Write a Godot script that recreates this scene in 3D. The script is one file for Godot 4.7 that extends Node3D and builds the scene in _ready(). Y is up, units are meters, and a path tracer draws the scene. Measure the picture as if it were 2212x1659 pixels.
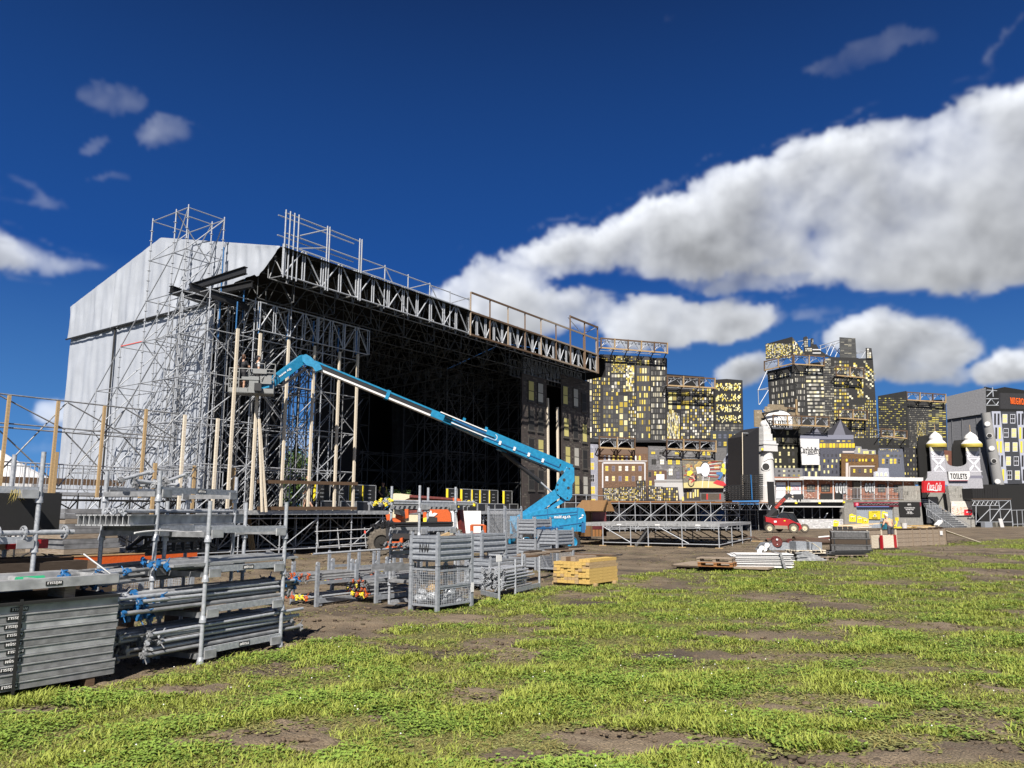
extends Node3D

const FOCAL := 1662.8
const CX := 1106.0
const CY := 829.5
const EYE := 2.0
const PITCH := 0.165947

var M := {}
var used := {}
var rng := RandomNumberGenerator.new()
var unit_tube: ArrayMesh
var unit_pipe: ArrayMesh
var unit_box: ArrayMesh
var es := Vector3(0.5746,0,-0.8184)
var ew := Vector3(-0.8184,0,-0.5746)
var UP := Vector3.UP

# ---------- measured points: a direction read off the photograph, met with a plane of the place
func ray(px: float, py: float) -> Vector3:
	var dy := (CY - py)/FOCAL
	return Vector3((px - CX)/FOCAL,dy*cos(PITCH)+sin(PITCH),-(cos(PITCH) - dy*sin(PITCH)))

func at(px: float, py: float, d: float) -> Vector3:
	var r := ray(px, py)
	return Vector3(0,EYE,0)+r*(d/-r.z)

func gr(px: float, py: float, h := 0.0) -> Vector3:
	var r := ray(px, py)
	return Vector3(0,EYE,0)+r*((h - EYE)/r.y)

func hit(px: float, py: float, p0: Vector3, n: Vector3) -> Vector3:
	var r := ray(px, py)
	var o := Vector3(0,EYE,0)
	return o+r*((p0 - o).dot(n)/r.dot(n))

func S(s: float, y: float, w: float) -> Vector3:
	return Vector3(-11.3,y,-36.2)+es*s+ew*w

# ---------- mesh builder
class MB:
	var v := PackedVector3Array()
	var n := PackedVector3Array()
	var c := PackedColorArray()
	var t := PackedVector2Array()
	var ix := PackedInt32Array()
	var col := Color(1,1,1)
	func tri(a: Vector3, b: Vector3, d: Vector3):
		var nn := (b - a).cross(d - a).normalized()
		var k := v.size()
		v.append_array(PackedVector3Array([a, b, d])); n.append_array(PackedVector3Array([nn, nn, nn]))
		c.append_array(PackedColorArray([col, col, col])); t.append_array(PackedVector2Array([Vector2(0,0), Vector2(1,0), Vector2(1,1)]))
		ix.append_array(PackedInt32Array([k, k+2, k+1]))
	func quad(a: Vector3, b: Vector3, d: Vector3, e: Vector3):
		var nn := (d - a).cross(e - b).normalized()
		var k := v.size()
		v.append_array(PackedVector3Array([a, b, d, e])); n.append_array(PackedVector3Array([nn, nn, nn, nn]))
		c.append_array(PackedColorArray([col, col, col, col]))
		t.append_array(PackedVector2Array([Vector2(0,1), Vector2(1,1), Vector2(1,0), Vector2(0,0)]))
		ix.append_array(PackedInt32Array([k, k+2, k+1, k, k+3, k+2]))
	func box(o: Vector3, x: Vector3, y: Vector3, z: Vector3):
		if x.cross(y).dot(z) < 0:
			z = -z
		quad(o - x - y+z, o+x - y+z, o+x+y+z, o - x+y+z)
		quad(o+x - y - z, o - x - y - z, o - x+y - z, o+x+y - z)
		quad(o+x - y+z, o+x - y - z, o+x+y - z, o+x+y+z)
		quad(o - x - y - z, o - x - y+z, o - x+y+z, o - x+y - z)
		quad(o - x+y+z, o+x+y+z, o+x+y - z, o - x+y - z)
		quad(o - x - y - z, o+x - y - z, o+x - y+z, o - x - y+z)
	func beam(a: Vector3, b: Vector3, w: float, h: float, up := Vector3.UP):
		var z := (b - a)*0.5
		var d := z.normalized()
		if absf(d.dot(up)) > 0.98:
			up = Vector3(1,0,0.01)
		var x := d.cross(up).normalized()
		var y := x.cross(d).normalized()
		box((a+b)*0.5, x*w*0.5, y*h*0.5, z)
	func ring(p: Vector3, x: Vector3, y: Vector3, r: float, sides: int) -> int:
		var k := v.size()
		for i in sides:
			var a := TAU*i/sides
			var q := x*cos(a)+y*sin(a)
			v.append(p+q*r); n.append(q); c.append(col); t.append(Vector2(float(i)/sides,0))
		return k
	func stitch(k: int, l: int, sides: int):
		for i in sides:
			var j := (i+1) % sides
			ix.append_array(PackedInt32Array([k+i, l+i, k+j, k+j, l+i, l+j]))
	func tube(a: Vector3, b: Vector3, r: float, sides := 6, r2 := -1.0, caps := true):
		var d := (b - a).normalized()
		var x := d.cross(Vector3.UP if absf(d.y) < 0.9 else Vector3.RIGHT).normalized()
		var y := d.cross(x).normalized()
		if r2 < 0:
			r2 = r
		var k := ring(a, x, y, r, sides)
		var l := ring(b, x, y, r2, sides)
		stitch(k, l, sides)
		if caps:
			disc(a,-d, r, sides)
			disc(b, d, r2, sides)
	func disc(p: Vector3, d: Vector3, r: float, sides: int):
		var x := d.cross(Vector3.UP if absf(d.y) < 0.9 else Vector3.RIGHT).normalized()
		var y := d.cross(x).normalized()
		var k := v.size()
		v.append(p); n.append(d); c.append(col); t.append(Vector2.ZERO)
		for i in sides:
			var a := TAU*i/sides
			v.append(p+(x*cos(a)+y*sin(a))*r); n.append(d); c.append(col); t.append(Vector2.ZERO)
		for i in sides:
			ix.append_array(PackedInt32Array([k, k+1+(i+1) % sides, k+1+i]))
	func path(pts: Array, r: float, sides := 6):
		for i in pts.size() - 1:
			tube(pts[i], pts[i+1], r, sides)
	func lathe(base: Vector3, axis: Vector3, prof: Array, sides := 16):
		var d := axis.normalized()
		var x := d.cross(Vector3.UP if absf(d.y) < 0.9 else Vector3.RIGHT).normalized()
		var y := d.cross(x).normalized()
		for i in prof.size() - 1:
			var p0: Array = prof[i]
			var p1: Array = prof[i+1]
			var sl := Vector2(p1[1] - p0[1], p0[0] - p1[0]).normalized()
			var k := v.size()
			for q in [p0, p1]:
				for s in sides+1:
					var a := TAU*s/sides
					var o := x*cos(a)+y*sin(a)
					v.append(base+d*q[1]+o*q[0]); n.append((o*sl.x+d*sl.y).normalized()); c.append(col); t.append(Vector2(float(s)/sides, q[1]))
			for s in sides:
				var a0 := k+s
				var b0 := k+sides+1+s
				ix.append_array(PackedInt32Array([a0, b0, a0+1, a0+1, b0, b0+1]))
	func ball(p: Vector3, r: Vector3, sides := 10, rows := 6):
		var k := v.size()
		for i in rows+1:
			var e := PI*i/rows
			for s in sides+1:
				var a := TAU*s/sides
				var q := Vector3(sin(e)*cos(a),cos(e),sin(e)*sin(a))
				v.append(p+q*r); n.append((q/r).normalized()); c.append(col); t.append(Vector2(float(s)/sides, float(i)/rows))
		for i in rows:
			for s in sides:
				var a0 := k+i*(sides+1)+s
				var b0 := a0+sides+1
				ix.append_array(PackedInt32Array([a0, b0, a0+1, a0+1, b0, b0+1]))
	func poly(pts: PackedVector2Array, o: Vector3, x: Vector3, y: Vector3, depth: float):
		if Geometry2D.is_polygon_clockwise(pts):
			pts = pts.duplicate(); pts.reverse()
		var z := x.cross(y).normalized()
		var tris := Geometry2D.triangulate_polygon(pts)
		for side in ([0,1] if depth > 0 else [0]):
			var k := v.size()
			for p in pts:
				v.append(o+x*p.x+y*p.y - z*(depth*side)); n.append(z if side == 0 else -z); c.append(col); t.append(p)
			for i in range(0, tris.size(),3):
				if side == 0:
					ix.append_array(PackedInt32Array([k+tris[i], k+tris[i+2], k+tris[i+1]]))
				else:
					ix.append_array(PackedInt32Array([k+tris[i], k+tris[i+1], k+tris[i+2]]))
		if depth > 0:
			for i in pts.size():
				var a := pts[i]
				var b := pts[(i+1) % pts.size()]
				var pa := o+x*a.x+y*a.y
				var pb := o+x*b.x+y*b.y
				quad(pa - z*depth, pb - z*depth, pb, pa)
	func ribbon(pts: Array, w: float, o: Vector3, x: Vector3, y: Vector3, depth := 0.0):
		for i in pts.size() - 1:
			var a: Vector2 = pts[i]
			var b: Vector2 = pts[i+1]
			var d := (b - a).normalized()*w*0.25
			var s := Vector2(-d.y, d.x).normalized()*w*0.5
			poly(PackedVector2Array([a - d - s, b+d - s, b+d+s, a - d+s]), o, x, y, depth)
	func add(m: ArrayMesh, tr: Transform3D):
		var a := m.surface_get_arrays(0)
		var k := v.size()
		var vv: PackedVector3Array = a[Mesh.ARRAY_VERTEX]
		var nv: PackedVector3Array = a[Mesh.ARRAY_NORMAL]
		for i in vv.size():
			v.append(tr*vv[i]); n.append((tr.basis*nv[i]).normalized()); c.append(col); t.append(Vector2.ZERO)
		for i in a[Mesh.ARRAY_INDEX]:
			ix.append(i+k)
	func mesh() -> ArrayMesh:
		var a := []
		a.resize(Mesh.ARRAY_MAX)
		a[Mesh.ARRAY_VERTEX] = v; a[Mesh.ARRAY_NORMAL] = n; a[Mesh.ARRAY_COLOR] = c; a[Mesh.ARRAY_TEX_UV] = t; a[Mesh.ARRAY_INDEX] = ix
		var m := ArrayMesh.new()
		if v.size():
			m.add_surface_from_arrays(Mesh.PRIMITIVE_TRIANGLES, a)
		return m

const ORD := ["lowest","second from below","third from below","fourth from below","fifth from below","sixth from below","seventh from below","eighth from below","ninth from below","tenth from below","eighth from above","seventh from above","sixth from above","fifth from above","fourth from above","third from above","second from above","topmost"]

# ---------- nodes
func numbered(called: String, parent: Node) -> String:
	var key := "%d/%s" % [parent.get_instance_id(), called]
	var k: int = used.get(key,0)
	used[key] = k+1
	return called if k == 0 else "%s_%03d" % [called, k]

func tag(o: Node3D, label: String, category: String, group := "") -> Node3D:
	o.set_meta("label",label)
	o.set_meta("category",category)
	if group != "":
		o.set_meta("group",group)
	return o

func thing(called: String, label: String, category: String, group := "",pos := Vector3.ZERO) -> Node3D:
	var o := Node3D.new()
	o.name = numbered(called, self)
	add_child(o, true)
	o.position = pos
	return tag(o, label, category, group)

func put(parent: Node, called: String, mesh: Mesh, mat: Material, stuff := false) -> MeshInstance3D:
	var o := MeshInstance3D.new()
	o.name = numbered(called, parent)
	o.mesh = mesh
	o.material_override = mat
	parent.add_child(o, true)
	if stuff:
		o.set_meta("kind","stuff")
	if parent != self and parent is Node3D:
		o.transform = to_local_of(parent)
	return o

func to_local_of(p: Node3D) -> Transform3D:
	var t := Transform3D.IDENTITY
	var q: Node = p
	while q != self:
		t = (q as Node3D).transform*t
		q = q.get_parent()
	return t.affine_inverse()

func struct(called: String, mesh: Mesh, mat: Material) -> MeshInstance3D:
	var o := put(self, called, mesh, mat)
	o.set_meta("kind","structure")
	return o

func frame_of(a: Vector3, b: Vector3, w: float, h: float, up := Vector3.UP) -> Transform3D:
	var z := b - a
	var d := z.normalized()
	if absf(d.dot(up)) > 0.98:
		up = Vector3(1,0,0.01)
	var x := d.cross(up).normalized()
	var y := x.cross(d).normalized()
	return Transform3D(Basis(x*w, y*h, z),(a+b)*0.5)

func tube(parent: Node, called: String, a: Vector3, b: Vector3, r: float, mat: Material, pipe := false) -> MeshInstance3D:
	var o := put(parent, called, unit_pipe if pipe else unit_tube, mat)
	o.transform = o.transform*frame_of(a, b, r, r)
	return o

func plank(parent: Node, called: String, a: Vector3, b: Vector3, w: float, h: float, mat: Material, up := Vector3.UP) -> MeshInstance3D:
	var o := put(parent, called, unit_box, mat)
	o.transform = o.transform*frame_of(a, b, w, h, up)
	return o

func block(parent: Node, called: String, o3: Vector3, x: Vector3, y: Vector3, z: Vector3, mat: Material) -> MeshInstance3D:
	var o := put(parent, called, unit_box, mat)
	o.transform = o.transform*Transform3D(Basis(x, y, z), o3)
	return o

func lettering(parent: Node, called: String, text: String, o3: Vector3, x: Vector3, y: Vector3, height: float, mat: Material, serif := false, width := 0.0, bold := true, slant := 0.0) -> MeshInstance3D:
	var f := SystemFont.new()
	f.font_names = PackedStringArray(["Droid Serif" if serif else "Droid Sans"])
	f.font_weight = 700 if bold else 400
	var tm := TextMesh.new()
	tm.text = text
	tm.font = f
	tm.font_size = 32
	tm.pixel_size = 0.01
	tm.depth = 0.02
	tm.curve_step = 2.0
	var bb := tm.get_aabb()
	var k := height/maxf(bb.size.y,0.01)
	var kx := k if width <= 0.0 else width/maxf(bb.size.x,0.01)
	var a := tm.surface_get_arrays(0)
	var m := ArrayMesh.new()
	var vv: PackedVector3Array = a[Mesh.ARRAY_VERTEX]
	var c := bb.get_center()
	for i in vv.size():
		vv[i] = Vector3((vv[i].x - c.x)*kx+(vv[i].y - c.y)*k*slant,(vv[i].y - c.y)*k,(vv[i].z)*0.3)
	a[Mesh.ARRAY_VERTEX] = vv
	m.add_surface_from_arrays(Mesh.PRIMITIVE_TRIANGLES, a)
	var o := put(parent, called, m, mat)
	o.transform = o.transform*Transform3D(Basis(x.normalized(), y.normalized(), x.cross(y).normalized()), o3)
	return o

# ---------- materials
func lin(r: float, g: float, b: float) -> Color:
	return Color(r,g,b).linear_to_srgb()

func noise_tex(freq: float, lo: Color, hi: Color, oct := 4, size := 256, sd := 1, normal := false, stretch := 0) -> Texture2D:
	var f := FastNoiseLite.new()
	f.seed = sd
	f.frequency = freq
	f.fractal_octaves = oct
	var im := f.get_seamless_image(size, size)
	if stretch > 0:
		im.resize(size, size/stretch, Image.INTERPOLATE_BILINEAR)
		var big := Image.create(size, size, false, im.get_format())
		for k in stretch:
			big.blit_rect(im, Rect2i(0,0, size, size/stretch), Vector2i(0, k*size/stretch))
		im = big
	if normal:
		im.convert(Image.FORMAT_RGB8)
		im.bump_map_to_normal_map(8.0)
		return ImageTexture.create_from_image(im)
	im.convert(Image.FORMAT_L8)
	var data := im.get_data()
	var out := PackedByteArray()
	out.resize(size*size*3)
	for i in size*size:
		var q := data[i]/255.0
		out[i*3] = int(255*lerpf(lo.r, hi.r, q)); out[i*3+1] = int(255*lerpf(lo.g, hi.g, q)); out[i*3+2] = int(255*lerpf(lo.b, hi.b, q))
	return ImageTexture.create_from_image(Image.create_from_data(size, size, false, Image.FORMAT_RGB8, out))

func mat(called: String, albedo: Color, rough := 0.7, metal := 0.0, tex: Texture2D = null, scale := 1.0, vertex := false) -> StandardMaterial3D:
	var m := StandardMaterial3D.new()
	m.resource_name = called
	m.albedo_color = albedo
	m.roughness = rough
	m.metallic = metal
	m.vertex_color_use_as_albedo = vertex
	if tex:
		m.albedo_texture = tex
		m.uv1_triplanar = true
		m.uv1_world_triplanar = true
		m.uv1_scale = Vector3.ONE*scale
	M[called] = m
	return m

func make_materials():
	var grime := noise_tex(0.02,Color(0.62,0.62,0.62),Color(1,1,1),5,256,3)
	var blotch := noise_tex(0.05,Color(0.72,0.73,0.75),Color(1,1,1),3,256,7)
	var streak := noise_tex(0.03,Color(0.66,0.6,0.52),Color(1,1,1),4,256,11,false,8)
	var fine := noise_tex(0.1,Color(0.8,0.8,0.8),Color(1,1,1),4,256,15)
	mat("galv",lin(0.49,0.51,0.535),0.42,0.3, blotch,1.3)
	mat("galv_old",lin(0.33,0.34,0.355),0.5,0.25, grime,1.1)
	mat("galv_shaded",lin(0.12,0.125,0.13),0.6,0.2, grime,0.7)  # galvanised steel with interior shade put into its colour
	mat("alu",lin(0.50,0.515,0.53),0.45,0.25, grime,0.9)
	mat("alu_dark",lin(0.33,0.335,0.345),0.55,0.3, grime,1.3)
	mat("steel_sheet",lin(0.36,0.385,0.415),0.45,0.25, blotch,0.8)
	mat("black_steel",lin(0.018,0.018,0.019),0.5,0.1)
	mat("black_cloth",lin(0.006,0.006,0.007),0.95)
	mat("grey_cloth",lin(0.05,0.052,0.056),0.95,0.0, grime,0.4)
	mat("deck_ply",lin(0.05,0.045,0.04),0.8,0.0, grime,0.6)
	mat("tarp",lin(0.39,0.42,0.47),0.42,0.0,noise_tex(0.02,Color(0.9,0.9,0.9),Color(1,1,1),4,256,17),0.15)
	mat("tarp_grey",lin(0.2,0.205,0.22),0.4,0.2, fine,0.3)
	mat("wood",lin(0.50,0.38,0.22),0.75,0.0, streak,0.9)
	mat("wood_pale",lin(0.82,0.79,0.71),0.75,0.0, streak,0.8)
	mat("wood_yellow",lin(0.68,0.50,0.17),0.7,0.0, streak,1.4)
	mat("wood_orange",lin(0.36,0.17,0.06),0.7,0.0, streak,0.7)
	mat("wood_grey",lin(0.33,0.285,0.24),0.85,0.0, streak,0.8)
	mat("wood_brown",lin(0.14,0.09,0.055),0.8,0.0, streak,0.9)
	mat("wood_dark",lin(0.06,0.043,0.03),0.8,0.0, streak,0.9)
	mat("blue",lin(0.016,0.23,0.42),0.36,0.0,noise_tex(0.03,Color(0.72,0.76,0.78),Color(1,1,1),5,256,63),0.6)
	M.blue.clearcoat_enabled = true; M.blue.clearcoat = 0.4; M.blue.clearcoat_roughness = 0.2
	mat("blue_dark",lin(0.01,0.08,0.2),0.45)
	mat("blue_paint",lin(0.02,0.16,0.42),0.5,0.0, grime,2.0)
	mat("lift_grey",lin(0.24,0.25,0.25),0.5,0.1, fine,0.8)
	mat("rubber",lin(0.028,0.026,0.024),0.9,0.0, grime,2.0)
	mat("rubber_dusty",lin(0.15,0.13,0.105),0.95,0.0, grime,2.0)
	mat("orange",lin(0.56,0.10,0.015),0.45,0.0, fine,1.0)
	mat("red",lin(0.40,0.012,0.018),0.4,0.0, fine,1.0)
	mat("red_tip",lin(0.55,0.04,0.02),0.6)
	mat("rust",lin(0.16,0.025,0.02),0.6,0.0, grime,1.5)
	mat("rust_pipe",lin(0.10,0.06,0.04),0.85,0.0, grime,2.0)
	mat("maroon",lin(0.10,0.014,0.018),0.55,0.0, fine,1.0)
	mat("cream",lin(0.62,0.56,0.40),0.5,0.0, fine,1.0)
	mat("white",lin(0.78,0.78,0.78),0.6,0.0, fine,0.7)
	mat("black",lin(0.012,0.012,0.012),0.6)
	mat("black_plastic",lin(0.02,0.02,0.022),0.45)
	mat("yellow",lin(0.72,0.58,0.03),0.6)
	mat("green",lin(0.02,0.25,0.12),0.5)
	mat("teal",lin(0.02,0.13,0.18),0.5)
	mat("sign_red",lin(0.55,0.004,0.012),0.4)
	mat("sign_orange",lin(0.75,0.12,0.01),0.5)
	mat("concrete",lin(0.27,0.265,0.24),0.9,0.0,noise_tex(0.012,Color(0.5,0.49,0.46),Color(1,1,1),5,256,21),0.25)
	mat("concrete_white",lin(0.62,0.62,0.62),0.9,0.0, fine,0.4)
	mat("concrete_column",lin(0.3,0.3,0.3),0.9,0.0, fine,0.6)
	mat("hut_roof",lin(0.22,0.125,0.045),0.75,0.0, streak,0.7)
	mat("hut_wall",lin(0.20,0.105,0.035),0.75,0.0, streak,0.7)
	mat("box_dark",lin(0.13,0.13,0.135),0.6,0.1, grime,1.5)
	mat("dome_gold",lin(0.42,0.34,0.06),0.6)
	mat("glass_dark",lin(0.02,0.022,0.025),0.08,0.0)
	mat("paint",Color(1,1,1),0.85,0.0,noise_tex(0.03,Color(0.78,0.78,0.78),Color(1,1,1),4,256,31),0.5,true)
	mat("paint_plain",Color(1,1,1),0.8,0.0,null,1.0,true)
	mat("body",Color(1,1,1),0.75,0.0,null,1.0,true)
	mat("foliage",Color(1,1,1),0.7,0.0,null,1.0,true)
	M.foliage.backlight_enabled = true; M.foliage.backlight = lin(0.05,0.08,0.01)
	mat("net",lin(0.05,0.05,0.055),0.9)
	mat("glow_lamp",lin(0.8,0.3,0.05),0.4)
	mat("bag",lin(0.7,0.73,0.76),0.25,0.0,noise_tex(0.05,Color(0.4,0.42,0.45),Color(1,1,1),4,128,41),5.0)

func make_units():
	var a := MB.new()
	a.tube(Vector3(0,0,-0.5),Vector3(0,0,0.5),1.0,8)
	unit_tube = a.mesh()
	var p := MB.new()
	p.tube(Vector3(0,0,-0.5),Vector3(0,0,0.5),1.0,8,-1.0,false)
	for e in [-0.5,0.5]:
		p.tube(Vector3(0,0,e*0.97),Vector3(0,0,e),0.82,8,-1.0,false)
		p.disc(Vector3(0,0,e*0.97),Vector3(0,0,signf(e)),0.82,8)
	unit_pipe = p.mesh()
	var b := MB.new()
	b.box(Vector3.ZERO,Vector3(0.5,0,0),Vector3(0,0.5,0),Vector3(0,0,0.5))
	unit_box = b.mesh()

# ---------- sky, sun, camera
func make_world():
	var cam := Camera3D.new()
	cam.name = "camera"
	add_child(cam)
	cam.position = Vector3(0,EYE,0)
	cam.rotation.x = PITCH
	cam.fov = rad_to_deg(2.0*atan(CY/FOCAL))
	cam.near = 0.1
	cam.far = 4000.0
	cam.current = true
	var sun := DirectionalLight3D.new()
	sun.name = "sun"
	sun.light_color = Color(1.0,0.97,0.93)
	sun.light_energy = 1.6
	sun.light_angular_distance = 0.5
	sun.shadow_enabled = true
	add_child(sun)
	sun.look_at_from_position(Vector3.ZERO,Vector3(0.06,-0.72,-0.69))
	var we := WorldEnvironment.new()
	we.name = "world"
	var e := Environment.new()
	e.background_mode = Environment.BG_SKY
	e.tonemap_mode = Environment.TONE_MAPPER_LINEAR
	e.tonemap_exposure = 1.9
	e.sdfgi_enabled = true
	e.ssao_enabled = true
	e.ssil_enabled = true
	var sky := Sky.new()
	var pm := PanoramaSkyMaterial.new()
	pm.panorama = ImageTexture.create_from_image(sky_image())
	sky.sky_material = pm
	e.sky = sky
	we.environment = e
	add_child(we)

func sky_image() -> Image:
	var w := 2048
	var h := 1024
	var hh := 512
	var field := PackedFloat32Array()
	field.resize(w*hh)
	var opa := PackedFloat32Array()
	opa.resize(w*hh)
	var blobs := [
		[1330,560,260,62,1.0],[1130,545,90,40,0.7],[1230,530,110,50,0.8],[1450,520,190,75,1.2],[1600,480,210,95,1.3],[1800,500,260,120,1.5],[2000,500,260,130,1.6],[2190,480,220,140,1.6],
		[1620,400,130,60,0.9],[1780,350,170,80,1.2],[1930,320,190,95,1.4],[2090,290,170,95,1.5],[2230,280,140,100,1.5],[2320,420,200,160,1.6],[1900,430,250,110,1.5],[2100,420,250,120,1.5],
		[1500,595,200,34,0.6],[1700,590,200,38,0.7],[1950,590,230,50,1.2],[2200,570,200,60,1.2],
		[1040,620,120,60,1.2],[985,650,90,50,1.0],[1120,660,170,55,1.1],[1240,660,140,50,1.1],[1000,700,90,34,0.8],[1150,700,130,34,0.9],
		[1480,690,200,50,1.3],[1400,670,110,40,1.1],[1570,680,120,55,1.3],[1380,720,130,28,0.7],
		[1900,720,110,50,1.1],[2000,740,130,52,1.2],[2080,765,80,36,1.0],[1960,800,130,42,1.0],[2050,820,90,30,0.8],
		[1620,810,55,40,1.0],[1660,790,45,34,0.9],[1580,840,40,22,0.6],[2200,815,60,38,1.1],[2260,800,70,45,1.1],[1790,668,50,22,0.42],
		[70,570,90,45,0.62],[20,545,60,50,0.66],[160,585,120,30,0.52],[240,580,70,22,0.4],[-40,560,90,50,0.8],
		[375,310,60,38,0.32],[250,212,70,30,0.26],[215,300,26,16,0.16],[240,375,34,9,0.14],[1890,110,120,30,0.13],[1480,35,40,22,0.12],
		[110,880,60,30,0.75],[60,960,90,26,0.5],[140,905,50,30,0.6],[-60,900,80,40,0.7],[640,930,120,60,0.55],[620,1010,120,40,0.6],[870,1040,60,40,0.9],[1190,950,50,60,0.7],
	]
	var spots := []
	for b in blobs:
		var c := ray(b[0], b[1]).normalized()
		var cx := ray(b[0]+b[2], b[1]).normalized()
		var cy := ray(b[0], b[1] - b[3]).normalized()
		var az := atan2(c.x,-c.z)
		spots.append([az, asin(c.y), absf(atan2(cx.x,-cx.z) - az), asin(cy.y) - asin(c.y), b[4]])
	var r := RandomNumberGenerator.new()
	r.seed = 5
	for k in 150:
		var az := r.randf_range(0.75, TAU - 0.75)
		var el := r.randf_range(0.05,0.55)
		for q in 2:
			spots.append([az+r.randf_range(-0.06,0.06), el+r.randf_range(-0.02,0.02), r.randf_range(0.04,0.16), r.randf_range(0.02,0.05), r.randf_range(0.4,1.2)])
	for s in spots:
		var u0: float = s[0]/TAU*w
		var v0: float = (0.5 - s[1]/PI)*h
		var ru: float = s[2]/TAU*w*1.25
		var rv: float = s[3]/PI*h*1.25
		for y in range(maxi(0, int(v0 - rv)), mini(hh - 1, int(v0+rv*1.0))+1):
			var dv := (y - v0)/rv
			if dv > 0:
				dv *= 1.5
			for x in range(int(u0 - ru), int(u0+ru)+1):
				var du := (x - u0)/ru
				var q := 1.0 - du*du - dv*dv
				if q > 0.0:
					var i := y*w+posmod(x, w)
					var add: float = q*s[4]
					field[i] = field[i]+add*(1.0 - 0.45*minf(field[i],1.0))
					opa[i] = maxf(opa[i], clampf((s[4] - 0.05)*1.1,0.05,1.0)*minf(1.0, q*3.0))
	var nz := FastNoiseLite.new()
	nz.seed = 12
	nz.noise_type = FastNoiseLite.TYPE_SIMPLEX_SMOOTH
	nz.frequency = 0.011
	nz.fractal_octaves = 6
	nz.fractal_gain = 0.55
	var nd := nz.get_image(w, hh).get_data()
	var nb := FastNoiseLite.new()
	nb.seed = 44
	nb.noise_type = FastNoiseLite.TYPE_CELLULAR
	nb.frequency = 0.02
	nb.fractal_octaves = 4
	nb.fractal_gain = 0.5
	nb.cellular_return_type = FastNoiseLite.RETURN_DISTANCE
	var bd := nb.get_image(w, hh).get_data()
	var dens := PackedFloat32Array()
	dens.resize(w*hh)
	var fs := PackedFloat32Array()
	fs.resize(w*hh)
	var os := PackedFloat32Array()
	os.resize(w*hh)
	for i in w*hh:
		var x := i % w
		var y := i/w
		var e := y*w+(x+w/2) % w
		var n1 := nd[e]/255.0 - 0.5
		var n2 := nd[((y+211) % hh)*w+(x+1300) % w]/255.0 - 0.5
		if x < 250 or x > w - 250 or (x+y) % 1 == 0:
			var q := clampi(y+int(n2*16.0),0, hh - 1)*w+posmod(x+int(n1*26.0), w)
			fs[i] = field[q]
			os[i] = opa[q]
	field = fs
	opa = os
	for i in w*hh:
		if field[i] > 0.0:
			var j := i - i % w+(i+w/2) % w
			var q := nd[j]/255.0 - 0.5
			var c := 0.5 - bd[j]/255.0
			dens[i] = maxf(0.0, minf(field[i]+maxf(0.0,0.55 - opa[i])*1.2,1.25)*(0.95+0.5*q)+q*1.15+c*0.35 - 0.36)
	var out := PackedFloat32Array()
	out.resize(w*h*3)
	var top := Color(0.0065,0.026,0.105)
	var mid := Color(0.013,0.073,0.29)
	var low := Color(0.12,0.35,0.72)
	for y in h:
		var el := (0.5 - (y+0.5)/h)*PI
		var base := low
		if el < 0:
			base = Color(0.10,0.11,0.09)
		elif el < 0.30:
			base = low.lerp(mid, pow(el/0.30,0.62))
		else:
			base = mid.lerp(top, clampf((el - 0.30)/0.36,0,1))
		for x in w:
			var k := (y*w+x)*3
			var c := base
			if y < hh:
				var i := y*w+x
				var d := dens[i]
				if d > 0.0:
					var alpha := 1.0 - exp(-d*3.2)
					alpha *= smoothstep(0.0,0.22, d)*opa[i]*(1.0 if opa[i] > 0.7 else clampf(0.25+d*1.3,0.0,1.0))
					var above := 0.0
					var cnt := 0
					for st in [3,7,14,24]:
						var yy: int = y - st
						if yy >= 0:
							above += dens[yy*w+posmod(x - st/2, w)]
						cnt += 1
					above /= cnt
					var lit := exp(-above*1.75)
					var thick := clampf(d*0.9,0,1)
					var b := 0.27+0.68*lit+0.08*(1.0 - thick)
					var up := maxi(0, y - 5)*w+(x - 3+w+w/2) % w
					b -= (nd[up] - nd[i - x+(x+w/2) % w])/255.0*0.65
					b += (bd[i - x+(x+w/2) % w]/255.0 - 0.35)*-0.16
					var cc := Color(b*0.97,b*1.0,b*1.05)
					c = base.lerp(cc, clampf(alpha,0,1))
			out[k] = c.r*0.6; out[k+1] = c.g*0.6; out[k+2] = c.b*0.6
	return Image.create_from_data(w, h, false, Image.FORMAT_RGBF, out.to_byte_array())

# ---------- the ground: one sheet, its grass and its mud
var mud_noise: FastNoiseLite
var fine_noise: FastNoiseLite
var patches := []

func mud_at(x: float, z: float) -> float:   # 0 grass .. 1 bare earth
	var d := -z
	var line := [[-9.0,7.6],[-4.6,9.4],[-3.4,11.7],[-2.8,13.9],[-0.5,18.6],[3.4,24.7],[6.5,29.5],[12.0,35.0],[19.4,42.0],[36.0,58.0],[60.0,80.0]]
	var lim := 7.6
	for i in line.size() - 1:
		var a: Array = line[i]
		var b: Array = line[i+1]
		if x >= a[0]:
			lim = lerpf(a[1], b[1], clampf((x - a[0])/(b[0] - a[0]),0,1))
	var big := mud_noise.get_noise_2d(x*1.0, z*1.0)
	var small := fine_noise.get_noise_2d(x*1.0, z*1.0)
	var m := smoothstep(-0.6,0.8,(d - lim)/(1.0+d*0.03)+small*0.9+big*0.5)
	m = m*clampf(0.90+small*0.35+big*0.35,0.0,1.0)
	var g := smoothstep(0.16,0.5, big+small*0.6)
	m = maxf(m, g*0.8)
	for p in patches:
		var q := Vector2((x - p[0])/p[2],(d - p[1])/p[3]).length()
		if q < 1.6:
			m = maxf(m, smoothstep(1.3,0.6, q+small*0.7)*minf(1.0, p[4]*1.2))
	return clampf(m,0,1)

func height_at(x: float, z: float) -> float:
	return 0.0

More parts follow.
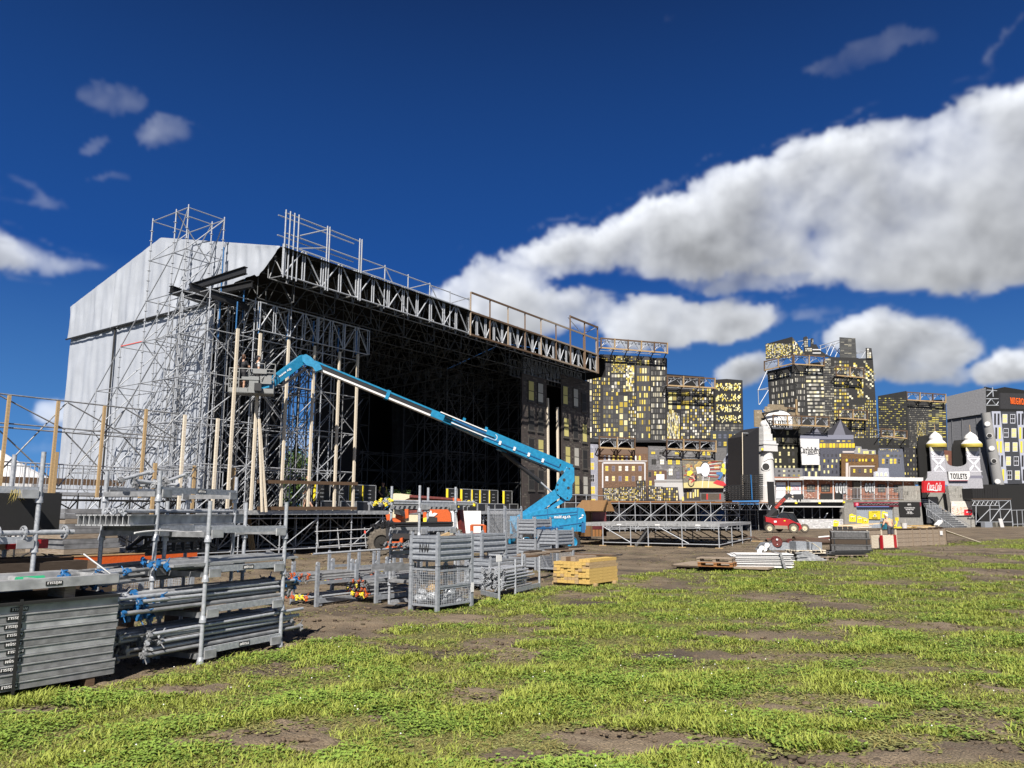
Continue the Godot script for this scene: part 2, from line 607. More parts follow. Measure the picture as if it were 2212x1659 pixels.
func make_ground():
	mud_noise = FastNoiseLite.new(); mud_noise.seed = 4; mud_noise.frequency = 0.16; mud_noise.fractal_octaves = 3
	fine_noise = FastNoiseLite.new(); fine_noise.seed = 9; fine_noise.frequency = 0.7; fine_noise.fractal_octaves = 4
	for q in [[1450,1605,260,34,0.8],[1900,1640,300,26,0.85],[2080,1560,170,36,0.65],[560,1600,180,36,0.7],[1780,1420,200,14,0.5],[1790,1310,90,12,1.0],[1700,1290,120,14,0.7],[1640,1375,160,14,0.9],[1900,1350,120,14,0.6],[1500,1420,160,14,0.75],[1350,1590,180,22,0.8],[640,1590,130,40,0.8],[2130,1190,130,16,1.0],[2080,1205,70,12,1.0],[2160,1235,90,10,0.9],[2150,1620,130,40,0.8],[1750,1520,260,26,0.5],[1200,1640,180,22,0.7],[380,1490,110,16,0.9],[90,1535,120,16,1.0],[950,1340,240,16,0.6],[760,1360,110,26,1.0],[1010,1335,70,7,0.9],[1930,1260,160,8,0.4],[2000,1450,200,12,0.45],[180,1490,80,14,0.9],[1000,1480,120,8,0.3],[1900,1600,200,20,0.5]]:
		var c := gr(q[0], q[1])
		var near := gr(q[0], q[1]+q[3])
		var side := gr(q[0]+q[2], q[1])
		patches.append([c.x,-c.z, absf(side.x - c.x), maxf(0.2, absf(c.z - near.z)), q[4]])
	var b := MB.new()
	var ds := []
	var d := 3.0
	while d < 110.0:
		ds.append(d)
		d *= 1.0145
	ds.append_array([130.0,170.0,260.0,500.0,1200.0,3000.0])
	var cols := 210
	var idx := []
	var grass_a := Color(0.15,0.15,0.045)
	var grass_b := Color(0.21,0.195,0.07)
	var mud_a := Color(0.20,0.147,0.095)
	var mud_b := Color(0.32,0.25,0.165)
	var mud_c := Color(0.075,0.055,0.038)
	for i in ds.size():
		var dd: float = ds[i]
		for j in cols+1:
			var x := (j/float(cols) - 0.5)*2.0*(dd*0.95+3.0)
			var z := -dd
			var m := mud_at(x, z) if dd < 130.0 else 0.0
			var rough := fine_noise.get_noise_2d(x*3.1, z*3.1)
			var rut := fine_noise.get_noise_2d(x*0.9+z*0.35,(z - x*0.3)*4.0)
			var y := 0.0
			if dd < 60.0:
				y = m*(rough*0.045+rut*0.03)+0.01*rough
			var mc := mud_a.lerp(mud_b, clampf(0.5+rut*1.2,0,1)).lerp(mud_c, clampf(0.1+mud_noise.get_noise_2d(x*2.0, z*2.0)*1.3,0,0.9))
			var gc := grass_a.lerp(grass_b, clampf(0.5+rough,0,1))
			if dd > 130.0:
				gc = Color(0.05,0.075,0.02)
			b.v.append(Vector3(x,y,z)); b.n.append(Vector3.UP); b.t.append(Vector2(x,z)); b.c.append(gc.lerp(mc,smoothstep(0.15,0.7,m)))
	for i in ds.size() - 1:
		for j in cols:
			var k := i*(cols+1)+j
			b.ix.append_array(PackedInt32Array([k, k+cols+1, k+1, k+1, k+cols+1, k+cols+2]))
	for i in range(1, ds.size() - 1):
		for j in range(1, cols):
			var k := i*(cols+1)+j
			b.n[k] = (b.v[k+1] - b.v[k - 1]).cross(b.v[k+cols+1] - b.v[k - cols - 1]).normalized()
	b.col = Color(0.09,0.11,0.025)
	b.quad(Vector3(-600,-0.004,600),Vector3(600,-0.004,600),Vector3(600,-0.004,-2.9),Vector3(-600,-0.004,-2.9))
	var gm := mat("ground",Color(1,1,1),0.95,0.0,noise_tex(0.06,Color(0.6,0.6,0.6),Color(1,1,1),5,512,51),0.9,true)
	gm.normal_enabled = true
	gm.normal_texture = noise_tex(0.07,Color(0,0,0),Color(1,1,1),5,512,52,true)
	gm.normal_scale = 1.6
	struct("ground",b.mesh(), gm)

func leaf_blade(m: MB, base: Vector3, lean: Vector3, hgt: float, wid: float, c: Color):
	m.col = c
	var side := lean.cross(Vector3.UP).normalized()*wid*0.5
	if side.length() < 0.0001:
		side = Vector3(wid*0.5,0,0)
	var p1 := base+Vector3.UP*hgt*0.6+lean*0.4
	var p2 := base+Vector3.UP*hgt+lean
	m.quad(base - side, base+side, p1+side*0.8, p1 - side*0.8)
	m.tri(p1 - side*0.8, p1+side*0.8, p2)

func make_grass():
	var r := RandomNumberGenerator.new()
	r.seed = 77
	var kinds := []
	for kind in 4:
		var m := MB.new()
		if kind == 0:
			for k in 10:
				var a := r.randf()*TAU
				var p := Vector3(r.randf_range(-0.09,0.09),0,r.randf_range(-0.09,0.09))
				var g := r.randf_range(0.6,1.3)
				leaf_blade(m,p,Vector3(cos(a),0,sin(a))*r.randf_range(0.02,0.08),r.randf_range(0.02,0.075),r.randf_range(0.007,0.013),Color(0.195*g,0.23*g,0.034*g))
		elif kind == 1:
			for k in 7:
				var p := Vector3(r.randf_range(-0.12,0.12),r.randf_range(0.006,0.045),r.randf_range(-0.12,0.12))
				var g := r.randf_range(0.55,1.45)
				m.col = Color(0.12*g,0.185*g,0.028*g)
				var a0 := r.randf()*TAU
				for l in 3:
					var a := a0+l*TAU/3.0
					var o := Vector3(cos(a),r.randf_range(-0.35,0.6),sin(a))*0.019
					var s := Vector3(-sin(a),r.randf_range(-0.5,0.5),cos(a))*0.012
					m.quad(p, p+o*0.6+s, p+o*1.1, p+o*0.6 - s)
		elif kind == 2:
			for k in 8:
				var a := r.randf()*TAU
				var p := Vector3(r.randf_range(-0.1,0.1),0.004,r.randf_range(-0.1,0.1))
				var g := r.randf_range(0.7,1.3)
				leaf_blade(m,p,Vector3(cos(a),0,sin(a))*r.randf_range(0.03,0.1),r.randf_range(0.006,0.035),r.randf_range(0.006,0.011),Color(0.27*g,0.235*g,0.075*g))
		else:
			for k in 9:
				var p := Vector3(r.randf_range(-0.13,0.13),r.randf_range(0.004,0.02),r.randf_range(-0.13,0.13))
				var g := r.randf_range(0.5,1.4)
				m.col = Color(0.18*g,0.185*g,0.06*g)
				var a := r.randf()*TAU
				var o := Vector3(cos(a),r.randf_range(-0.2,0.5),sin(a))*r.randf_range(0.015,0.035)
				var s := Vector3(-sin(a),r.randf_range(-0.3,0.3),cos(a))*r.randf_range(0.006,0.014)
				m.quad(p - o, p+s, p+o, p - s)
		kinds.append(m.mesh())
	var lists := [[],[],[],[]]
	var tries := 360000
	var sp := FastNoiseLite.new()
	sp.seed = 61; sp.frequency = 0.5; sp.fractal_octaves = 5; sp.fractal_gain = 0.6
	for k in tries:
		var d := 5.2*pow(60.0/5.2, pow(r.randf(),1.35))
		var x := r.randf_range(-1.0,1.0)*(d*0.72+0.6)
		var z := -d
		var lush := clampf(0.52+1.25*sp.get_noise_2d(x*0.8 - z*0.2, z*1.1+x*0.2),0.0,1.0)
		var hole := sp.get_noise_2d(x*5.0+50, z*5.0)
		var m := -1.0
		if r.randf() > lerpf(0.6,1.0, lush) - maxf(0.0, hole)*1.0:
			continue
		m = mud_at(x, z)
		if r.randf() < m*1.2 - 0.04:
			continue
		var q := sp.get_noise_2d(x*1.6+300, z*1.6)
		var kind := 3
		var u := r.randf()
		if u < lush*0.95:
			kind = 1 if r.randf() < clampf(0.34+q*1.5,0.04,0.85) else 0
		elif r.randf() < 0.38:
			kind = 2
		if m > 0.45 and kind < 2:
			kind = 3 - int(r.randf()*1.5)
		var s := r.randf_range(0.65,1.25)*(0.8+0.35*lush)*(1.0+d*0.010)
		var hgt := s*(0.6+0.35*lush)
		lists[kind].append(Transform3D(Basis(Vector3.UP,r.randf()*TAU).scaled(Vector3(s,hgt,s)),Vector3(x,0.0,z)))
	var names := ["grass","clover","dry_grass","pressed_leaves"]
	var labels := ["green grass tufts over the near part of the field","dark green clover patches growing through the grass","pale trodden dry grass round the muddy patches","bruised olive leaves pressed flat on the trodden soil"]
	for kind in 4:
		var mm := MultiMesh.new()
		mm.transform_format = MultiMesh.TRANSFORM_3D
		mm.mesh = kinds[kind]
		mm.instance_count = lists[kind].size()
		for i in lists[kind].size():
			mm.set_instance_transform(i, lists[kind][i])
		var o := MultiMeshInstance3D.new()
		o.name = names[kind]
		o.multimesh = mm
		o.material_override = M.foliage
		add_child(o)
		tag(o, labels[kind],"grass")
		o.set_meta("kind","stuff")
	var fl := MB.new()
	fl.col = Color(0.7,0.7,0.66)
	for k in 420:
		var d := r.randf_range(6.0,26.0)
		var x := r.randf_range(-0.7,0.7)*d
		if mud_at(x,-d) < 0.3 and sp.get_noise_2d(x,-d) > -0.05:
			fl.ball(Vector3(x,r.randf_range(0.06,0.10),-d),Vector3(0.008,0.007,0.008),6,4)
	var f := put(self,"clover_flowers",fl.mesh(), M.paint_plain, true)
	tag(f,"small white clover flowers dotted over the grass","flowers")
	var cl := MB.new()
	for k in 9000:
		var d := 5.5*pow(60.0/5.5, r.randf())
		var x := r.randf_range(-0.72,0.72)*d
		if mud_at(x,-d) > 0.55:
			var g := r.randf_range(0.5,1.3)
			cl.col = Color(0.09*g,0.066*g,0.042*g)
			var s := r.randf_range(0.008,0.035)*(1.0+d*0.02)
			cl.ball(Vector3(x,0.005,-d),Vector3(s*r.randf_range(0.8,1.6),s*0.7,s),5,3)
	var c := put(self,"dirt_clods",cl.mesh(), M.paint_plain, true)
	tag(c,"brown clods of earth scattered on the bare mud","dirt")

# ---------- scaffolding: standards, ledgers and braces on a grid
func lattice(p: Node3D, o: Vector3, a1: Vector3, l1: Array, a2: Vector3, l2: Array, ys: Array, hmax: Callable, m: Material, sd: int, single := true, r := 0.029, brace := 0.75, under := 0.0):
	var g := RandomNumberGenerator.new()
	g.seed = sd
	var far := MB.new()
	var ros := MB.new()
	var pt := func(i: int, j: int, y: float) -> Vector3: return o+a1*l1[i]+a2*l2[j]+UP*y
	var make := func(called: String, a: Vector3, b: Vector3, rr: float):
		if single:
			tube(p, called, a, b, rr, m)
		else:
			far.tube(a, b, rr,5,-1.0, false)
	for i in l1.size():
		for j in l2.size():
			var top: float = hmax.call(i, j)
			if top <= ys[0]:
				continue
			make.call("standard",pt.call(i, j, under), pt.call(i, j, top+0.15), r*1.1)
			if single:
				var y := under+0.5
				while y < top:
					var q: Vector3 = pt.call(i, j, y)
					ros.box(q,Vector3(0.062,0,0),Vector3(0,0.008,0),Vector3(0,0,0.062))
					y += 0.5
			for k in ys.size():
				var y: float = ys[k]
				if y > top+0.01:
					break
				if i+1 < l1.size() and hmax.call(i+1, j) >= y - 0.01:
					make.call("ledger",pt.call(i, j, y), pt.call(i+1, j, y), r*0.9)
					if k+1 < ys.size() and ys[k+1] <= maxf(top, hmax.call(i+1, j))+0.01 and g.randf() < brace:
						if (i+k+j) % 2 == 0:
							if ys[k+1] <= hmax.call(i+1, j)+0.01:
								make.call("brace",pt.call(i, j, y), pt.call(i+1, j, ys[k+1]), r*0.9)
						elif ys[k+1] <= top+0.01:
							make.call("brace",pt.call(i, j, ys[k+1]), pt.call(i+1, j, y), r*0.9)
				if j+1 < l2.size() and hmax.call(i, j+1) >= y - 0.01:
					make.call("ledger",pt.call(i, j, y), pt.call(i, j+1, y), r*0.9)
					if k+1 < ys.size() and ys[k+1] <= top+0.01 and g.randf() < brace:
						make.call("brace",pt.call(i, j, ys[k+1]), pt.call(i, j+1, y), r*0.9)
	if single:
		put(p,"rosettes",ros.mesh(), m, true)
	elif far.v.size():
		put(p,"far_tubes",far.mesh(), m, true)

func arr(a: float, b: float, n: int) -> Array:
	var o := []
	for i in n+1:
		o.append(lerpf(a, b, i/float(n)))
	return o

func girder(add: Callable, a: Vector3, b: Vector3, h: Vector3, n: int, r := 0.03, twin := true):
	add.call("chord",a, b, r)
	add.call("chord",a+h, b+h, r)
	for k in n+1:
		var p := a.lerp(b, k/float(n))
		var off := (b - a).normalized()*0.07
		add.call("post",p - off, p - off+h, r*0.9)
		if twin:
			add.call("post",p+off, p+off+h, r*0.9)
		if k < n:
			var q := a.lerp(b,(k+1)/float(n))
			var mid := (p+q)*0.5
			add.call("brace",p, mid+h - off, r*0.9)
			add.call("brace",q, mid+h+off, r*0.9)
			if twin:
				add.call("post",mid - off, mid - off+h, r*0.8)
				add.call("post",mid+off, mid+off+h, r*0.8)

func roof_y(w: float) -> float:
	var pr := [[-2.2,14.0],[8.1,16.6],[17.6,14.2]]
	if w <= pr[1][0]:
		return lerpf(pr[0][1], pr[1][1],(w - pr[0][0])/(pr[1][0] - pr[0][0]))
	return lerpf(pr[1][1], pr[2][1],(w - pr[1][0])/(pr[2][0] - pr[1][0]))

func cloth_sheet(s0: float, ws: Array, lo: Callable, hi: Callable, rows: int, amp: float, sd: int) -> ArrayMesh:
	var nz := FastNoiseLite.new()
	nz.seed = sd; nz.frequency = 0.55; nz.fractal_octaves = 3
	var b := MB.new()
	for i in ws.size():
		var w: float = ws[i]
		for k in rows+1:
			var f := k/float(rows)
			var y := lerpf(lo.call(w), hi.call(w), f)
			var fold := nz.get_noise_2d(w*2.2, y*0.28)*amp+nz.get_noise_2d(w*9.0, y*0.4+40)*amp*0.35
			for c in [5.7,12.2]:
				fold += exp(-pow((w - c - y*0.01)*2.6,2))*0.13*sin((w - c)*9.0+y*0.3)
			fold *= 1.0 - 0.85*pow(f,8.0)
			b.v.append(S(s0+fold,y,w)); b.n.append(-es); b.c.append(Color(1,1,1)); b.t.append(Vector2(w,y))
	for i in ws.size() - 1:
		for k in rows:
			var q := i*(rows+1)+k
			b.ix.append_array(PackedInt32Array([q, q+rows+1, q+1, q+1, q+rows+1, q+rows+2]))
	for i in range(1, ws.size() - 1):
		for k in range(1, rows):
			var q := i*(rows+1)+k
			b.n[q] = (b.v[q+1] - b.v[q - 1]).cross(b.v[q+rows+1] - b.v[q - rows - 1]).normalized()
	return b.mesh()

func make_stage():

	var t := thing("stage_hall","big festival stage with white tarpaulin gable, open black front and arched roof","stage")
	var s0 := -1.55
	put(t,"tarpaulin_wall",cloth_sheet(s0+0.06, arr(3.0,17.4,90), func(_w): return 0.0, func(_w): return 12.28,24,0.09,3), M.tarp)
	var lower := func(w: float) -> float:
		var pts := [[-2.0,14.0],[-1.58,13.7],[-0.42,12.86],[-0.2,13.02],[0.88,12.95],[3.2,12.3],[4.4,12.2],[17.6,12.22]]
		for i in pts.size() - 1:
			if w <= pts[i+1][0]:
				return lerpf(pts[i][1], pts[i+1][1], clampf((w - pts[i][0])/(pts[i+1][0] - pts[i][0]),0,1))
		return 12.22
	put(t,"tarpaulin_gable",cloth_sheet(s0 - 0.10, arr(-2.0,17.5,130), lower, func(w): return roof_y(w),14,0.12,8), M.tarp)
	put(t,"hem",hem_mesh(), M.black)
	var roof := MB.new()
	for k in 16:
		var w0 := lerpf(-2.2,17.6, k/16.0)
		var w1 := lerpf(-2.2,17.6,(k+1)/16.0)
		var e := S(s0+0.05, roof_y(w0), w0)
		var f := S(30.0, roof_y(w0), w0)
		var g := S(30.0, roof_y(w1), w1)
		var h := S(s0+0.05, roof_y(w1), w1)
		roof.quad(e, f, g, h)
	put(t,"roof_sheet",roof.mesh(), M.tarp)
	var lining := MB.new()
	for k in 16:
		var w0 := lerpf(-2.1,17.6, k/16.0)
		var w1 := lerpf(-2.1,17.6,(k+1)/16.0)
		lining.quad(S(s0+0.2, roof_y(w1) - 0.06, w1), S(29.9, roof_y(w1) - 0.06, w1), S(29.9, roof_y(w0) - 0.06, w0), S(s0+0.2, roof_y(w0) - 0.06, w0))
	put(t,"roof_lining",lining.mesh(), M.black_cloth)
	var back := func(called: String, w: float, x0: float, x1: float, y0: float, y1: float):
		var a := hit(x0,1000, S(0,0, w), ew)
		var b := hit(x1,1000, S(0,0, w), ew)
		a.y = y0; b.y = y0
		block(t, called,(a+b)*0.5+UP*(y1 - y0)*0.5, b - a, UP*(y1 - y0), ew*0.06, M.black_cloth)
	back.call("drape",6.5,405,604,0.0,12.4)
	back.call("drape",6.6,604,678,11.0,14.0)
	block(t,"drape",S(-1.35,6.1,5.0), es*0.06, UP*12.2, ew*3.4, M.black_cloth)
	back.call("drape",15.0,676,833,0.0,15.0)
	back.call("drape",15.0,833,889,3.9,15.0)
	back.call("drape",15.0,833,889,0.0,2.1)
	back.call("drape",15.0,889,1176,0.0,15.0)
	back.call("drape",15.02,1176,1222,10.6,15.0)
	back.call("drape",15.02,1222,1300,0.0,15.0)
	back.call("drape",7.0,678,775,0.0,13.8)
	var gab := PackedVector2Array([Vector2(0.6,0), Vector2(17.4,0), Vector2(17.4, roof_y(17.4) - 0.1), Vector2(8.1, roof_y(8.1) - 0.1), Vector2(-1.8, roof_y(-1.8) - 0.1), Vector2(-1.8,12.6), Vector2(0.6,12.4)])
	var gb := MB.new()
	gb.poly(gab, S(29.9,0,0), ew, UP,0.05)
	put(t,"black_gable",gb.mesh(), M.black_cloth)

	var ca := hit(845,1022, S(0,0,12.0), ew)
	var cb := hit(893,1022, S(0,0,12.0), ew)
	var cu := MB.new()
	var n := 40
	for i in n+1:
		var f := i/float(n)
		for k in 11:
			var y := lerpf(3.9+0.15*sin(f*9.0),11.0, k/10.0)
			var p := ca.lerp(cb, f)
			cu.v.append(Vector3(p.x,y,p.z) - ew*(0.16*sin(f*21.0+y*0.4)+0.1*sin(f*47.0)))
			cu.n.append(-ew); cu.c.append(Color(1,1,1)); cu.t.append(Vector2(f,y))
	for i in n:
		for k in 10:
			var q := i*11+k
			cu.ix.append_array(PackedInt32Array([q, q+1, q+11, q+1, q+12, q+11]))
	for i in range(1, n):
		for k in range(1,10):
			var q := i*11+k
			cu.n[q] = (cu.v[q+11] - cu.v[q - 11]).cross(cu.v[q+1] - cu.v[q - 1]).normalized()
	tag(put(self,"curtain",cu.mesh(), M.grey_cloth),"dark grey curtain hanging in folds inside the stage above the gap","curtain")

	var ft := thing("roof_front_truss","long steel lattice truss along the front edge of the stage roof","truss")
	var one := func(called: String, a: Vector3, b: Vector3, r: float): tube(ft, called, a, b, r, M.galv)
	var wf := -2.0
	girder(one, S(-1.4,12.75, wf), S(12.2,12.65, wf), UP*1.45,6,0.042)
	girder(one, S(12.2,12.6, wf), S(28.0,12.6, wf), UP*1.45,9,0.042)
	for k in 15:
		var s := -1.4+k*2.1
		tube(ft,"cross_tube",S(s,12.7, wf), S(s,12.75, wf+1.0),0.03, M.galv_old)
		tube(ft,"cross_tube",S(s,14.1, wf), S(s,14.15, wf+1.0),0.03, M.galv_old)
		tube(ft,"cross_brace",S(s,12.7, wf), S(s,14.15, wf+1.0),0.026, M.galv_old)
	var inner := MB.new()
	var addin := func(_c: String, a: Vector3, b: Vector3, r: float): inner.tube(a, b, r,5,-1.0, false)
	girder(addin, S(-1.4,12.75, wf+1.0), S(28.0,12.7, wf+1.0), UP*1.45,28,0.03, false)
	put(ft,"inner_chords",inner.mesh(), M.galv_old, true)
	for s in [-1.45,-1.2,-0.95,-0.7,1.05,1.2,3.2,3.35]:
		tube(ft,"mast",S(s,12.6, wf - 0.05), S(s,15.85, wf - 0.05),0.036, M.galv)
	for y in [15.72,14.75]:
		tube(ft,"rail",S(-1.45, y, wf), S(3.3, y, wf),0.034, M.galv)
		tube(ft,"rail",S(-1.45, y, wf+0.5), S(3.3, y, wf+0.5),0.03, M.galv)
	tube(ft,"brace",S(-0.7,14.8, wf), S(1.1,15.7, wf),0.03, M.galv)
	tube(ft,"brace",S(-0.7,14.2, wf), S(1.1,14.75, wf),0.03, M.galv)
	for k in 6:
		var s := 3.3+k*1.8
		tube(ft,"mast",S(s,12.6, wf), S(s,15.0 - k*0.04, wf),0.034, M.galv)
		if k < 5:
			tube(ft,"rail",S(s,14.85 - k*0.03, wf), S(s+1.8,14.85 - k*0.03, wf),0.032, M.galv)
			if k % 2 == 0:
				tube(ft,"brace",S(s,14.1, wf), S(s+1.8,14.85, wf),0.028, M.galv)
			else:
				tube(ft,"brace",S(s,14.85, wf), S(s+1.8,12.7, wf),0.028, M.galv)
	for k in 9:
		var s := 12.3+k*1.95
		plank(ft,"timber_post",S(s,12.5, wf - 0.12), S(s,15.2 if k < 7 else 15.3, wf - 0.12),0.10,0.09, M.wood_brown if k % 2 else M.wood_grey)
	for y in [12.55,13.95,15.15]:
		plank(ft,"timber_rail",S(12.3, y, wf - 0.16), S(20.2, y, wf - 0.16),0.08,0.11, M.wood_brown)
		plank(ft,"timber_rail",S(20.2, y+0.02, wf - 0.16), S(28.0, y+0.02, wf - 0.16),0.08,0.11, M.wood_grey)
	for s in [23.9,26.0,28.0]:
		plank(ft,"timber_post",S(s,12.5, wf - 0.2), S(s,16.2, wf - 0.2),0.12,0.1, M.wood_brown)
	plank(ft,"timber_rail",S(23.9,16.1, wf - 0.24), S(28.0,16.1, wf - 0.24),0.1,0.12, M.wood_brown)
	tube(ft,"brace",S(23.9,16.1, wf), S(26.0,15.2, wf),0.028, M.galv)
	tube(ft,"brace",S(28.0,16.1, wf), S(26.0,15.2, wf),0.028, M.galv)
	var edge := MB.new()
	var g := RandomNumberGenerator.new(); g.seed = 8
	for k in 60:
		var s := -1.2+k*0.5
		edge.box(S(s+0.25,13.95+g.randf()*0.18, wf+1.2), es*0.27, UP*(0.16+g.randf()*0.12), ew*0.4)
	put(t,"roof_edge_cloth",edge.mesh(), M.black_cloth, true)
	var fl := MB.new()
	fl.ball(S(8.8,14.32,wf+1.6),Vector3(1.2,0.16,1.2),12,6)
	fl.ball(S(4.2,14.35,wf+1.4),Vector3(0.9,0.1,1.2),12,6)
	put(t,"white_roof_flap",fl.mesh(), M.tarp, true)

	var grid := thing("roof_grid","dim steel lattice girders hanging under the black roof inside the stage","truss")
	var gm := MB.new()
	var addg := func(_c: String, a: Vector3, b: Vector3, r: float): gm.tube(a, b, r,5,-1.0, false)
	for w in [0.0,2.0,4.5,7.0,9.5,12.0]:
		girder(addg, S(-1.2,12.0, w), S(29.0,12.0, w), UP*1.3,15,0.03, false)
	for s in arr(0.0,28.0,11):
		girder(addg, S(s,11.9,-1.0), S(s,11.9,14.0), UP*1.3,7,0.03, false)
	for s in arr(6.0,20.0,5):
		girder(addg, S(s,10.6,2.0), S(s+2.0,10.6,12.0), UP*0.8,8,0.026, false)
	for k in 12:
		gm.tube(S(1.0+k*2.4,13.3,1.0), S(2.2+k*2.4,14.4,2.0),0.025,5,-1.0, false)
		gm.tube(S(1.0+k*2.4,13.3,1.0), S(-0.2+k*2.4,14.4,2.0),0.025,5,-1.0, false)
	put(grid,"girders",gm.mesh(), M.galv_shaded, true)

	var tw := thing("stair_step_scaffold","tall galvanised scaffold stepping down beside the white gable wall","scaffold")
	var tops := [16.0,16.0,16.0,10.0,8.0,6.0]
	lattice(tw, S(0,0,0), es,[-4.0,-2.1], ew,[1.75,2.75,4.75,6.75,8.75,10.75],[2.0,4.0,6.0,8.0,10.0,12.0,14.0,16.0], func(_i, j): return tops[j], M.galv,5, true,0.029,0.9)
	tube(tw,"ledger",S(-4.0,10.02,4.8), S(-4.0,10.02,6.7),0.034, M.red_tip)
	for q in [[-2.1,1.75,10.0,14.6],[-1.15,1.3,11.0,14.2]]:
		tube(tw,"blue_standard",S(q[0], q[2], q[1] - 0.1), S(q[0], q[3], q[1] - 0.1),0.036, M.blue_paint)
	for q in [[-4.1,12.05,1.0,-0.9,11.75,1.0],[-4.1,12.2,2.6,-1.4,12.05,2.9],[-3.0,12.55,2.8,-2.6,12.85,-0.9],[-2.2,12.45,2.8,-1.8,12.5,-0.3]]:
		var a := S(q[0], q[1], q[2])
		var b := S(q[3], q[4], q[5])
		var ib := MB.new()
		ib.beam(a, b,0.06,0.3); ib.beam(a+UP*0.15, b+UP*0.15,0.22,0.03); ib.beam(a - UP*0.15, b - UP*0.15,0.22,0.03)
		put(tw,"steel_beam",ib.mesh(), M.black_steel)

	var lw := thing("left_wing_scaffold","dense scaffold of the left stage wing in front of the black drape","scaffold")
	lattice(lw, S(0,0,0), es,[-3.6,-1.2,0.9,3.0,5.5], ew,[0.2,2.3,4.4],[2.15,4.1,6.1,8.1,10.1,11.9], func(_i, _j): return 11.9, M.galv,15, true,0.029,0.85,2.0)
	var more := MB.new()
	var gq := RandomNumberGenerator.new(); gq.seed = 31
	for k in 150:
		var s := gq.randf_range(-3.6,5.0)
		var w := gq.randf_range(0.6,6.0)
		var y := 2.2+2.0*gq.randi_range(0,4)
		if k % 3 == 0:
			more.tube(S(s,2.1, w), S(s,11.9, w),0.028,5,-1.0, false)
		else:
			more.tube(S(s, y, w), S(s+gq.randf_range(1.4,2.2), y+2.0, w),0.026,5,-1.0, false)
	put(lw,"inner_tubes",more.mesh(), M.galv_old, true)
	var truss := func(called: String, a: Vector3, b: Vector3, r: float): tube(lw, called, a, b, r, M.galv)
	girder(truss, S(-1.1,10.5,0.0), S(6.0,10.5,0.0), UP*1.35,4,0.032)
	for s in [-1.1,0.7,2.4,4.2,6.0]:
		girder(truss, S(s,10.5,0.0), S(s,10.5,1.2), UP*1.35,1,0.028, false)
	var spots := [[514.0,710.0,1105.0],[562.6,720.0,1104.0],[624.0,734.0,1103.0],[680.0,747.0,1103.0],[734.0,760.0,1104.0],[773.0,765.0,1104.0],[471.0,904.0,1104.0],[400.0,896.0,1090.0]]
	for q in spots:
		var top := hit(q[0], q[1], S(0,0,-0.12), ew)
		plank(lw,"timber_post",Vector3(top.x,2.12,top.z),top,0.10,0.12,M.wood_pale,es)
		if q[1] < 800:
			tube(lw,"blue_standard",top+ew*0.15, top+ew*0.15+UP*1.3,0.034, M.blue_paint)
	for q in [[561.0,914.0,575.0],[560.0,905.0,566.0]]:
		plank(lw,"leaning_timber",hit(q[2],1106, S(0,0,-0.6), ew), hit(q[0], q[1], S(0,0,-0.25), ew),0.09,0.08, M.wood_pale, es)
	for q in [[556.0,1040.0,772.0,1045.0],[556.0,1098.0,770.0,1098.0]]:
		plank(lw,"timber_rail",hit(q[0], q[1], S(0,0,-0.24), ew), hit(q[2], q[3], S(0,0,-0.24), ew),0.06,0.16, M.wood_brown)

	var inn := thing("inner_scaffold_towers","dim scaffold towers standing in the shade inside the stage","scaffold")
	for q in [[7.0,9.5,10.0,12.0],[14.0,16.0,10.0,12.0],[17.5,22.0,4.0,8.0],[10.5,12.0,11.0,13.0]]:
		lattice(inn, S(0,0,0), es, arr(q[0], q[1],2 if q[1] - q[0] < 3 else 3), ew, arr(q[2], q[3],1 if q[3] - q[2] < 3 else 2),[2.2,4.2,6.2,8.2,10.2,12.0], func(_i, _j): return 12.0, M.galv_shaded, int(q[0]*7), false,0.03,0.9,2.1)
	lattice(inn, S(0,0,0), es, arr(12.5,20.5,4), ew,[9.0,10.5],[2.2,3.6,5.0,6.2], func(_i, _j): return 6.2, M.galv_shaded,91, false,0.03,0.8,2.1)
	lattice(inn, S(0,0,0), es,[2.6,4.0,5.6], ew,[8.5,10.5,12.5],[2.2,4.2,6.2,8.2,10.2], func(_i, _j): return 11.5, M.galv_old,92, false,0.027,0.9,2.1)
	lattice(inn, S(0,0,0), es,[23.6,24.9,26.2], ew,[2.0,4.0,6.0,9.0],[2.2,4.2,6.2,8.2,10.2,12.0], func(_i, _j): return 12.0, M.galv_shaded,93, false,0.03,0.95,2.1)
	var rg := MB.new()
	var addr := func(_c: String, a: Vector3, b: Vector3, r: float): rg.tube(a, b, r,5,-1.0, false)
	for w in [0.0,1.2]:
		girder(addr, S(21.2,11.7, w), S(29.2,11.7, w), UP*1.2,8,0.034, true)
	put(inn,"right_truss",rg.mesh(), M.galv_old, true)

	brick_panel([1128.0,1182.0],2.2,11.7,21,[[0.34,0.96],[0.72,0.96],[0.34,0.74],[0.72,0.74],[0.34,0.53],[0.72,0.53],[0.34,0.30],[0.72,0.30]],[0,1,5],[[0.52,0.02]],"dark brick scenery panel with tall sash windows left of the open gap")
	brick_panel([1214.0,1276.0],2.2,12.4,22,[[0.12,0.92],[0.48,0.92],[0.78,0.90],[0.14,0.68],[0.46,0.68],[0.78,0.66],[0.18,0.47],[0.48,0.47],[0.78,0.46],[0.48,0.26],[0.78,0.26],[0.2,0.26]],[0,1,3,5,6,7,9,10],[[0.55,0.02]],"dark brick scenery panel with lit windows right of the open gap")
	for q in [[1183.0,860.0],[1204.0,880.0]]:
		var top := hit(q[0], q[1], S(0,0,-0.1), ew)
		var o := plank(self,"timber_post",Vector3(top.x,2.2,top.z),top,0.14,0.14,M.wood_pale,es)
		tag(o,"tall pale timber post between the two dark brick panels, "+("left" if q[0] < 1190 else "right")+" of the pair","post")

	var dk := thing("stage_deck","raised main stage deck on scaffold legs with aluminium edge","stage deck")
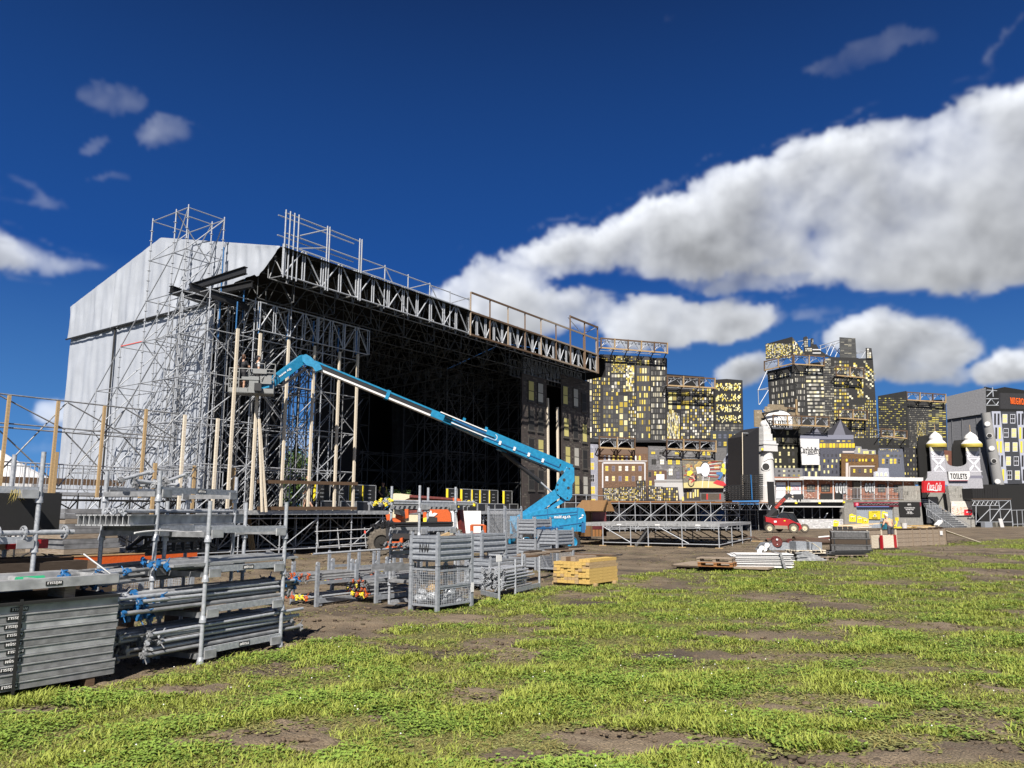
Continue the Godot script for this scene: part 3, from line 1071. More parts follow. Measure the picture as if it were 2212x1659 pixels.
	block(dk,"floor",S(13.4,2.06,7.4), es*34.4, UP*0.07, ew*15.0, M.deck_ply)
	var k := 0
	while k < 15:
		block(dk,"edge_beam",S(-3.8+k*2.3+1.15,2.02,-0.14), es*2.27, UP*0.2, ew*0.08, M.alu)
		k += 1
	lattice(dk, S(0,0,0), es, arr(-3.8,30.0,15), ew,[0.0,1.6],[0.3,1.75], func(_i, _j): return 1.8, M.galv,45, true,0.029,0.8)
	lattice(dk, S(0,0,0), es, arr(-3.5,29.5,22), ew,[3.0,4.2,5.6,8.0],[0.4,1.2], func(_i, _j): return 1.9, M.galv_old,46, false,0.03,0.5)
	block(dk,"back_skirt",S(13.4,1.0,10.5), es*34.0, UP*2.0, ew*0.05, M.black_cloth)
	for q in 16:
		block(dk,"sole_board",S(-3.8+q*2.253,0.03,0.0), es*0.5, UP*0.05, ew*0.2, M.wood)
	monitors()

func hem_mesh() -> ArrayMesh:
	var b := MB.new()
	b.beam(S(-1.72,12.2,3.1), S(-1.72,12.2,17.5),0.07,0.07)
	b.tube(S(-1.62,0,12.1), S(-1.62,12.2,12.1),0.05,6)
	return b.mesh()

func brick_panel(xs: Array, y0: float, y1: float, sd: int, wins: Array, lit: Array, arches: Array, label: String):
	var p0 := S(0,0,-0.05)
	var a := hit(xs[0],1000, p0, ew)
	var b := hit(xs[1],1000, p0, ew)
	a.y = y0; b.y = y0
	var x := b - a
	var t := thing("brick_panel",label,"scenery panel")
	var pm := MB.new()
	pm.col = Color(0.055,0.047,0.041)
	pm.poly(PackedVector2Array([Vector2(0,0), Vector2(1,0), Vector2(1, y1 - y0), Vector2(0, y1 - y0)]), a, x, UP,0.06)
	var g := RandomNumberGenerator.new(); g.seed = sd
	var wide := x.length()
	for k in int((y1 - y0)/0.14):
		var u := g.randf()*0.3
		while u < wide - 0.3:
			if g.randf() < 0.5:
				var c := g.randf_range(0.035,0.12)
				pm.col = Color(c*1.15,c,c*0.85)
				var o := a+x.normalized()*u+UP*(k*0.14+0.02) - ew*0.004
				pm.quad(o, o+x.normalized()*0.26, o+x.normalized()*0.26+UP*0.11, o+UP*0.11)
			u += 0.3
	put(t,"board",pm.mesh(), M.paint)
	for i in wins.size():
		var c: Vector3 = a+x*wins[i][0]+UP*((y1 - y0)*wins[i][1] - 0.75) - ew*0.03
		var ux := x.normalized()
		var wm := MB.new()
		var l := i in lit
		wm.col = Color(0.05,0.045,0.04)
		wm.box(c, ux*0.36, UP*0.74, ew*0.025)
		wm.box(c - UP*0.79, ux*0.42, UP*0.05, ew*0.05)
		var wo := put(t,"window",wm.mesh(), M.paint_plain)
		wm = MB.new()
		wm.col = Color(0.5,0.45,0.16) if l and i % 3 != 1 else Color(0.42,0.41,0.36) if l else Color(0.012,0.012,0.013)
		wm.box(c - UP*0.36 - ew*0.02, ux*0.31, UP*0.31, ew*0.012)
		put(wo,"pane",wm.mesh(), M.paint_plain)
		var dimmer := wm.col*0.85
		wm = MB.new()
		wm.col = dimmer
		wm.box(c+UP*0.34 - ew*0.02, ux*0.31, UP*0.33, ew*0.012)
		put(wo,"pane",wm.mesh(), M.paint_plain)
	for q in arches:
		var c: Vector3 = a+x*q[0] - ew*0.02
		var pts := PackedVector2Array([Vector2(-0.75,0), Vector2(0.75,0)])
		for k in 13:
			pts.append(Vector2(cos(PI*k/12.0)*0.75,1.7+sin(PI*k/12.0)*0.7))
		var am := MB.new()
		am.col = Color(0.012,0.011,0.011)
		am.poly(pts, c, x.normalized(), UP,0.02)
		put(t,"arched_doorway",am.mesh(), M.paint_plain)

func monitors():
	var xs := [[372.0,0],[1012.0,0],[1034.0,0],[1051.0,0],[1071.0,0],[1102.0,0],[700.0,0],[742.0,0],[775.0,1],[802.0,0],[982.0,0]]
	for i in xs.size():
		var p := hit(xs[i][0],1100, S(0,0,1.0), ew)
		p.y = 2.1
		if xs[i][0] < 500:
			continue
		var t := thing("flight_case","black flight case with open yellow-edged lid, on the deck edge %s" % ["","right of the orange lift","fifth from the brick panel","fourth from the brick panel","third from the brick panel","next but one to the brick panel","right beside the brick panel"][i if i < 6 else (0 if i < 7 else 1)] if i < 0 else "black flight case with open yellow-edged lid, "+["leftmost of all","first of the five before the brick panel","second of the five before the brick panel","third of the five before the brick panel","fourth of the five before the brick panel","nearest the brick panel","behind the pale timber posts","left behind the yellow clamped tubes","behind the yellow clamped tubes, taller stack","right behind the yellow clamped tubes","just right of the silver stillage posts"][i],"flight case","flight cases with open lids along the deck edge")
		block(t,"case",p+UP*0.26, es*1.0, UP*0.48, ew*0.6, M.black_plastic)
		block(t,"lid",p+UP*0.95+ew*0.25, es*0.95, UP*0.9, ew*0.10+UP*0.02, M.black)
		block(t,"lid_edge",p+UP*0.95+ew*0.2 - es*0.5, es*0.05, UP*0.88, ew*0.14, M.yellow)
		for s in [-0.5,0.5]:
			block(t,"metal_edge",p+UP*0.26+es*s - ew*0.31, es*0.05, UP*0.5, ew*0.03, M.alu)
		block(t,"metal_edge",p+UP*0.5 - ew*0.31, es*1.0, UP*0.05, ew*0.03, M.alu)
		block(t,"lid_frame",p+UP*1.41+ew*0.25, es*1.0, UP*0.04, ew*0.14, M.alu)
		block(t,"lid_frame",p+UP*0.95+ew*0.25+es*0.5, es*0.04, UP*0.94, ew*0.14, M.alu)
		for k in 3:
			block(t,"latch",p+UP*(0.72+k*0.2)+ew*0.19, es*0.25, UP*0.04, ew*0.02, M.alu)

func make_walkway():
	var t := thing("side_platform","raised side platform with galvanised railing and timber posts left of the stage","platform")
	var w := 0.9
	for k in 6:
		var s := -2.0 - k*2.07
		block(t,"deck_panel",S(s - 1.03,2.72, w+0.9), es*2.03, UP*0.12, ew*1.9, M.alu)
	for k in 6:
		var a := -1.9 - k*2.07
		var b := a - 2.03
		tube(t,"rail",S(a,3.82, w), S(b,3.82, w),0.026, M.galv)
		tube(t,"rail",S(a,2.9, w), S(b,2.9, w),0.024, M.galv)
		for q in 15:
			var s := lerpf(a, b, q/14.0)
			tube(t,"baluster",S(s,2.9, w), S(s,3.82, w),0.012 if q > 0 else 0.024, M.galv)
	for k in 5:
		var a := -1.9 - k*2.07
		tube(t,"rail",S(a,3.8, w+1.9), S(a - 2.03,3.8, w+1.9),0.024, M.galv)
		for q in 10:
			var s := a - 2.03*q/9.0
			tube(t,"baluster",S(s,2.9, w+1.9), S(s,3.8, w+1.9),0.012, M.galv)
	var px := [[20.0,860.0],[126.0,872.0],[226.0,882.0],[316.0,889.0]]
	for q in px:
		var top := hit(q[0], q[1], S(0,0, w - 0.1), ew)
		plank(t,"timber_post",Vector3(top.x,2.6,top.z),top+UP*0.1,0.11,0.1,M.wood,es)
	for q in [[335.0,1008.0],[420.0,1013.0],[505.0,1018.0],[122.0,985.0]]:
		var top := hit(q[0], q[1], S(0,0, w - 0.12), ew)
		plank(t,"timber_post",Vector3(top.x,1.3,top.z),top+UP*0.15,0.12,0.12,M.wood,es)
	var ends := [-17.0,-14.0,-11.3,-8.9,-6.6,-4.3]
	for i in ends.size() - 1:
		var a: float = ends[i]
		var b: float = ends[i+1]
		for y in [6.25,5.2,5.05]:
			tube(t,"upper_rail",S(a, y, w), S(b, y, w),0.028, M.galv_old)
		tube(t,"brace",S(a,6.2, w), S(b,5.15, w),0.028, M.galv_old)
		tube(t,"brace",S(b,6.2, w+0.1), S(a,3.0, w+0.1),0.028, M.galv_old)
		tube(t,"brace",S(a,5.1, w+0.1), S(b,3.0, w+0.1),0.028, M.galv_old)
	plank(t,"toe_board",S(-12.5,3.25, w+1.9), S(-5.4,3.25, w+1.9),0.05,0.25, M.wood_brown)
	lattice(t, S(0,0,0), es, arr(-18.5,-2.0,8), ew,[w, w+1.9],[0.3,1.4,2.5], func(_i, _j): return 2.6, M.black_steel,61, true,0.03,0.95)
	for q in 12:
		var s := -11.9 - q*0.28
		tube(t,"baluster",S(s,3.3, w - 0.4), S(s,4.3, w - 0.4),0.012, M.galv)
	tube(t,"rail",S(-11.6,4.3, w - 0.4), S(-16.0,4.3, w - 0.4),0.026, M.galv)

# ---------- the painted city: flat scenery boards on scaffolds, with windows standing proud of the boards
var c1 := Vector3(0.927,0,-0.375)
var cn := Vector3(-0.375,0,-0.927)
var Z6 := [1206.9,685.8,0.281]
var Z7 := [1591.0,685.8,0.3141]
var ZA := [1591.0,713.2,0.2594]
var ZB := [1591.0,877.8,0.2594]
var ZR := [1865.3,932.6,0.16534]
var YEL := [Color(0.52,0.41,0.06),Color(0.58,0.50,0.14),Color(0.36,0.27,0.04),Color(0.62,0.57,0.33),Color(0.27,0.22,0.07)]
var WHI := [Color(0.62,0.61,0.55),Color(0.46,0.45,0.38),Color(0.60,0.54,0.32),Color(0.30,0.29,0.26)]
var DRK := [Color(0.06,0.06,0.062),Color(0.09,0.088,0.085),Color(0.045,0.045,0.05)]
var GRY := [Color(0.25,0.24,0.2),Color(0.16,0.155,0.14),Color(0.33,0.31,0.24)]

class Board:
	var p: Vector3
	var n: Vector3
	var x: Vector3
	var z: Array
	var node: Node3D

func pix(z: Array, x: float, y: float) -> Vector2:
	return Vector2(z[0]+x*z[2], z[1]+y*z[2])

func on(b: Board, x: float, y: float, proud := 0.0) -> Vector3:
	var q := pix(b.z, x, y)
	return hit(q.x, q.y, b.p - b.n*proud, b.n)

func board(node: Node3D, z: Array, p: Vector3, n: Vector3, pts: Array, c: Color, called := "board",thick := 0.12, proud := 0.0) -> Board:
	var b := Board.new()
	b.p = p; b.n = n; b.x = UP.cross(-n).normalized(); b.z = z; b.node = node
	var o := on(b, pts[0][0], pts[0][1], proud)
	var poly := PackedVector2Array()
	for q in pts:
		var w := on(b, q[0], q[1], proud) - o
		poly.append(Vector2(w.dot(b.x), w.y))
	var m := MB.new()
	m.col = c
	m.poly(poly, o, b.x, UP, thick)
	put(node, called, m.mesh(), M.paint)
	return b

func shape(m: MB, b: Board, pts: Array, c: Color, proud := 0.012, thick := 0.008):
	m.col = c
	var o := on(b, pts[0][0], pts[0][1], proud)
	var poly := PackedVector2Array()
	for q in pts:
		var w := on(b, q[0], q[1], proud) - o
		poly.append(Vector2(w.dot(b.x), w.y))
	m.poly(poly, o, b.x, UP, thick)

func rect(m: MB, b: Board, x0: float, y0: float, x1: float, y1: float, c: Color, proud := 0.012):
	shape(m, b,[[x0, y1],[x1, y1],[x1, y0],[x0, y0]], c, proud)

func pick(g: RandomNumberGenerator, a: Array) -> Color:
	return a[g.randi() % a.size()]

func wgrid(m: MB, b: Board, r: Array, cols: int, rows: int, fw: float, fh: float, lit: float, pal: Array, g: RandomNumberGenerator, skip := 0.0, dark := DRK):
	for i in cols:
		for j in rows:
			if g.randf() < skip:
				continue
			var u := r[0]+(i+0.5 - fw*0.5)*(r[2] - r[0])/cols as float
			var v := r[1]+(j+0.5 - fh*0.5)*(r[3] - r[1])/rows as float
			var u1: float = u+fw*(r[2] - r[0])/cols
			var v1: float = v+fh*(r[3] - r[1])/rows
			rect(m, b, u, v, u1, v1, pick(g, pal) if g.randf() < lit else pick(g, dark))

func windows(b: Board, called: String, m: MB):
	put(b.node, called, m.mesh(), M.paint_plain, true)

func cross_window(b: Board, x0: float, y0: float, x1: float, y1: float, c: Color, frame: Color, arch := false):
	var m := MB.new()
	var w := x1 - x0
	var h := y1 - y0
	var o: MeshInstance3D
	if arch:
		var pts := [[x0, y1],[x1, y1]]
		for k in 9:
			pts.append([(x0+x1)*0.5+cos(PI*k/8.0)*w*0.5, y0+w*0.5 - sin(PI*k/8.0)*w*0.5])
		shape(m, b, pts, frame,0.015)
		o = put(b.node,"window",m.mesh(), M.paint_plain)
		m = MB.new()
		pts = [[x0+w*0.12, y1 - h*0.05],[x1 - w*0.12, y1 - h*0.05]]
		for k in 9:
			pts.append([(x0+x1)*0.5+cos(PI*k/8.0)*w*0.38, y0+w*0.5 - sin(PI*k/8.0)*w*0.38])
		shape(m, b, pts, c,0.035)
	else:
		rect(m, b, x0 - w*0.1, y0 - h*0.06, x1+w*0.1, y1+h*0.08, frame,0.015)
		o = put(b.node,"window",m.mesh(), M.paint_plain)
		m = MB.new()
		for i in 2:
			for j in 2:
				rect(m, b, x0+w*(0.52*i), y0+h*(0.53*j), x0+w*(0.52*i+0.46), y0+h*(0.53*j+0.45), c,0.035)
	put(o,"glazing",m.mesh(), M.paint_plain)

func truss_box(label: String, z: Array, p: Vector3, n: Vector3, x0: float, y0: float, x1: float, y1: float, h: float, bays: int):
	var b := Board.new()
	b.p = p; b.n = n; b.x = UP.cross(-n).normalized(); b.z = z
	var t := thing("lattice_balcony",label,"truss","timber framed lattice boxes on the scenery")
	var a := on(b, x0, y0)
	var e := on(b, x1, y1)
	var a2 := on(b, x0, y0+h)
	var e2 := on(b, x1, y1+h)
	var k := 0
	while k <= bays:
		var f := k/float(bays)
		plank(t,"timber_post",a2.lerp(e2, f) - UP*0.15, a.lerp(e, f)+UP*0.1,0.16,0.12, M.wood if k % 2 else M.wood_brown, b.x)
		k += 1
	plank(t,"timber_rail",a, e,0.12,0.16, M.wood_brown)
	plank(t,"timber_rail",a2, e2,0.12,0.16, M.wood)
	var m := MB.new()
	for i in bays:
		var p0 := a.lerp(e, i/float(bays))+n*0.25
		var p1 := a.lerp(e,(i+1)/float(bays))+n*0.25
		var q0 := a2.lerp(e2, i/float(bays))+n*0.25
		var q1 := a2.lerp(e2,(i+1)/float(bays))+n*0.25
		var mid := (p0+p1)*0.5
		m.tube(q0, mid,0.045,5,-1.0, false); m.tube(q1, mid,0.045,5,-1.0, false)
		m.tube(p0, p1,0.04,5,-1.0, false); m.tube(q0, q1,0.04,5,-1.0, false)
		for s in [0.04,0.12]:
			m.tube(p0.lerp(p1, s), q0.lerp(q1, s),0.04,5,-1.0, false)
			m.tube(p0.lerp(p1,1 - s), q0.lerp(q1,1 - s),0.04,5,-1.0, false)
		m.tube(p0, p0+n*1.2,0.035,5,-1.0, false); m.tube(q0, q0+n*1.2,0.035,5,-1.0, false)
		m.tube(p0+n*1.2, p1+n*1.2,0.035,5,-1.0, false); m.tube(q0+n*1.2, q1+n*1.2,0.035,5,-1.0, false)
		m.tube(q0+n*1.2, p1+n*1.2,0.035,5,-1.0, false)
	put(t,"lattice",m.mesh(), M.galv, true)
	var kb := MB.new()
	for i in bays+1:
		var q := a2.lerp(e2, i/float(bays))
		kb.tube(q+n*0.2, q+n*1.4 - UP*1.1,0.07,5)
	put(t,"bracket",kb.mesh(), M.black_steel, true)

func fac(label: String, called := "scenery_facade") -> Node3D:
	return thing(called, label,"scenery building","flat scenery buildings of the painted city")

func make_city():
	var g := RandomNumberGenerator.new()
	g.seed = 99
	var F0 := gr(1315.7,1149.5)
	var base := Color(0.03,0.03,0.032)

	var t := fac("tall black facade with yellow and white windows right beside the main stage")
	var pA := F0+cn*6.5
	var b := board(t, Z6, pA, cn,[[215,960],[835,960],[833,318],[712,308],[708,300],[318,282],[300,450],[215,455]], base)
	var m := MB.new()
	for q in [[404,292,512,430,0.045],[455,600,532,940,0.06],[598,300,700,945,0.05],[340,520,458,935,0.042],[708,310,830,948,0.02],[532,570,596,940,0.025]]:
		rect(m,b,q[0],q[1],q[2],q[3],Color(q[4],q[4],q[4]*1.04),0.006)
	wgrid(m, b,[328,308,394,450],4,4,0.62,0.72,0.55, YEL, g)
	wgrid(m, b,[328,460,394,520],4,2,0.6,0.7,0.4, YEL, g)
	wgrid(m, b,[405,298,512,425],9,9,0.66,0.7,0.75, YEL, g)
	wgrid(m, b,[512,300,596,366],6,5,0.7,0.7,0.5, YEL, g)
	wgrid(m, b,[404,435,516,575],5,5,0.72,0.8,0.6, YEL+WHI, g)
	wgrid(m, b,[518,370,580,568],6,15,1.0,1.0,0.75, YEL+WHI, g)
	wgrid(m, b,[600,318,698,500],5,3,0.66,0.66,0.6, YEL, g)
	wgrid(m, b,[600,520,705,935],6,8,0.62,0.66,0.45, YEL, g)
	wgrid(m, b,[710,325,820,945],8,15,0.66,0.7,0.5, WHI+GRY, g)
	wgrid(m, b,[342,535,458,915],6,11,0.72,0.72,0.4, YEL, g)
	wgrid(m, b,[464,600,532,925],2,7,0.74,0.8,0.65, YEL+WHI, g)
	wgrid(m, b,[536,575,596,935],4,13,0.62,0.7,0.55, YEL+WHI, g)
	wgrid(m, b,[218,462,256,930],2,10,0.7,0.8,0.55, WHI, g)
	wgrid(m, b,[262,455,322,915],4,15,0.55,0.66,0.45, YEL, g)
	windows(b,"small_windows",m)
	t = fac("black facade with big yellow square windows and a striped yellow tower")
	b = board(t,Z6,pA+cn*0.5,cn,[[800,965],[1215,965],[1212,540],[836,522]],Color(0.018,0.018,0.02))
	m = MB.new()
	rect(m,b,1005,540,1080,930,Color(0.03,0.03,0.032),0.006)
	wgrid(m, b,[842,572,1004,706],5,4,0.84,0.84,0.66, YEL, g)
	for q in [[815,735,832],[832,725,850],[850,690,868],[868,712,886],[886,728,908],[908,735,930]]:
		wgrid(m, b,[q[0], q[1], q[2],935],4,10,0.9,0.92,0.72, YEL+WHI, g)
	wgrid(m, b,[940,715,1002,935],4,9,0.7,0.78,0.6, WHI+YEL, g)
	wgrid(m, b,[1010,545,1190,930],10,17,0.66,0.76,0.55, YEL+WHI, g)
	windows(b,"small_windows",m)
	t = fac("black facade of pale yellow pixel blocks at the right end of the first city row")
	b = board(t,Z6,pA+cn*0.3,cn,[[1200,900],[1420,905],[1413,482],[1290,472],[1200,478]],Color(0.02,0.02,0.02))
	m = MB.new()
	for j in 4:
		for i in 6:
			var x := 1208+i*33
			var y := 505+j*82
			wgrid(m,b,[x,y,x+27,y+58],4,6,1.0,1.0,0.62 - 0.05*j,[Color(0.66,0.6,0.26),Color(0.72,0.68,0.4),Color(0.6,0.48,0.06)],g,0.25,[base])
	wgrid(m, b,[1205,820,1415,900],14,4,0.8,0.8,0.3, GRY, g)
	windows(b,"pixel_windows",m)
	t = fac("slate blue block with lit cross windows above the white house")
	b = board(t,Z6,pA - cn*1.0,cn,[[1168,1110],[1424,1110],[1420,876],[1168,870]],Color(0.05,0.055,0.068))
	m = MB.new()
	wgrid(m, b,[1068,1020,1170,1062],3,1,0.5,0.7,0.8, YEL, g)
	for i in 6:
		for j in 3:
			var x := 1187+i*40.5
			var y := 897+j*58
			cross_window(b,x,y,x+22,y+34,pick(g,YEL) if g.randf() < 0.6 else Color(0.1,0.11,0.15),Color(0.035,0.038,0.048))

	t = fac("narrow lilac grey house front with one column of windows")
	b = board(t,Z6,pA - cn*1.4,cn,[[230,1420],[304,1420],[304,975],[230,972]],Color(0.30,0.31,0.38))
	for q in [[235,985,265,1010,0],[235,1040,268,1080,1],[238,1118,270,1170,1],[243,1208,274,1262,2],[246,1300,278,1355,1],[248,1395,280,1418,1]]:
		cross_window(b,q[0],q[1],q[2],q[3],[Color(0.25,0.27,0.33),Color(0.55,0.42,0.04),Color(0.02,0.02,0.025)][q[4]],Color(0.42,0.42,0.46),q[4] == 0)
	t = fac("brown brick house front with a pale painted frame and small lit windows")
	b = board(t,Z6,pA - cn*1.5,cn,[[304,1420],[688,1420],[686,1000],[660,996],[304,992]],Color(0.17,0.10,0.062))
	m = MB.new()
	for k in 520:
		var x := g.randf_range(306,676)
		var y := 1010+int(g.randf_range(0,100))*4.0
		var c := g.randf_range(0.6,1.5)
		rect(m,b,x,y,x+8,y+3.2,Color(0.17*c,0.10*c,0.062*c),0.005)
	rect(m,b,304,1000,686,1048,Color(0.13,0.09,0.065),0.006)
	for q in [[333,1112,668,1124],[333,1112,343,1310],[658,1112,668,1310],[306,1100,680,1106]]:
		rect(m,b,q[0],q[1],q[2],q[3],Color(0.5,0.5,0.52),0.012)
	put(t,"painted_bricks",m.mesh(), M.paint_plain, true)
	for i in 9:
		cross_window(b,345+i*33.6,1060,345+i*33.6+19,1100,[Color(0.6,0.47,0.08),Color(0.7,0.7,0.66),Color(0.2,0.2,0.25),Color(0.62,0.5,0.06)][g.randi() % 4],Color(0.22,0.2,0.2),true)
	for j in 2:
		for i in 6:
			cross_window(b,360+i*51,1143+j*78,360+i*51+20,1143+j*78+36,[Color(0.65,0.5,0.05),Color(0.09,0.08,0.12),Color(0.7,0.66,0.5),Color(0.72,0.72,0.68),Color(0.66,0.55,0.2),Color(0.13,0.12,0.2)][(i+j*3) % 6],Color(0.3,0.27,0.27))
	t = fac("mottled grey house front with a white balcony beside the mural")
	b = board(t,Z6,pA - cn*1.45,cn,[[688,1420],[1290,1420],[1290,1000],[960,1012],[825,1000],[824,992],[690,988]],Color(0.16,0.16,0.165))
	m = MB.new()
	for k in 160:
		var x := g.randf_range(690,1180)
		var y := g.randf_range(1000,1180)
		var c := g.randf_range(0.10,0.24)
		rect(m,b,x,y,x+g.randf_range(14,40),y+g.randf_range(8,20),Color(c,c,c*1.03),0.005)
	rect(m,b,690,1175,830,1290,Color(0.10,0.062,0.05),0.014)
	rect(m,b,735,1245,960,1262,Color(0.3,0.3,0.3),0.016)
	rect(m,b,738,1268,960,1400,Color(0.42,0.42,0.42),0.016)
	rect(m,b,750,1205,812,1248,Color(0.62,0.64,0.68),0.03)
	put(t,"painted_walls",m.mesh(), M.paint_plain, true)
	for q in [[712,1032,742,1050,1],[775,1034,806,1050,0],[893,1036,926,1052,1],[716,1090,748,1128,0],[780,1092,810,1130,3],[840,1094,872,1130,1],[902,1094,932,1130,1],[846,1162,876,1214,3],[905,1185,930,1240,2],[692,1188,710,1225,0],[735,1185,750,1215,1],[775,1185,790,1203,1],[697,1255,715,1292,1],[1105,1030,1125,1060,1],[1142,1032,1165,1060,1]]:
		cross_window(b,q[0],q[1],q[2],q[3],[Color(0.02,0.02,0.022),Color(0.62,0.5,0.07),Color(0.14,0.14,0.17),Color(0.68,0.68,0.6)][q[4]],Color(0.09,0.09,0.09))
	t = fac("white house front with wavy gables beside the black tower")
	b = board(t,Z6,pA - cn*1.7,cn,[[1272,1340],[1436,1340],[1428,1115],[1268,1100]],Color(0.5,0.52,0.58))
	m = MB.new()
	shape(m,b,[[1262,1105],[1432,1118],[1424,1045],[1300,1040]],Color(0.24,0.26,0.32),0.01)
	for k in 3:
		var x := 1308.0+k*62
		var pts := [[x - 32,1122]]
		for q in 9:
			pts.append([x+cos(PI - PI*q/8.0)*26,1112 - sin(PI*q/8.0)*28])
		pts.append([x+32,1122])
		shape(m,b,pts,Color(0.62,0.64,0.7),0.03)
	put(t,"roof",m.mesh(), M.paint_plain, true)
	for q in [[1298,1094,1322,1116,0,1],[1360,1094,1384,1116,0,1],[1297,1136,1330,1154,1,1],[1358,1136,1386,1156,1,1],[1304,1188,1334,1224,0,0],[1364,1188,1394,1228,2,0],[1422,1190,1434,1224,1,0],[1306,1260,1336,1316,0,0],[1366,1262,1396,1312,2,0]]:
		cross_window(b,q[0],q[1],q[2],q[3],[Color(0.04,0.045,0.06),Color(0.6,0.5,0.1),Color(0.2,0.19,0.14)][q[4]],Color(0.55,0.57,0.62),q[5] == 1)
	mural(g, pA - cn*1.9)

	var lean := [[345,1310,470,1412,12,10,"speckled black and cream scenery panel leaning first on the left"],[472,1302,605,1412,13,9,"yellow flecked scenery panel leaning second from the left"],[690,1300,800,1412,9,7,"black panel of yellow and white bars leaning in the middle"],[803,1305,918,1412,6,5,"black panel with slanted white and grey windows leaning at the right"]]
	for q in lean:
		t = thing("leaning_panel",q[6],"scenery panel","scenery panels leaning on the city deck")
		b = board(t, Z6, pA - cn*3.0, cn,[[q[0], q[3]],[q[2]+12, q[3]],[q[2] - 2, q[1]],[q[0] - 6, q[1]]], base,"board",0.06)
		m = MB.new()
		wgrid(m, b,[q[0]+2, q[1]+3, q[2], q[3] - 4], q[4], q[5],0.6,0.78,0.62, YEL+WHI, g)
		windows(b,"small_windows",m)
	t = thing("leaning_panel","tall narrow black panel with vertical yellow stripes leaning upright","scenery panel","scenery panels leaning on the city deck")
	b = board(t, Z6, pA - cn*3.2, cn,[[612,1412],[690,1412],[666,1252],[596,1254]], base,"board",0.06)
	m = MB.new()
	for k in 5:
		wgrid(m, b,[606+k*14,1260,612+k*14,1408],1,9,0.9,0.8,0.7, YEL+WHI, g)
	windows(b,"stripes",m)
	t = thing("leaning_panel","grey round-topped panel with yellow and white bars leaning by the mural","scenery panel","scenery panels leaning on the city deck")
	b = board(t,Z6,pA - cn*3.0,cn,[[972,1408],[1092,1408],[1080,1318],[1030,1318],[1024,1340],[980,1344],[962,1356]],Color(0.05,0.05,0.052),"board",0.06)
	m = MB.new()
	for q in [[986,1345,1000,1390],[1008,1343,1020,1388],[1030,1345,1040,1388],[1045,1322,1056,1378],[1064,1322,1075,1378],[948,1378,962,1408]]:
		rect(m, b, q[0], q[1], q[2], q[3], pick(g, YEL+WHI),0.02)
	windows(b,"bars",m)
	t = thing("crate","red edged crate of parts on a pallet at the right end of the city deck","crate")
	b = board(t,Z6,pA - cn*3.2,cn,[[1135,1400],[1248,1400],[1248,1355],[1135,1355]],Color(0.10,0.085,0.07),"side",1.0)
	m = MB.new()
	for x in [1135,1236]:
		rect(m,b,x,1355,x+12,1400,Color(0.4,0.03,0.03),0.03)
	put(t,"red_edges",m.mesh(), M.paint_plain, true)

	truss_box("long timber and steel lattice box on top of the tallest left facade",Z6, pA - cn*1.2, cn,325,160,835,200,72,5)
	truss_box("lattice box on top of the facade with big yellow squares",Z6, pA - cn*1.2, cn,835,450,1200,470,72,3)
	truss_box("short lattice box above the brown brick house",Z6, pA - cn*2.4, cn,312,918,585,930,82,2)
	truss_box("three bay lattice box above the grey house and mural",Z6, pA - cn*2.4, cn,832,934,1208,952,76,3)
	var sc := thing("city_scaffold","black draped scaffold that carries the first row of city facades","scaffold")
	var f0 := hit(1290,1000, pA+cn*0.7, cn); f0.y = 0
	block(sc,"drape",f0+c1*8.0+UP*9.6+cn*0.3, c1*15.5, UP*19.0, cn*0.1, M.black_cloth)
	block(sc,"drape",f0+c1*17.5+UP*6.9+cn*0.3, c1*3.4, UP*13.8, cn*0.1, M.black_cloth)
	lattice(sc, f0+cn*1.0, c1, arr(0.0,18.0,6), cn,[0.0,3.0],[2.0,6.0,10.0,14.0,17.5], func(i, _j): return 18.5 if i < 3 else 13.5, M.galv_old,301, false,0.05,0.9)

	var dk := thing("city_deck","long raised deck on silver scaffold in front of the painted city","stage deck")
	var d0 := gr(1296,1150)
	block(dk,"floor",d0+c1*11.5+cn*4.0+UP*3.18, c1*24.5, UP*0.12, cn*8.0, M.wood_orange)
	lattice(dk, d0+c1*0.4, c1, arr(0.0,17.5,9), cn,[0.0,2.2],[0.3,1.75,3.0], func(_i, _j): return 3.05, M.galv,311, true,0.042,0.95)
	lattice(dk, d0+cn*3.5, c1, arr(0.0,23.0,16), cn,[0.0,1.5],[0.5,1.8], func(_i, _j): return 3.0, M.galv_old,312, false,0.04,0.9)
	var tr := func(called: String, a: Vector3, e: Vector3, r: float): tube(dk, called, a, e, r, M.galv)
	girder(tr, d0+c1*15.6+UP*2.35, d0+c1*23.4+UP*2.35, UP*0.75,6,0.04, false)
	for k in 5:
		tube(dk,"standard",d0+c1*(17.5+k*1.5), d0+c1*(17.5+k*1.5)+UP*2.4,0.035, M.galv_old)
	block(dk,"skirt",d0+c1*14.0+cn*6.6+UP*1.55, c1*30.0, UP*3.0, cn*0.05, M.black_cloth)
	var misc := MB.new()
	misc.col = Color(0.5,0.5,0.5); misc.box(d0+c1*5.0+cn*4.5+UP*1.7,c1*0.75,UP*0.8,cn*0.1)
	misc.col = Color(0.03,0.1,0.3); misc.box(d0+c1*17.5+cn*4.5+UP*1.6,c1*1.8,UP*0.7,cn*0.3)
	tag(put(self,"stored_sheets",misc.mesh(), M.paint_plain, true),"white and blue sheets stored in the dark under the city deck","sheets")
	var rl := thing("railing","plain scaffold railing in front of the right dark brick panel","railing")
	for k in 5:
		tube(rl,"post",S(26.0+k*1.6,2.1,-0.3), S(26.0+k*1.6,3.4,-0.3),0.035, M.galv)
	for y in [2.75,3.35]:
		tube(rl,"rail",S(26.0, y,-0.3), S(32.4, y,-0.3),0.035, M.galv)
	city_towers(g)
	city_lower(g)

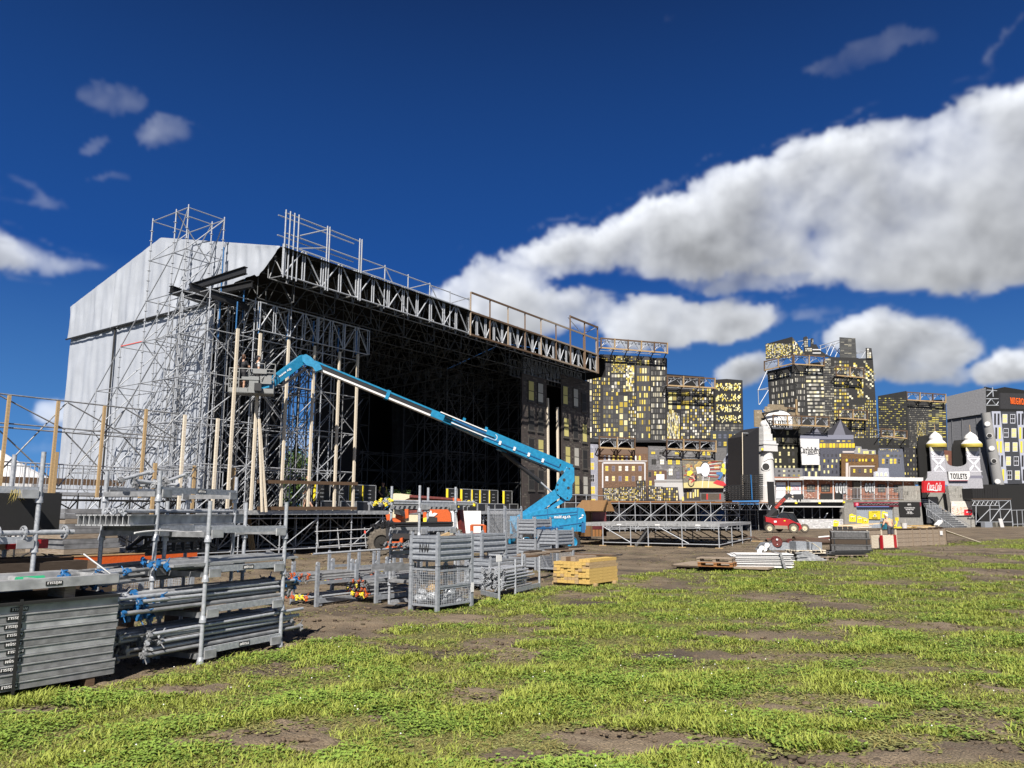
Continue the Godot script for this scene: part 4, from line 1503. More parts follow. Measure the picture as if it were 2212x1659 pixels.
func mural(g: RandomNumberGenerator, p: Vector3):
	var t := thing("mural","painted board of a cyclist, a giant megaphone and a leaping figure","mural")
	var b := board(t,Z6,p,cn,[[962,1312],[1268,1312],[1262,1108],[950,1093]],Color(0.20,0.19,0.16),"board",0.08)
	var m := MB.new()
	shape(m,b,[[961,1310],[1266,1310],[1264,1265],[1100,1255],[960,1272]],Color(0.50,0.44,0.20),0.012)
	for k in 40:
		var x := g.randf_range(955,1060)
		var y := g.randf_range(1105,1230)
		rect(m,b,x,y,x+g.randf_range(5,20),y+g.randf_range(4,14),[Color(0.32,0.05,0.04),Color(0.30,0.25,0.12),Color(0.16,0.13,0.1),Color(0.34,0.27,0.16),Color(0.26,0.05,0.045)][g.randi() % 5],0.014)
	var disc := func(x: float, y: float, rx: float, ry: float, c: Color, pr: float):
		var pts := []
		for k in 20:
			pts.append([x+cos(TAU*k/20.0)*rx, y - sin(TAU*k/20.0)*ry])
		shape(m, b, pts, c, pr)
	for q in [[1020,1165,16],[1060,1145,18],[1085,1125,20],[1160,1120,14],[1215,1150,20],[995,1140,14]]:
		disc.call(q[0],q[1],q[2],q[2],Color(0.44,0.33,0.13),0.022)
		disc.call(q[0],q[1],q[2]*0.7,q[2]*0.7,Color(0.34,0.25,0.1),0.03)
	for k in 9:
		var y := 1115.0+k*13
		shape(m,b,[[1150,y+5],[1150,y],[1250 - 2*k,y - 14+k*2.6],[1250 - 2*k,y - 10+k*2.6]],Color(0.42,0.03,0.05) if k % 2 == 0 else Color(0.68,0.66,0.66),0.038)
	disc.call(1125,1170,40,60,Color(0.015,0.015,0.02),0.046)
	disc.call(1127,1170,34,53,Color(0.72,0.73,0.76),0.054)
	disc.call(1118,1172,14,22,Color(0.55,0.56,0.6),0.062)
	shape(m,b,[[1056,1150],[1100,1148],[1100,1196],[1066,1202]],Color(0.68,0.69,0.72),0.05)
	disc.call(1018,1270,25,32,Color(0.02,0.02,0.02),0.046)
	disc.call(1018,1270,19,25,Color(0.42,0.37,0.2),0.054)
	disc.call(1052,1232,12,26,Color(0.02,0.02,0.02),0.062)
	for q in [[1000,1240,1045,1250],[1018,1270,1050,1215],[1045,1250,1018,1270]]:
		shape(m,b,[[q[0],q[1]+4],[q[2],q[3]+4],[q[2],q[3] - 3],[q[0],q[1] - 3]],Color(0.40,0.03,0.04),0.066)
	shape(m,b,[[985,1215],[1010,1218],[1030,1196],[1036,1190],[1012,1172],[992,1180]],Color(0.66,0.55,0.06),0.07)
	disc.call(1002,1168,9,12,Color(0.08,0.16,0.28),0.072)
	shape(m,b,[[1005,1215],[1040,1222],[1052,1250],[1046,1252],[1030,1230],[1008,1226]],Color(0.5,0.34,0.24),0.074)
	for k in 4:
		shape(m,b,[[1098+k,1250 - k*14],[1150 - k,1250 - k*14],[1150 - k,1247 - k*14],[1098+k,1247 - k*14]],Color(0.6,0.6,0.62),0.05)
	for x in [1100,1146]:
		shape(m,b,[[x,1310],[x+4,1310],[x+14,1225],[x+10,1225]],Color(0.6,0.6,0.62),0.05)
	shape(m,b,[[1185,1272],[1215,1250],[1268,1262],[1300,1300],[1258,1296],[1220,1286]],Color(0.5,0.04,0.05),0.03)
	shape(m,b,[[1245,1200],[1280,1206],[1287,1170],[1268,1150],[1248,1160]],Color(0.58,0.52,0.08),0.08)
	disc.call(1266,1138,11,16,Color(0.72,0.62,0.05),0.084)
	shape(m,b,[[1212,1190],[1258,1188],[1264,1208],[1238,1246],[1222,1242],[1240,1212],[1212,1206]],Color(0.06,0.16,0.36),0.084)
	put(t,"painting",m.mesh(), M.paint_plain, true)
	tube(t,"top_rail",on(b,950,1091,0.04), on(b,1262,1106,0.04),0.04, M.wood)

func city_towers(g: RandomNumberGenerator):
	var base := Color(0.028,0.028,0.031)

	var p := at(1713,1000,112)
	var nl := Vector3(0.80,0,-0.60).normalized()
	var t := fac("tallest black tower with white window pairs and yellow crown panel, two faces","scenery_tower")
	var b := board(t, ZA, p, nl,[[312,1240],[560,1240],[470,292],[256,342]], base,"left_face")
	var m := MB.new()
	for j in 6:
		var y := 378.0+j*53
		for i in 5:
			for k in 2:
				var x := 282.0+i*40+k*14+j*4
				rect(m, b, x, y - i*6, x+9, y+32 - i*6, pick(g, WHI) if g.randf() < 0.55 else pick(g, DRK),0.02)
	windows(b,"small_windows",m)
	b = board(t, ZA, p, cn,[[560,1240],[1205,1240],[1135,232],[1018,236],[1015,232],[780,222],[730,260],[470,292]], base,"right_face")
	m = MB.new()
	wgrid(m, b,[482,338,572,690],6,7,0.6,0.62,0.45, WHI, g)
	for j in 13:
		wgrid(m, b,[574+j*2,322+j*31,716+j*2,340+j*31],7,1,1.0,0.95,0.75, GRY+WHI, g)
	wgrid(m, b,[724,300,812,900],6,30,0.8,0.62,0.4, GRY, g)
	wgrid(m, b,[728,236,786,296],5,5,0.9,0.66,0.8, GRY+WHI, g)
	wgrid(m, b,[812,250,938,900],6,22,0.72,0.6,0.62, GRY+YEL+YEL, g)
	for k in 34:
		var x := 940.0+(g.randi() % 12)*17
		var y := 255.0+(g.randi() % 18)*17
		var c := pick(g,[Color(0.7,0.68,0.5),Color(0.28,0.27,0.2),Color(0.6,0.5,0.1),Color(0.2,0.19,0.15)])
		rect(m, b, x, y, x+16, y+16, c)
		rect(m, b, x+16, y+16, x+30, y+30, c)
	wgrid(m, b,[1008,430,1056,560],4,8,1.0,1.0,0.7, YEL, g,0.2)
	wgrid(m, b,[1066,580,1165,900],7,14,0.35,0.6,0.6, YEL, g)
	wgrid(m, b,[960,620,1060,900],8,16,0.6,0.62,0.55, YEL+WHI, g)
	windows(b,"small_windows",m)
	put(t,"corner_board",corner(b,470,290,535,900), M.black_steel)
	t = thing("crown_panel","slanted roof panel of yellow, white and black pixels on the tallest tower","scenery panel")
	b = board(t, ZA, p - nl*0.2, nl,[[245,246],[470,204],[460,55],[240,116]], base)
	m = MB.new()
	wgrid(m, b,[244,112,456,232],24,14,1.0,1.0,0.6, YEL+WHI, g,0.1)
	windows(b,"pixel_windows",m)
	b = board(t, ZA, p - cn*0.2, cn,[[462,205],[578,205],[462,56]], base,"slanted_board")
	m = MB.new()
	for k in 12:
		var y := 66.0+k*11.5
		wgrid(m, b,[466, y,468+(y - 56)*0.72, y+11], maxi(1, k),1,1.0,1.0,0.6, YEL+WHI, g,0.1)
	windows(b,"pixel_windows",m)
	t = thing("crown_panel","small black skyscraper cut-outs with white windows on the tower roof","scenery panel")
	b = board(t, ZA, p+cn*0.5, cn,[[566,215],[790,225],[745,200],[690,165],[665,118],[642,118],[640,68],[622,68],[620,138],[597,138],[594,62],[580,50],[560,60]], base)
	m = MB.new()
	wgrid(m, b,[566,70,594,140],3,4,0.6,0.7,0.8, WHI, g)
	wgrid(m, b,[572,148,628,178],7,2,0.7,0.7,0.9, WHI, g)
	wgrid(m, b,[624,78,640,112],2,3,0.6,0.6,0.8, WHI, g)
	for y in [158,186]:
		rect(m,b,634,y,702,y+8,Color(0.6,0.6,0.6))
	windows(b,"small_windows",m)
	t = thing("crown_panel","grey striped board standing highest on the tower roof","scenery panel")
	b = board(t,ZA,p+cn*0.2,cn,[[864,236],[1000,232],[990,68],[862,58]],Color(0.08,0.085,0.085))
	m = MB.new()
	wgrid(m, b,[866,64,990,228],4,16,0.9,0.5,0.3, GRY, g,0.2)
	windows(b,"stripes",m)
	t = thing("crown_panel","narrow black board with one column of pale pixels at the tower's right edge","scenery panel")
	b = board(t, ZA, p - cn*0.1, cn,[[1082,240],[1136,240],[1124,150],[1080,147]], base)
	m = MB.new()
	wgrid(m, b,[1086,152,1122,232],2,5,0.8,0.8,0.6, WHI, g)
	windows(b,"small_windows",m)
	var rs := thing("roof_scaffold","light steel struts that prop the roof boards of the tallest tower","scaffold")
	var bb := Board.new()
	bb.p = p+cn*1.5; bb.n = cn; bb.z = ZA
	for q in [[510,95,560,88],[540,140,590,60],[690,130,860,82],[700,160,860,100],[740,130,760,215],[790,110,860,200],[830,100,780,215],[860,140,820,225],[1000,185,1078,165],[1000,195,1080,175],[1040,235,1078,170],[700,215,700,130],[740,215,790,110],[598,80,622,74],[255,335,180,500],[175,500,262,480],[175,500,262,492],[180,500,185,620],[190,622,265,500]]:
		tube(rs,"strut",on(bb, q[0], q[1]), on(bb, q[2], q[3]),0.06, M.galv)
	truss_box("lattice box round the left face of the tallest tower",ZA, p - nl*1.0, nl,232,262,470,206,72,2)
	truss_box("lattice box on the front of the tallest tower below its crown",ZA, p - cn*1.0, cn,478,206,730,220,76,2)
	truss_box("lattice box high on the right of the tallest tower",ZA, p - cn*1.2, cn,830,300,1060,320,76,2)
	truss_box("lattice box half way down the right of the tallest tower",ZA, p - cn*1.2, cn,850,658,1090,672,74,2)
	truss_box("four bay lattice box in front of the arched sign",ZA, at(1700,1000,104) - cn*1.6, cn,305,708,770,726,76,4)

	var p2 := at(1957,1000,118)
	t = fac("lower black tower with rows of yellow dashes right of the tallest tower","scenery_tower")
	b = board(t, Z7, p2, nl,[[985,1160],[1200,1160],[1166,505],[972,540]], base,"left_face")
	m = MB.new()
	for j in 22:
		wgrid(m,b,[978,552+j*15,1165,560+j*15],14,1,0.8,0.7,0.42,[Color(0.5,0.44,0.1),Color(0.3,0.28,0.14)],g,0.2)
	windows(b,"small_windows",m)
	b = board(t, Z7, p2, cn,[[1192,1150],[1460,1150],[1438,565],[1166,570]], base,"right_face")
	m = MB.new()
	wgrid(m, b,[1185,590,1330,900],18,22,0.5,0.45,0.4, GRY, g,0.1)
	for j in 26:
		wgrid(m,b,[1320,578+j*12,1440,584+j*12],5,1,0.9,0.8,0.6,[Color(0.55,0.48,0.1),Color(0.36,0.33,0.16)],g,0.15)
	wgrid(m, b,[1240,715,1300,860],8,14,0.5,0.6,0.7, YEL, g)
	wgrid(m, b,[1180,860,1440,1010],9,6,0.4,0.6,0.5, YEL, g,0.3)
	windows(b,"small_windows",m)
	truss_box("lattice box along the top of the lower tower",Z7, p2 - cn*0.8, cn,1172,514,1438,530,52,3)
	truss_box("lattice box low between the two black towers",Z7, p2 - nl*1.0 - cn*5.0, cn,995,765,1172,782,50,2)

func corner(b: Board, x0: float, y0: float, x1: float, y1: float) -> ArrayMesh:
	var m := MB.new()
	m.beam(on(b, x1, y1,0.1), on(b, x0, y0,0.1),0.15,0.15)
	return m.mesh()

func city_lower(g: RandomNumberGenerator):
	var base := Color(0.022,0.02,0.019)
	var p := at(1700,1000,104)
	var t := fac("dark brick block with cream sash windows below the arched sign")
	var b := board(t, ZB, p+cn*0.6, cn,[[200,620],[552,620],[530,160],[200,150]], base)
	for j in 6:
		for i in 5:
			if g.randf() < 0.82:
				var x := 308.0+i*37+j*3
				var y := 205.0+j*58
				cross_window(b,x,y,x+15,y+32,Color(0.62,0.57,0.3) if g.randf() < 0.7 else Color(0.03,0.03,0.035),Color(0.06,0.055,0.05))
	var sg := thing("arched_sign","sandstone gable with a white arched sign half hidden by a lattice box","sign")
	b = board(sg,ZA,p - cn*0.2,cn,[[150,805],[530,830],[525,690],[432,680],[430,640],[398,640],[395,622],[265,616],[262,634],[238,636],[236,690],[212,690],[212,664],[148,664]],Color(0.26,0.21,0.14),"gable")
	var m := MB.new()
	for k in 60:
		var c := g.randf_range(0.15,0.34)
		var x := g.randf_range(152,500)
		var y := g.randf_range(640,800)
		if x > 215 or y > 670:
			rect(m,b,x,y,x+22,y+14,Color(c,c*0.84,c*0.6),0.008)
	put(sg,"stone_blocks",m.mesh(), M.paint_plain, true)
	var pts := [[240,826],[470,832]]
	for k in 13:
		pts.append([350+cos(PI*k/12.0)*120,730 - sin(PI*k/12.0)*76+8])
	m = MB.new()
	shape(m,b,pts,Color(0.03,0.03,0.03),0.05)
	pts = [[244,820],[466,826]]
	for k in 13:
		pts.append([350+cos(PI*k/12.0)*114,734 - sin(PI*k/12.0)*72+8])
	shape(m,b,pts,Color(0.74,0.74,0.74),0.08)
	rect(m,b,256,752,460,756,Color(0.02,0.02,0.02),0.1)
	put(sg,"sign_face",m.mesh(), M.paint_plain)
	lettering(sg,"lettering","BARRY",on(b,358,778,0.12), b.x, UP,0.85, M.black, true,3.6)
	tube(sg,"lamp_arm",on(b,215,694,0.6), on(b,350,672,0.6),0.11, M.black_steel)
	tube(sg,"stay",on(b,220,700,0.5), on(b,320,860,0.5),0.09, M.black_steel)
	plank(sg,"timber_post",on(b,500,705,0.3), on(b,497,575,0.3),0.2,0.15, M.wood, b.x)
	plank(sg,"timber_rail",on(b,425,646,0.3), on(b,500,652,0.3),0.15,0.2, M.wood_brown)
	t = fac("slate castle front with two pointed roofs and a band of yellow windows")
	b = board(t,ZB,p - cn*0.6,cn,[[545,620],[990,620],[975,238],[530,236]],Color(0.085,0.09,0.115),"board")
	m = MB.new()
	for q in [[582,175,745],[760,108,965]]:
		var mid: float = (q[0]+q[2])*0.5+4
		shape(m,b,[[q[0] - 40,240],[q[2]+5,240],[mid,q[1]]],Color(0.03,0.03,0.036),0.02,0.02)
		shape(m,b,[[mid - 62,240],[mid+42,240],[mid,q[1]+4]],Color(0.14,0.145,0.18),0.05,0.02)
	rect(m,b,530,238,974,275,Color(0.17,0.18,0.23),0.06)
	put(t,"roof",m.mesh(), M.paint_plain, true)
	m = MB.new()
	wgrid(m, b,[690,280,960,298],6,1,0.55,0.6,0.7, YEL, g)
	for i in 11:
		rect(m,b,692+i*27,308,714+i*27,344,Color(0.64,0.47,0.03) if i not in [2,5] else Color(0.3,0.22,0.05),0.02)
	for j in 4:
		for i in 5:
			var x := 722.0+i*34+(j % 2)*4
			rect(m,b,x,396+j*46,x+12,420+j*46,pick(g,[Color(0.03,0.03,0.04),Color(0.65,0.52,0.08),Color(0.04,0.04,0.05),Color(0.62,0.57,0.3)]),0.02)
	for i in 5:
		for j in 2:
			rect(m,b,570+i*28,490+j*54,586+i*28,536+j*54,Color(0.03,0.03,0.04) if (i+j) % 2 else Color(0.58,0.55,0.3),0.02)
	windows(b,"small_windows",m)
	t = fac("low pale grey house front with a row of small windows above the bar roof")
	b = board(t,ZB,p - cn*0.9,cn,[[318,620],[553,620],[548,516],[318,512]],Color(0.2,0.2,0.21))
	m = MB.new()
	wgrid(m, b,[335,528,540,548],5,1,0.45,0.8,0.6, YEL, g)
	wgrid(m, b,[335,565,540,585],5,1,0.45,0.8,0.6, YEL, g)
	windows(b,"small_windows",m)
	t = fac("brown brick building front with arched yellow windows in the middle of the row")
	b = board(t,ZB,p - cn*1.5,cn,[[878,620],[1185,620],[1180,402],[876,392]],Color(0.15,0.082,0.03))
	m = MB.new()
	for k in 160:
		var x := g.randf_range(880,1160)
		var y := g.randf_range(398,580)
		var c := g.randf_range(0.6,1.4)
		rect(m,b,x,y,x+16,y+5,Color(0.14*c,0.08*c,0.032*c),0.006)
	rect(m,b,940,495,1150,620,Color(0.09,0.06,0.045),0.012)
	for q in [[938,494,1150,502],[938,494,946,600],[910,470,932,590],[884,372,980,386]]:
		rect(m,b,q[0],q[1],q[2],q[3],Color(0.46,0.42,0.4),0.018)
	put(t,"painted_bricks",m.mesh(), M.paint_plain, true)
	for i in 9:
		cross_window(b,908+i*27,434,908+i*27+19,460,Color(0.66,0.5,0.04) if i in [0,4,5,6,8] else Color(0.05,0.05,0.07),Color(0.07,0.045,0.03),true)
	for i in 4:
		cross_window(b,972+i*46,522,972+i*46+17,552,[Color(0.64,0.48,0.04),Color(0.06,0.06,0.08),Color(0.66,0.58,0.2),Color(0.64,0.5,0.06)][i],Color(0.05,0.035,0.03))
	t = fac("blue grey house front with tall yellow windows right of the brown building")
	b = board(t,Z7,p - cn*1.2,cn,[[985,1110],[1160,1110],[1145,930],[1142,905],[985,898],[976,930]],Color(0.12,0.13,0.17))
	for i in 5:
		cross_window(b,1001+i*27,972,1001+i*27+17,1006,[Color(0.55,0.38,0.03),Color(0.03,0.03,0.04),Color(0.66,0.55,0.1),Color(0.6,0.42,0.03),Color(0.04,0.04,0.05)][i],Color(0.18,0.19,0.23))
	m = MB.new()
	wgrid(m, b,[998,942,1140,960],5,1,0.66,0.8,0.6, YEL, g)
	wgrid(m, b,[985,905,1130,922],10,2,0.5,0.6,0.6, YEL, g)
	windows(b,"small_windows",m)
	t = fac("small white house front with three arched windows above the bar roof")
	b = board(t,Z7,p - cn*2.0,cn,[[945,1115],[1052,1115],[1045,1036],[976,1034],[974,1056],[946,1062]],Color(0.46,0.48,0.55))
	for i in 3:
		cross_window(b,958+i*30,1066,976+i*30,1092,Color(0.62,0.58,0.36),Color(0.6,0.6,0.64),true)
	t = fac("dark block with scattered yellow windows at the right end of the lower row")
	b = board(t,Z7,p+cn*0.4,cn,[[1130,1150],[1260,1150],[1250,900],[1130,890]],Color(0.03,0.03,0.033))
	m = MB.new()
	wgrid(m, b,[1150,905,1250,1150],5,8,0.4,0.5,0.5, YEL, g,0.2)
	windows(b,"small_windows",m)
	t = fac("little square house front with cream windows above the brown building")
	b = board(t,Z7,p - cn*0.5,cn,[[735,945],[960,945],[956,912],[905,912],[900,905],[862,905],[858,888],[822,885],[820,910],[735,915]],Color(0.3,0.3,0.32))
	m = MB.new()
	rect(m,b,836,898,850,930,Color(0.66,0.6,0.2))
	wgrid(m,b,[870,918,950,938],4,1,0.8,0.9,0.9,[Color(0.66,0.6,0.2),Color(0.7,0.7,0.6)],g)
	windows(b,"small_windows",m)
	t = thing("black_tower","black cloth covered scaffold tower left of the white clock tower","scaffold tower")
	var pb := at(1625,1000,90)
	b = board(t,Z6,pb,cn,[[1428,1405],[1540,1405],[1540,845],[1424,915]],Color(0.007,0.007,0.008),"drape",3.0)
	tube(t,"standard",on(b,1416,1400,0.2), on(b,1412,885,0.2),0.05, M.wood_pale)
	tube(t,"ledger",on(b,1412,888,0.2), on(b,1455,890,0.2),0.05, M.galv)
	clock_tower()
	dark_frames(pb)
	right_stage(g)

func clock_tower():
	var t := thing("round_tower","pale grey round tower with stepped white top and a dark round window","tower")
	var c := at(1654,1000,91.5)
	var y := func(py: float) -> float: return at(1654, py,91.5).y
	var r := 16.5/1662.8*91.5
	var bm := MB.new()
	bm.lathe(Vector3(c.x,0,c.z),UP,[[r*1.06,y.call(1090)],[r*1.06,y.call(1050)],[r*1.0,y.call(1048)],[r*0.96,y.call(978)]],24)
	put(t,"shaft",bm.mesh(), M.concrete_white)
	var k := MB.new()
	var sq := func(w: float, lo: float, hi: float):
		var a: float = y.call(lo)
		var b: float = y.call(hi)
		k.box(Vector3(c.x,(a+b)*0.5,c.z),c1*w,UP*(b - a)*0.5,cn*w)
	sq.call(r*1.12,976.0,962.0); sq.call(r*1.2,962.0,959.0); sq.call(r*1.02,959.0,953.0)
	sq.call(r*0.72,952.0,938.0); sq.call(r*0.6,938.0,926.0); sq.call(r*0.4,926.0,921.0)
	put(t,"stepped_top",k.mesh(), M.concrete_white)
	var fin := MB.new()
	fin.ball(Vector3(c.x,y.call(917.0),c.z),Vector3(0.42,0.5,0.42),12,8)
	put(t,"finial",fin.mesh(), M.concrete_white)
	for q in [-0.4,0.5]:
		var o := MB.new()
		o.disc(Vector3(c.x,y.call(972.0),c.z)+c1*q*r+Vector3(-c.x,0,-c.z).normalized()*(r*1.25),Vector3(-c.x,0,-c.z).normalized(),0.14,12)
		put(t,"round_lamp",o.mesh(), M.yellow)
	var w := MB.new()
	var fc := Vector3(-c.x,0,-c.z).normalized()
	var wc: Vector3 = Vector3(c.x,y.call(1009.0),c.z)+fc*(r*0.95)
	w.tube(wc - fc*0.2, wc+fc*0.07,0.50,18)
	put(t,"window_ring",w.mesh(), M.white)
	var h := MB.new()
	h.tube(wc, wc+fc*0.10,0.40,18)
	put(t,"dark_window",h.mesh(), M.black)
	var can := MB.new()
	for q in 10:
		var a0 := -0.9+q*0.18
		var a1 := a0+0.18
		var f := func(a: float,e: float) -> Vector3: return Vector3(c.x,y.call(998.0)+0.35*cos(a*1.7) ,c.z)+(c1*sin(a) - cn*cos(a))*(r+e)
		can.quad(f.call(a0,0.05), f.call(a1,0.05), f.call(a1,0.0)+UP*0.3, f.call(a0,0.0)+UP*0.3)
	put(t,"canopy",can.mesh(), M.white)

func dark_frames(pb: Vector3):
	for q in [[1436,1215,1500,1405,12,"tall stack of black truss frames left of the blue pole"],[1506,1215,1570,1405,12,"tall stack of black truss frames right of the blue pole by the round tower"],[1310,1300,1432,1405,7,"low stack of black truss frames on the right end of the city deck"]]:
		var t := thing("truss_frame_stack",q[5],"truss frames")
		var b := Board.new()
		b.p = pb - cn*3.0; b.n = cn; b.x = c1; b.z = Z6
		var n: int = q[4]
		for k in n:
			var y: float = lerpf(q[3], q[1],(k+0.5)/n)
			var m := MB.new()
			var a := on(b, q[0], y)
			var e := on(b, q[2], y)
			for d in [0.0,0.8]:
				m.tube(a+cn*d, e+cn*d,0.05,5); m.tube(a+cn*d+UP*0.22, e+cn*d+UP*0.22,0.05,5)
				for i in 5:
					m.tube(a.lerp(e, i/5.0)+cn*d, a.lerp(e,(i+0.5)/5.0)+cn*d+UP*0.22,0.03,4)
					m.tube(a.lerp(e,(i+0.5)/5.0)+cn*d+UP*0.22, a.lerp(e,(i+1.0)/5.0)+cn*d,0.03,4)
			put(t,"truss_frame",m.mesh(), M.black_steel)
	var bl := Board.new()
	bl.p = pb - cn*3.3; bl.n = cn; bl.z = Z6
	tag(tube(self,"pole",on(bl,1487,1400), on(bl,1477,1210),0.07, M.blue_paint),"bright blue pole standing between the black truss frame stacks","pole")
	tag(block(self,"standing_panel",on(bl,1632,1352), c1*0.9, UP*2.6, cn*0.1, M.black),"black and white panel standing at the foot of the round tower","panel")

func right_stage(g: RandomNumberGenerator):
	var p := at(2070,1000,128)
	var t := thing("second_stage","second stage at the right edge with grey tarpaulin gable and dark city front","stage")
	var nl := Vector3(0.72,0,-0.69).normalized()
	var b := board(t,Z7,p,nl,[[1448,700],[1715,660],[1712,482],[1440,545]],Color(0.2,0.205,0.22),"upper_tarpaulin",0.2)
	b = board(t,Z7,p+nl*0.4,nl,[[1455,1170],[1735,1170],[1700,655],[1448,695]],Color(0.13,0.135,0.15),"side_tarpaulin",0.2)
	for x in [1490,1560,1660]:
		tube(t,"seam",on(b, x+8,1160,0.1), on(b, x - 10,690,0.1),0.06, M.tarp_grey)
	var pf := at(2135,1000,126)
	var up := MB.new()
	b = board(t,Z7,pf+cn*3.0,cn,[[1700,1185],[2000,1185],[2000,640],[1980,500],[1845,478],[1780,492],[1712,476]],Color(0.006,0.006,0.007),"black_front",0.3)
	var bt := Board.new()
	bt.p = pf; bt.n = cn; bt.x = c1; bt.z = Z7
	for q in [[1715,560,1820,560],[1715,605,1820,605],[1720,600,1750,560],[1750,560,1785,605],[1785,605,1815,560],[1720,500,1790,505],[1720,545,1760,505],[1760,480,1765,545]]:
		up.tube(on(bt, q[0], q[1]), on(bt, q[2], q[3]),0.09,5)
	put(t,"roof_lattice",up.mesh(), M.galv, true)
	b = board(t,Z7,pf - cn*0.4,cn,[[1815,628],[2000,632],[2000,524],[1815,518]],Color(0.03,0.03,0.032),"sign_board",0.3)
	lettering(t,"sign_lettering","MIGROS",on(b,1938,576,0.1), b.x, UP,1.09, M.sign_orange, false,3.8)
	b = board(t,Z7,pf - cn*0.2,cn,[[1795,1148],[2010,1142],[2010,650],[1745,645]],Color(0.045,0.05,0.06),"city_front",0.1)
	var frame := Color(0.5,0.52,0.58)
	var m := MB.new()
	for q in [[1765,1140,1855,640,1800],[1935,1140,2010,640,1975]]:
		shape(m,b,[[q[0]+30,q[1]],[q[2]+10,q[1]],[q[2] - 40,q[3]+5],[q[0] - 10,q[3]+5]],Color(0.34,0.36,0.43),0.02)
	put(t,"pale_bays",m.mesh(), M.paint_plain, true)
	for j in 5:
		for i in 2:
			var x := 1832.0+i*54+j*8
			var y := 668.0+j*97
			var c := Color(0.56,0.5,0.22) if (i+j) % 3 != 1 else Color(0.02,0.02,0.026)
			cross_window(b, x, y, x+28, y+56, c, frame)
	for k in 10:
		var x := 1772.0+(k % 2)*24+(k/2)*8
		var y := 660.0+(k/2)*96
		var wm := MB.new()
		rect(wm,b,x,y,x+13,y+78,Color(0.6,0.5,0.05) if k in [3,4,5,9] else Color(0.02,0.02,0.024),0.04)
		put(t,"tall_window",wm.mesh(), M.paint_plain)
		var wn := MB.new()
		rect(wn,b,x+165,y,x+178,y+78,Color(0.6,0.5,0.05) if k in [2,4,7] else Color(0.02,0.02,0.024),0.04)
		put(t,"tall_window",wn.mesh(), M.paint_plain)
	var col := thing("round_column","leaning grey column with round portholes at the corner of the second stage","column")
	var c0 := hit(pix(Z7,1815,1235).x, pix(Z7,1815,1235).y, pf - cn*1.6, cn)
	var c2 := hit(pix(Z7,1712,655).x, pix(Z7,1712,655).y, pf - cn*1.6, cn)
	var cm := MB.new()
	cm.tube(c0, c2,0.85,20,0.7)
	put(col,"shaft",cm.mesh(), M.concrete_column)
	for k in 5:
		var f: float = [0.86,0.72,0.57,0.42,0.18][k]
		var fc := (Vector3(-c0.x,0,-c0.z)).normalized()
		var q := c0.lerp(c2, f)+fc*lerpf(0.85,0.7, f)
		var dm := MB.new()
		dm.tube(q - fc*0.08, q+fc*0.05,0.42,14)
		put(col,"porthole_rim",dm.mesh(), M.concrete_white)
		var d2 := MB.new()
		d2.tube(q, q+fc*0.08,0.34,14)
		put(col,"porthole",d2.mesh(), M.white if k in [0,2,4] else M.black)

# ---------- building site goods: stillages, tubes, decks, crates
var clamp_mesh: ArrayMesh
var cup_mesh: ArrayMesh

func make_bits():
	var m := MB.new()
	m.box(Vector3(0,0,0),Vector3(0.045,0,0),Vector3(0,0.045,0),Vector3(0,0,0.03))
	m.box(Vector3(0.05,0.02,0),Vector3(0.035,0.01,0),Vector3(-0.006,0.03,0),Vector3(0,0,0.022))
	m.tube(Vector3(-0.03,-0.045,0),Vector3(-0.05,-0.14,0.02),0.011,5)
	m.box(Vector3(-0.045,0.03,0.01),Vector3(0.03,0.012,0),Vector3(0,0.014,0),Vector3(0,0,0.03))
	clamp_mesh = m.mesh()
	var r := MB.new()
	for k in 12:
		var a := TAU*k/12.0
		var b := TAU*(k+1)/12.0
		r.beam(Vector3(cos(a),sin(a),0)*0.055,Vector3(cos(b),sin(b),0)*0.055,0.01,0.018,Vector3(0,0,1))
	for k in 6:
		var a := TAU*k/6.0
		r.beam(Vector3.ZERO,Vector3(cos(a),sin(a),0)*0.055,0.008,0.012,Vector3(0,0,1))
	cup_mesh = r.mesh()

func clamp_on(t: Node3D, p: Vector3, dir: Vector3, spin: float, m: Material, called := "coupler",k := 0.75):
	var o := put(t, called, clamp_mesh, m)
	var x := dir.cross(UP).normalized()
	var b := Basis(x, x.cross(dir).normalized()*-1.0, dir).rotated(dir, spin)
	o.transform = o.transform*Transform3D(b.scaled(Vector3.ONE*k), p)

func loose_tube(a: Vector3, b: Vector3, r: float, m: Material, label: String, group: String, ends := [], called := "scaffold_tube",k := 0.75):
	var mid := (a+b)*0.5
	var t := thing(called, label,"tube",group, mid)
	tube(t,"pipe",a, b, r, m, true)
	var d := (b - a).normalized()
	for e in ends:
		clamp_on(t,(a+d*0.03) if e[0] == 0 else (b - d*0.03), d, e[2], e[1],"coupler",k)

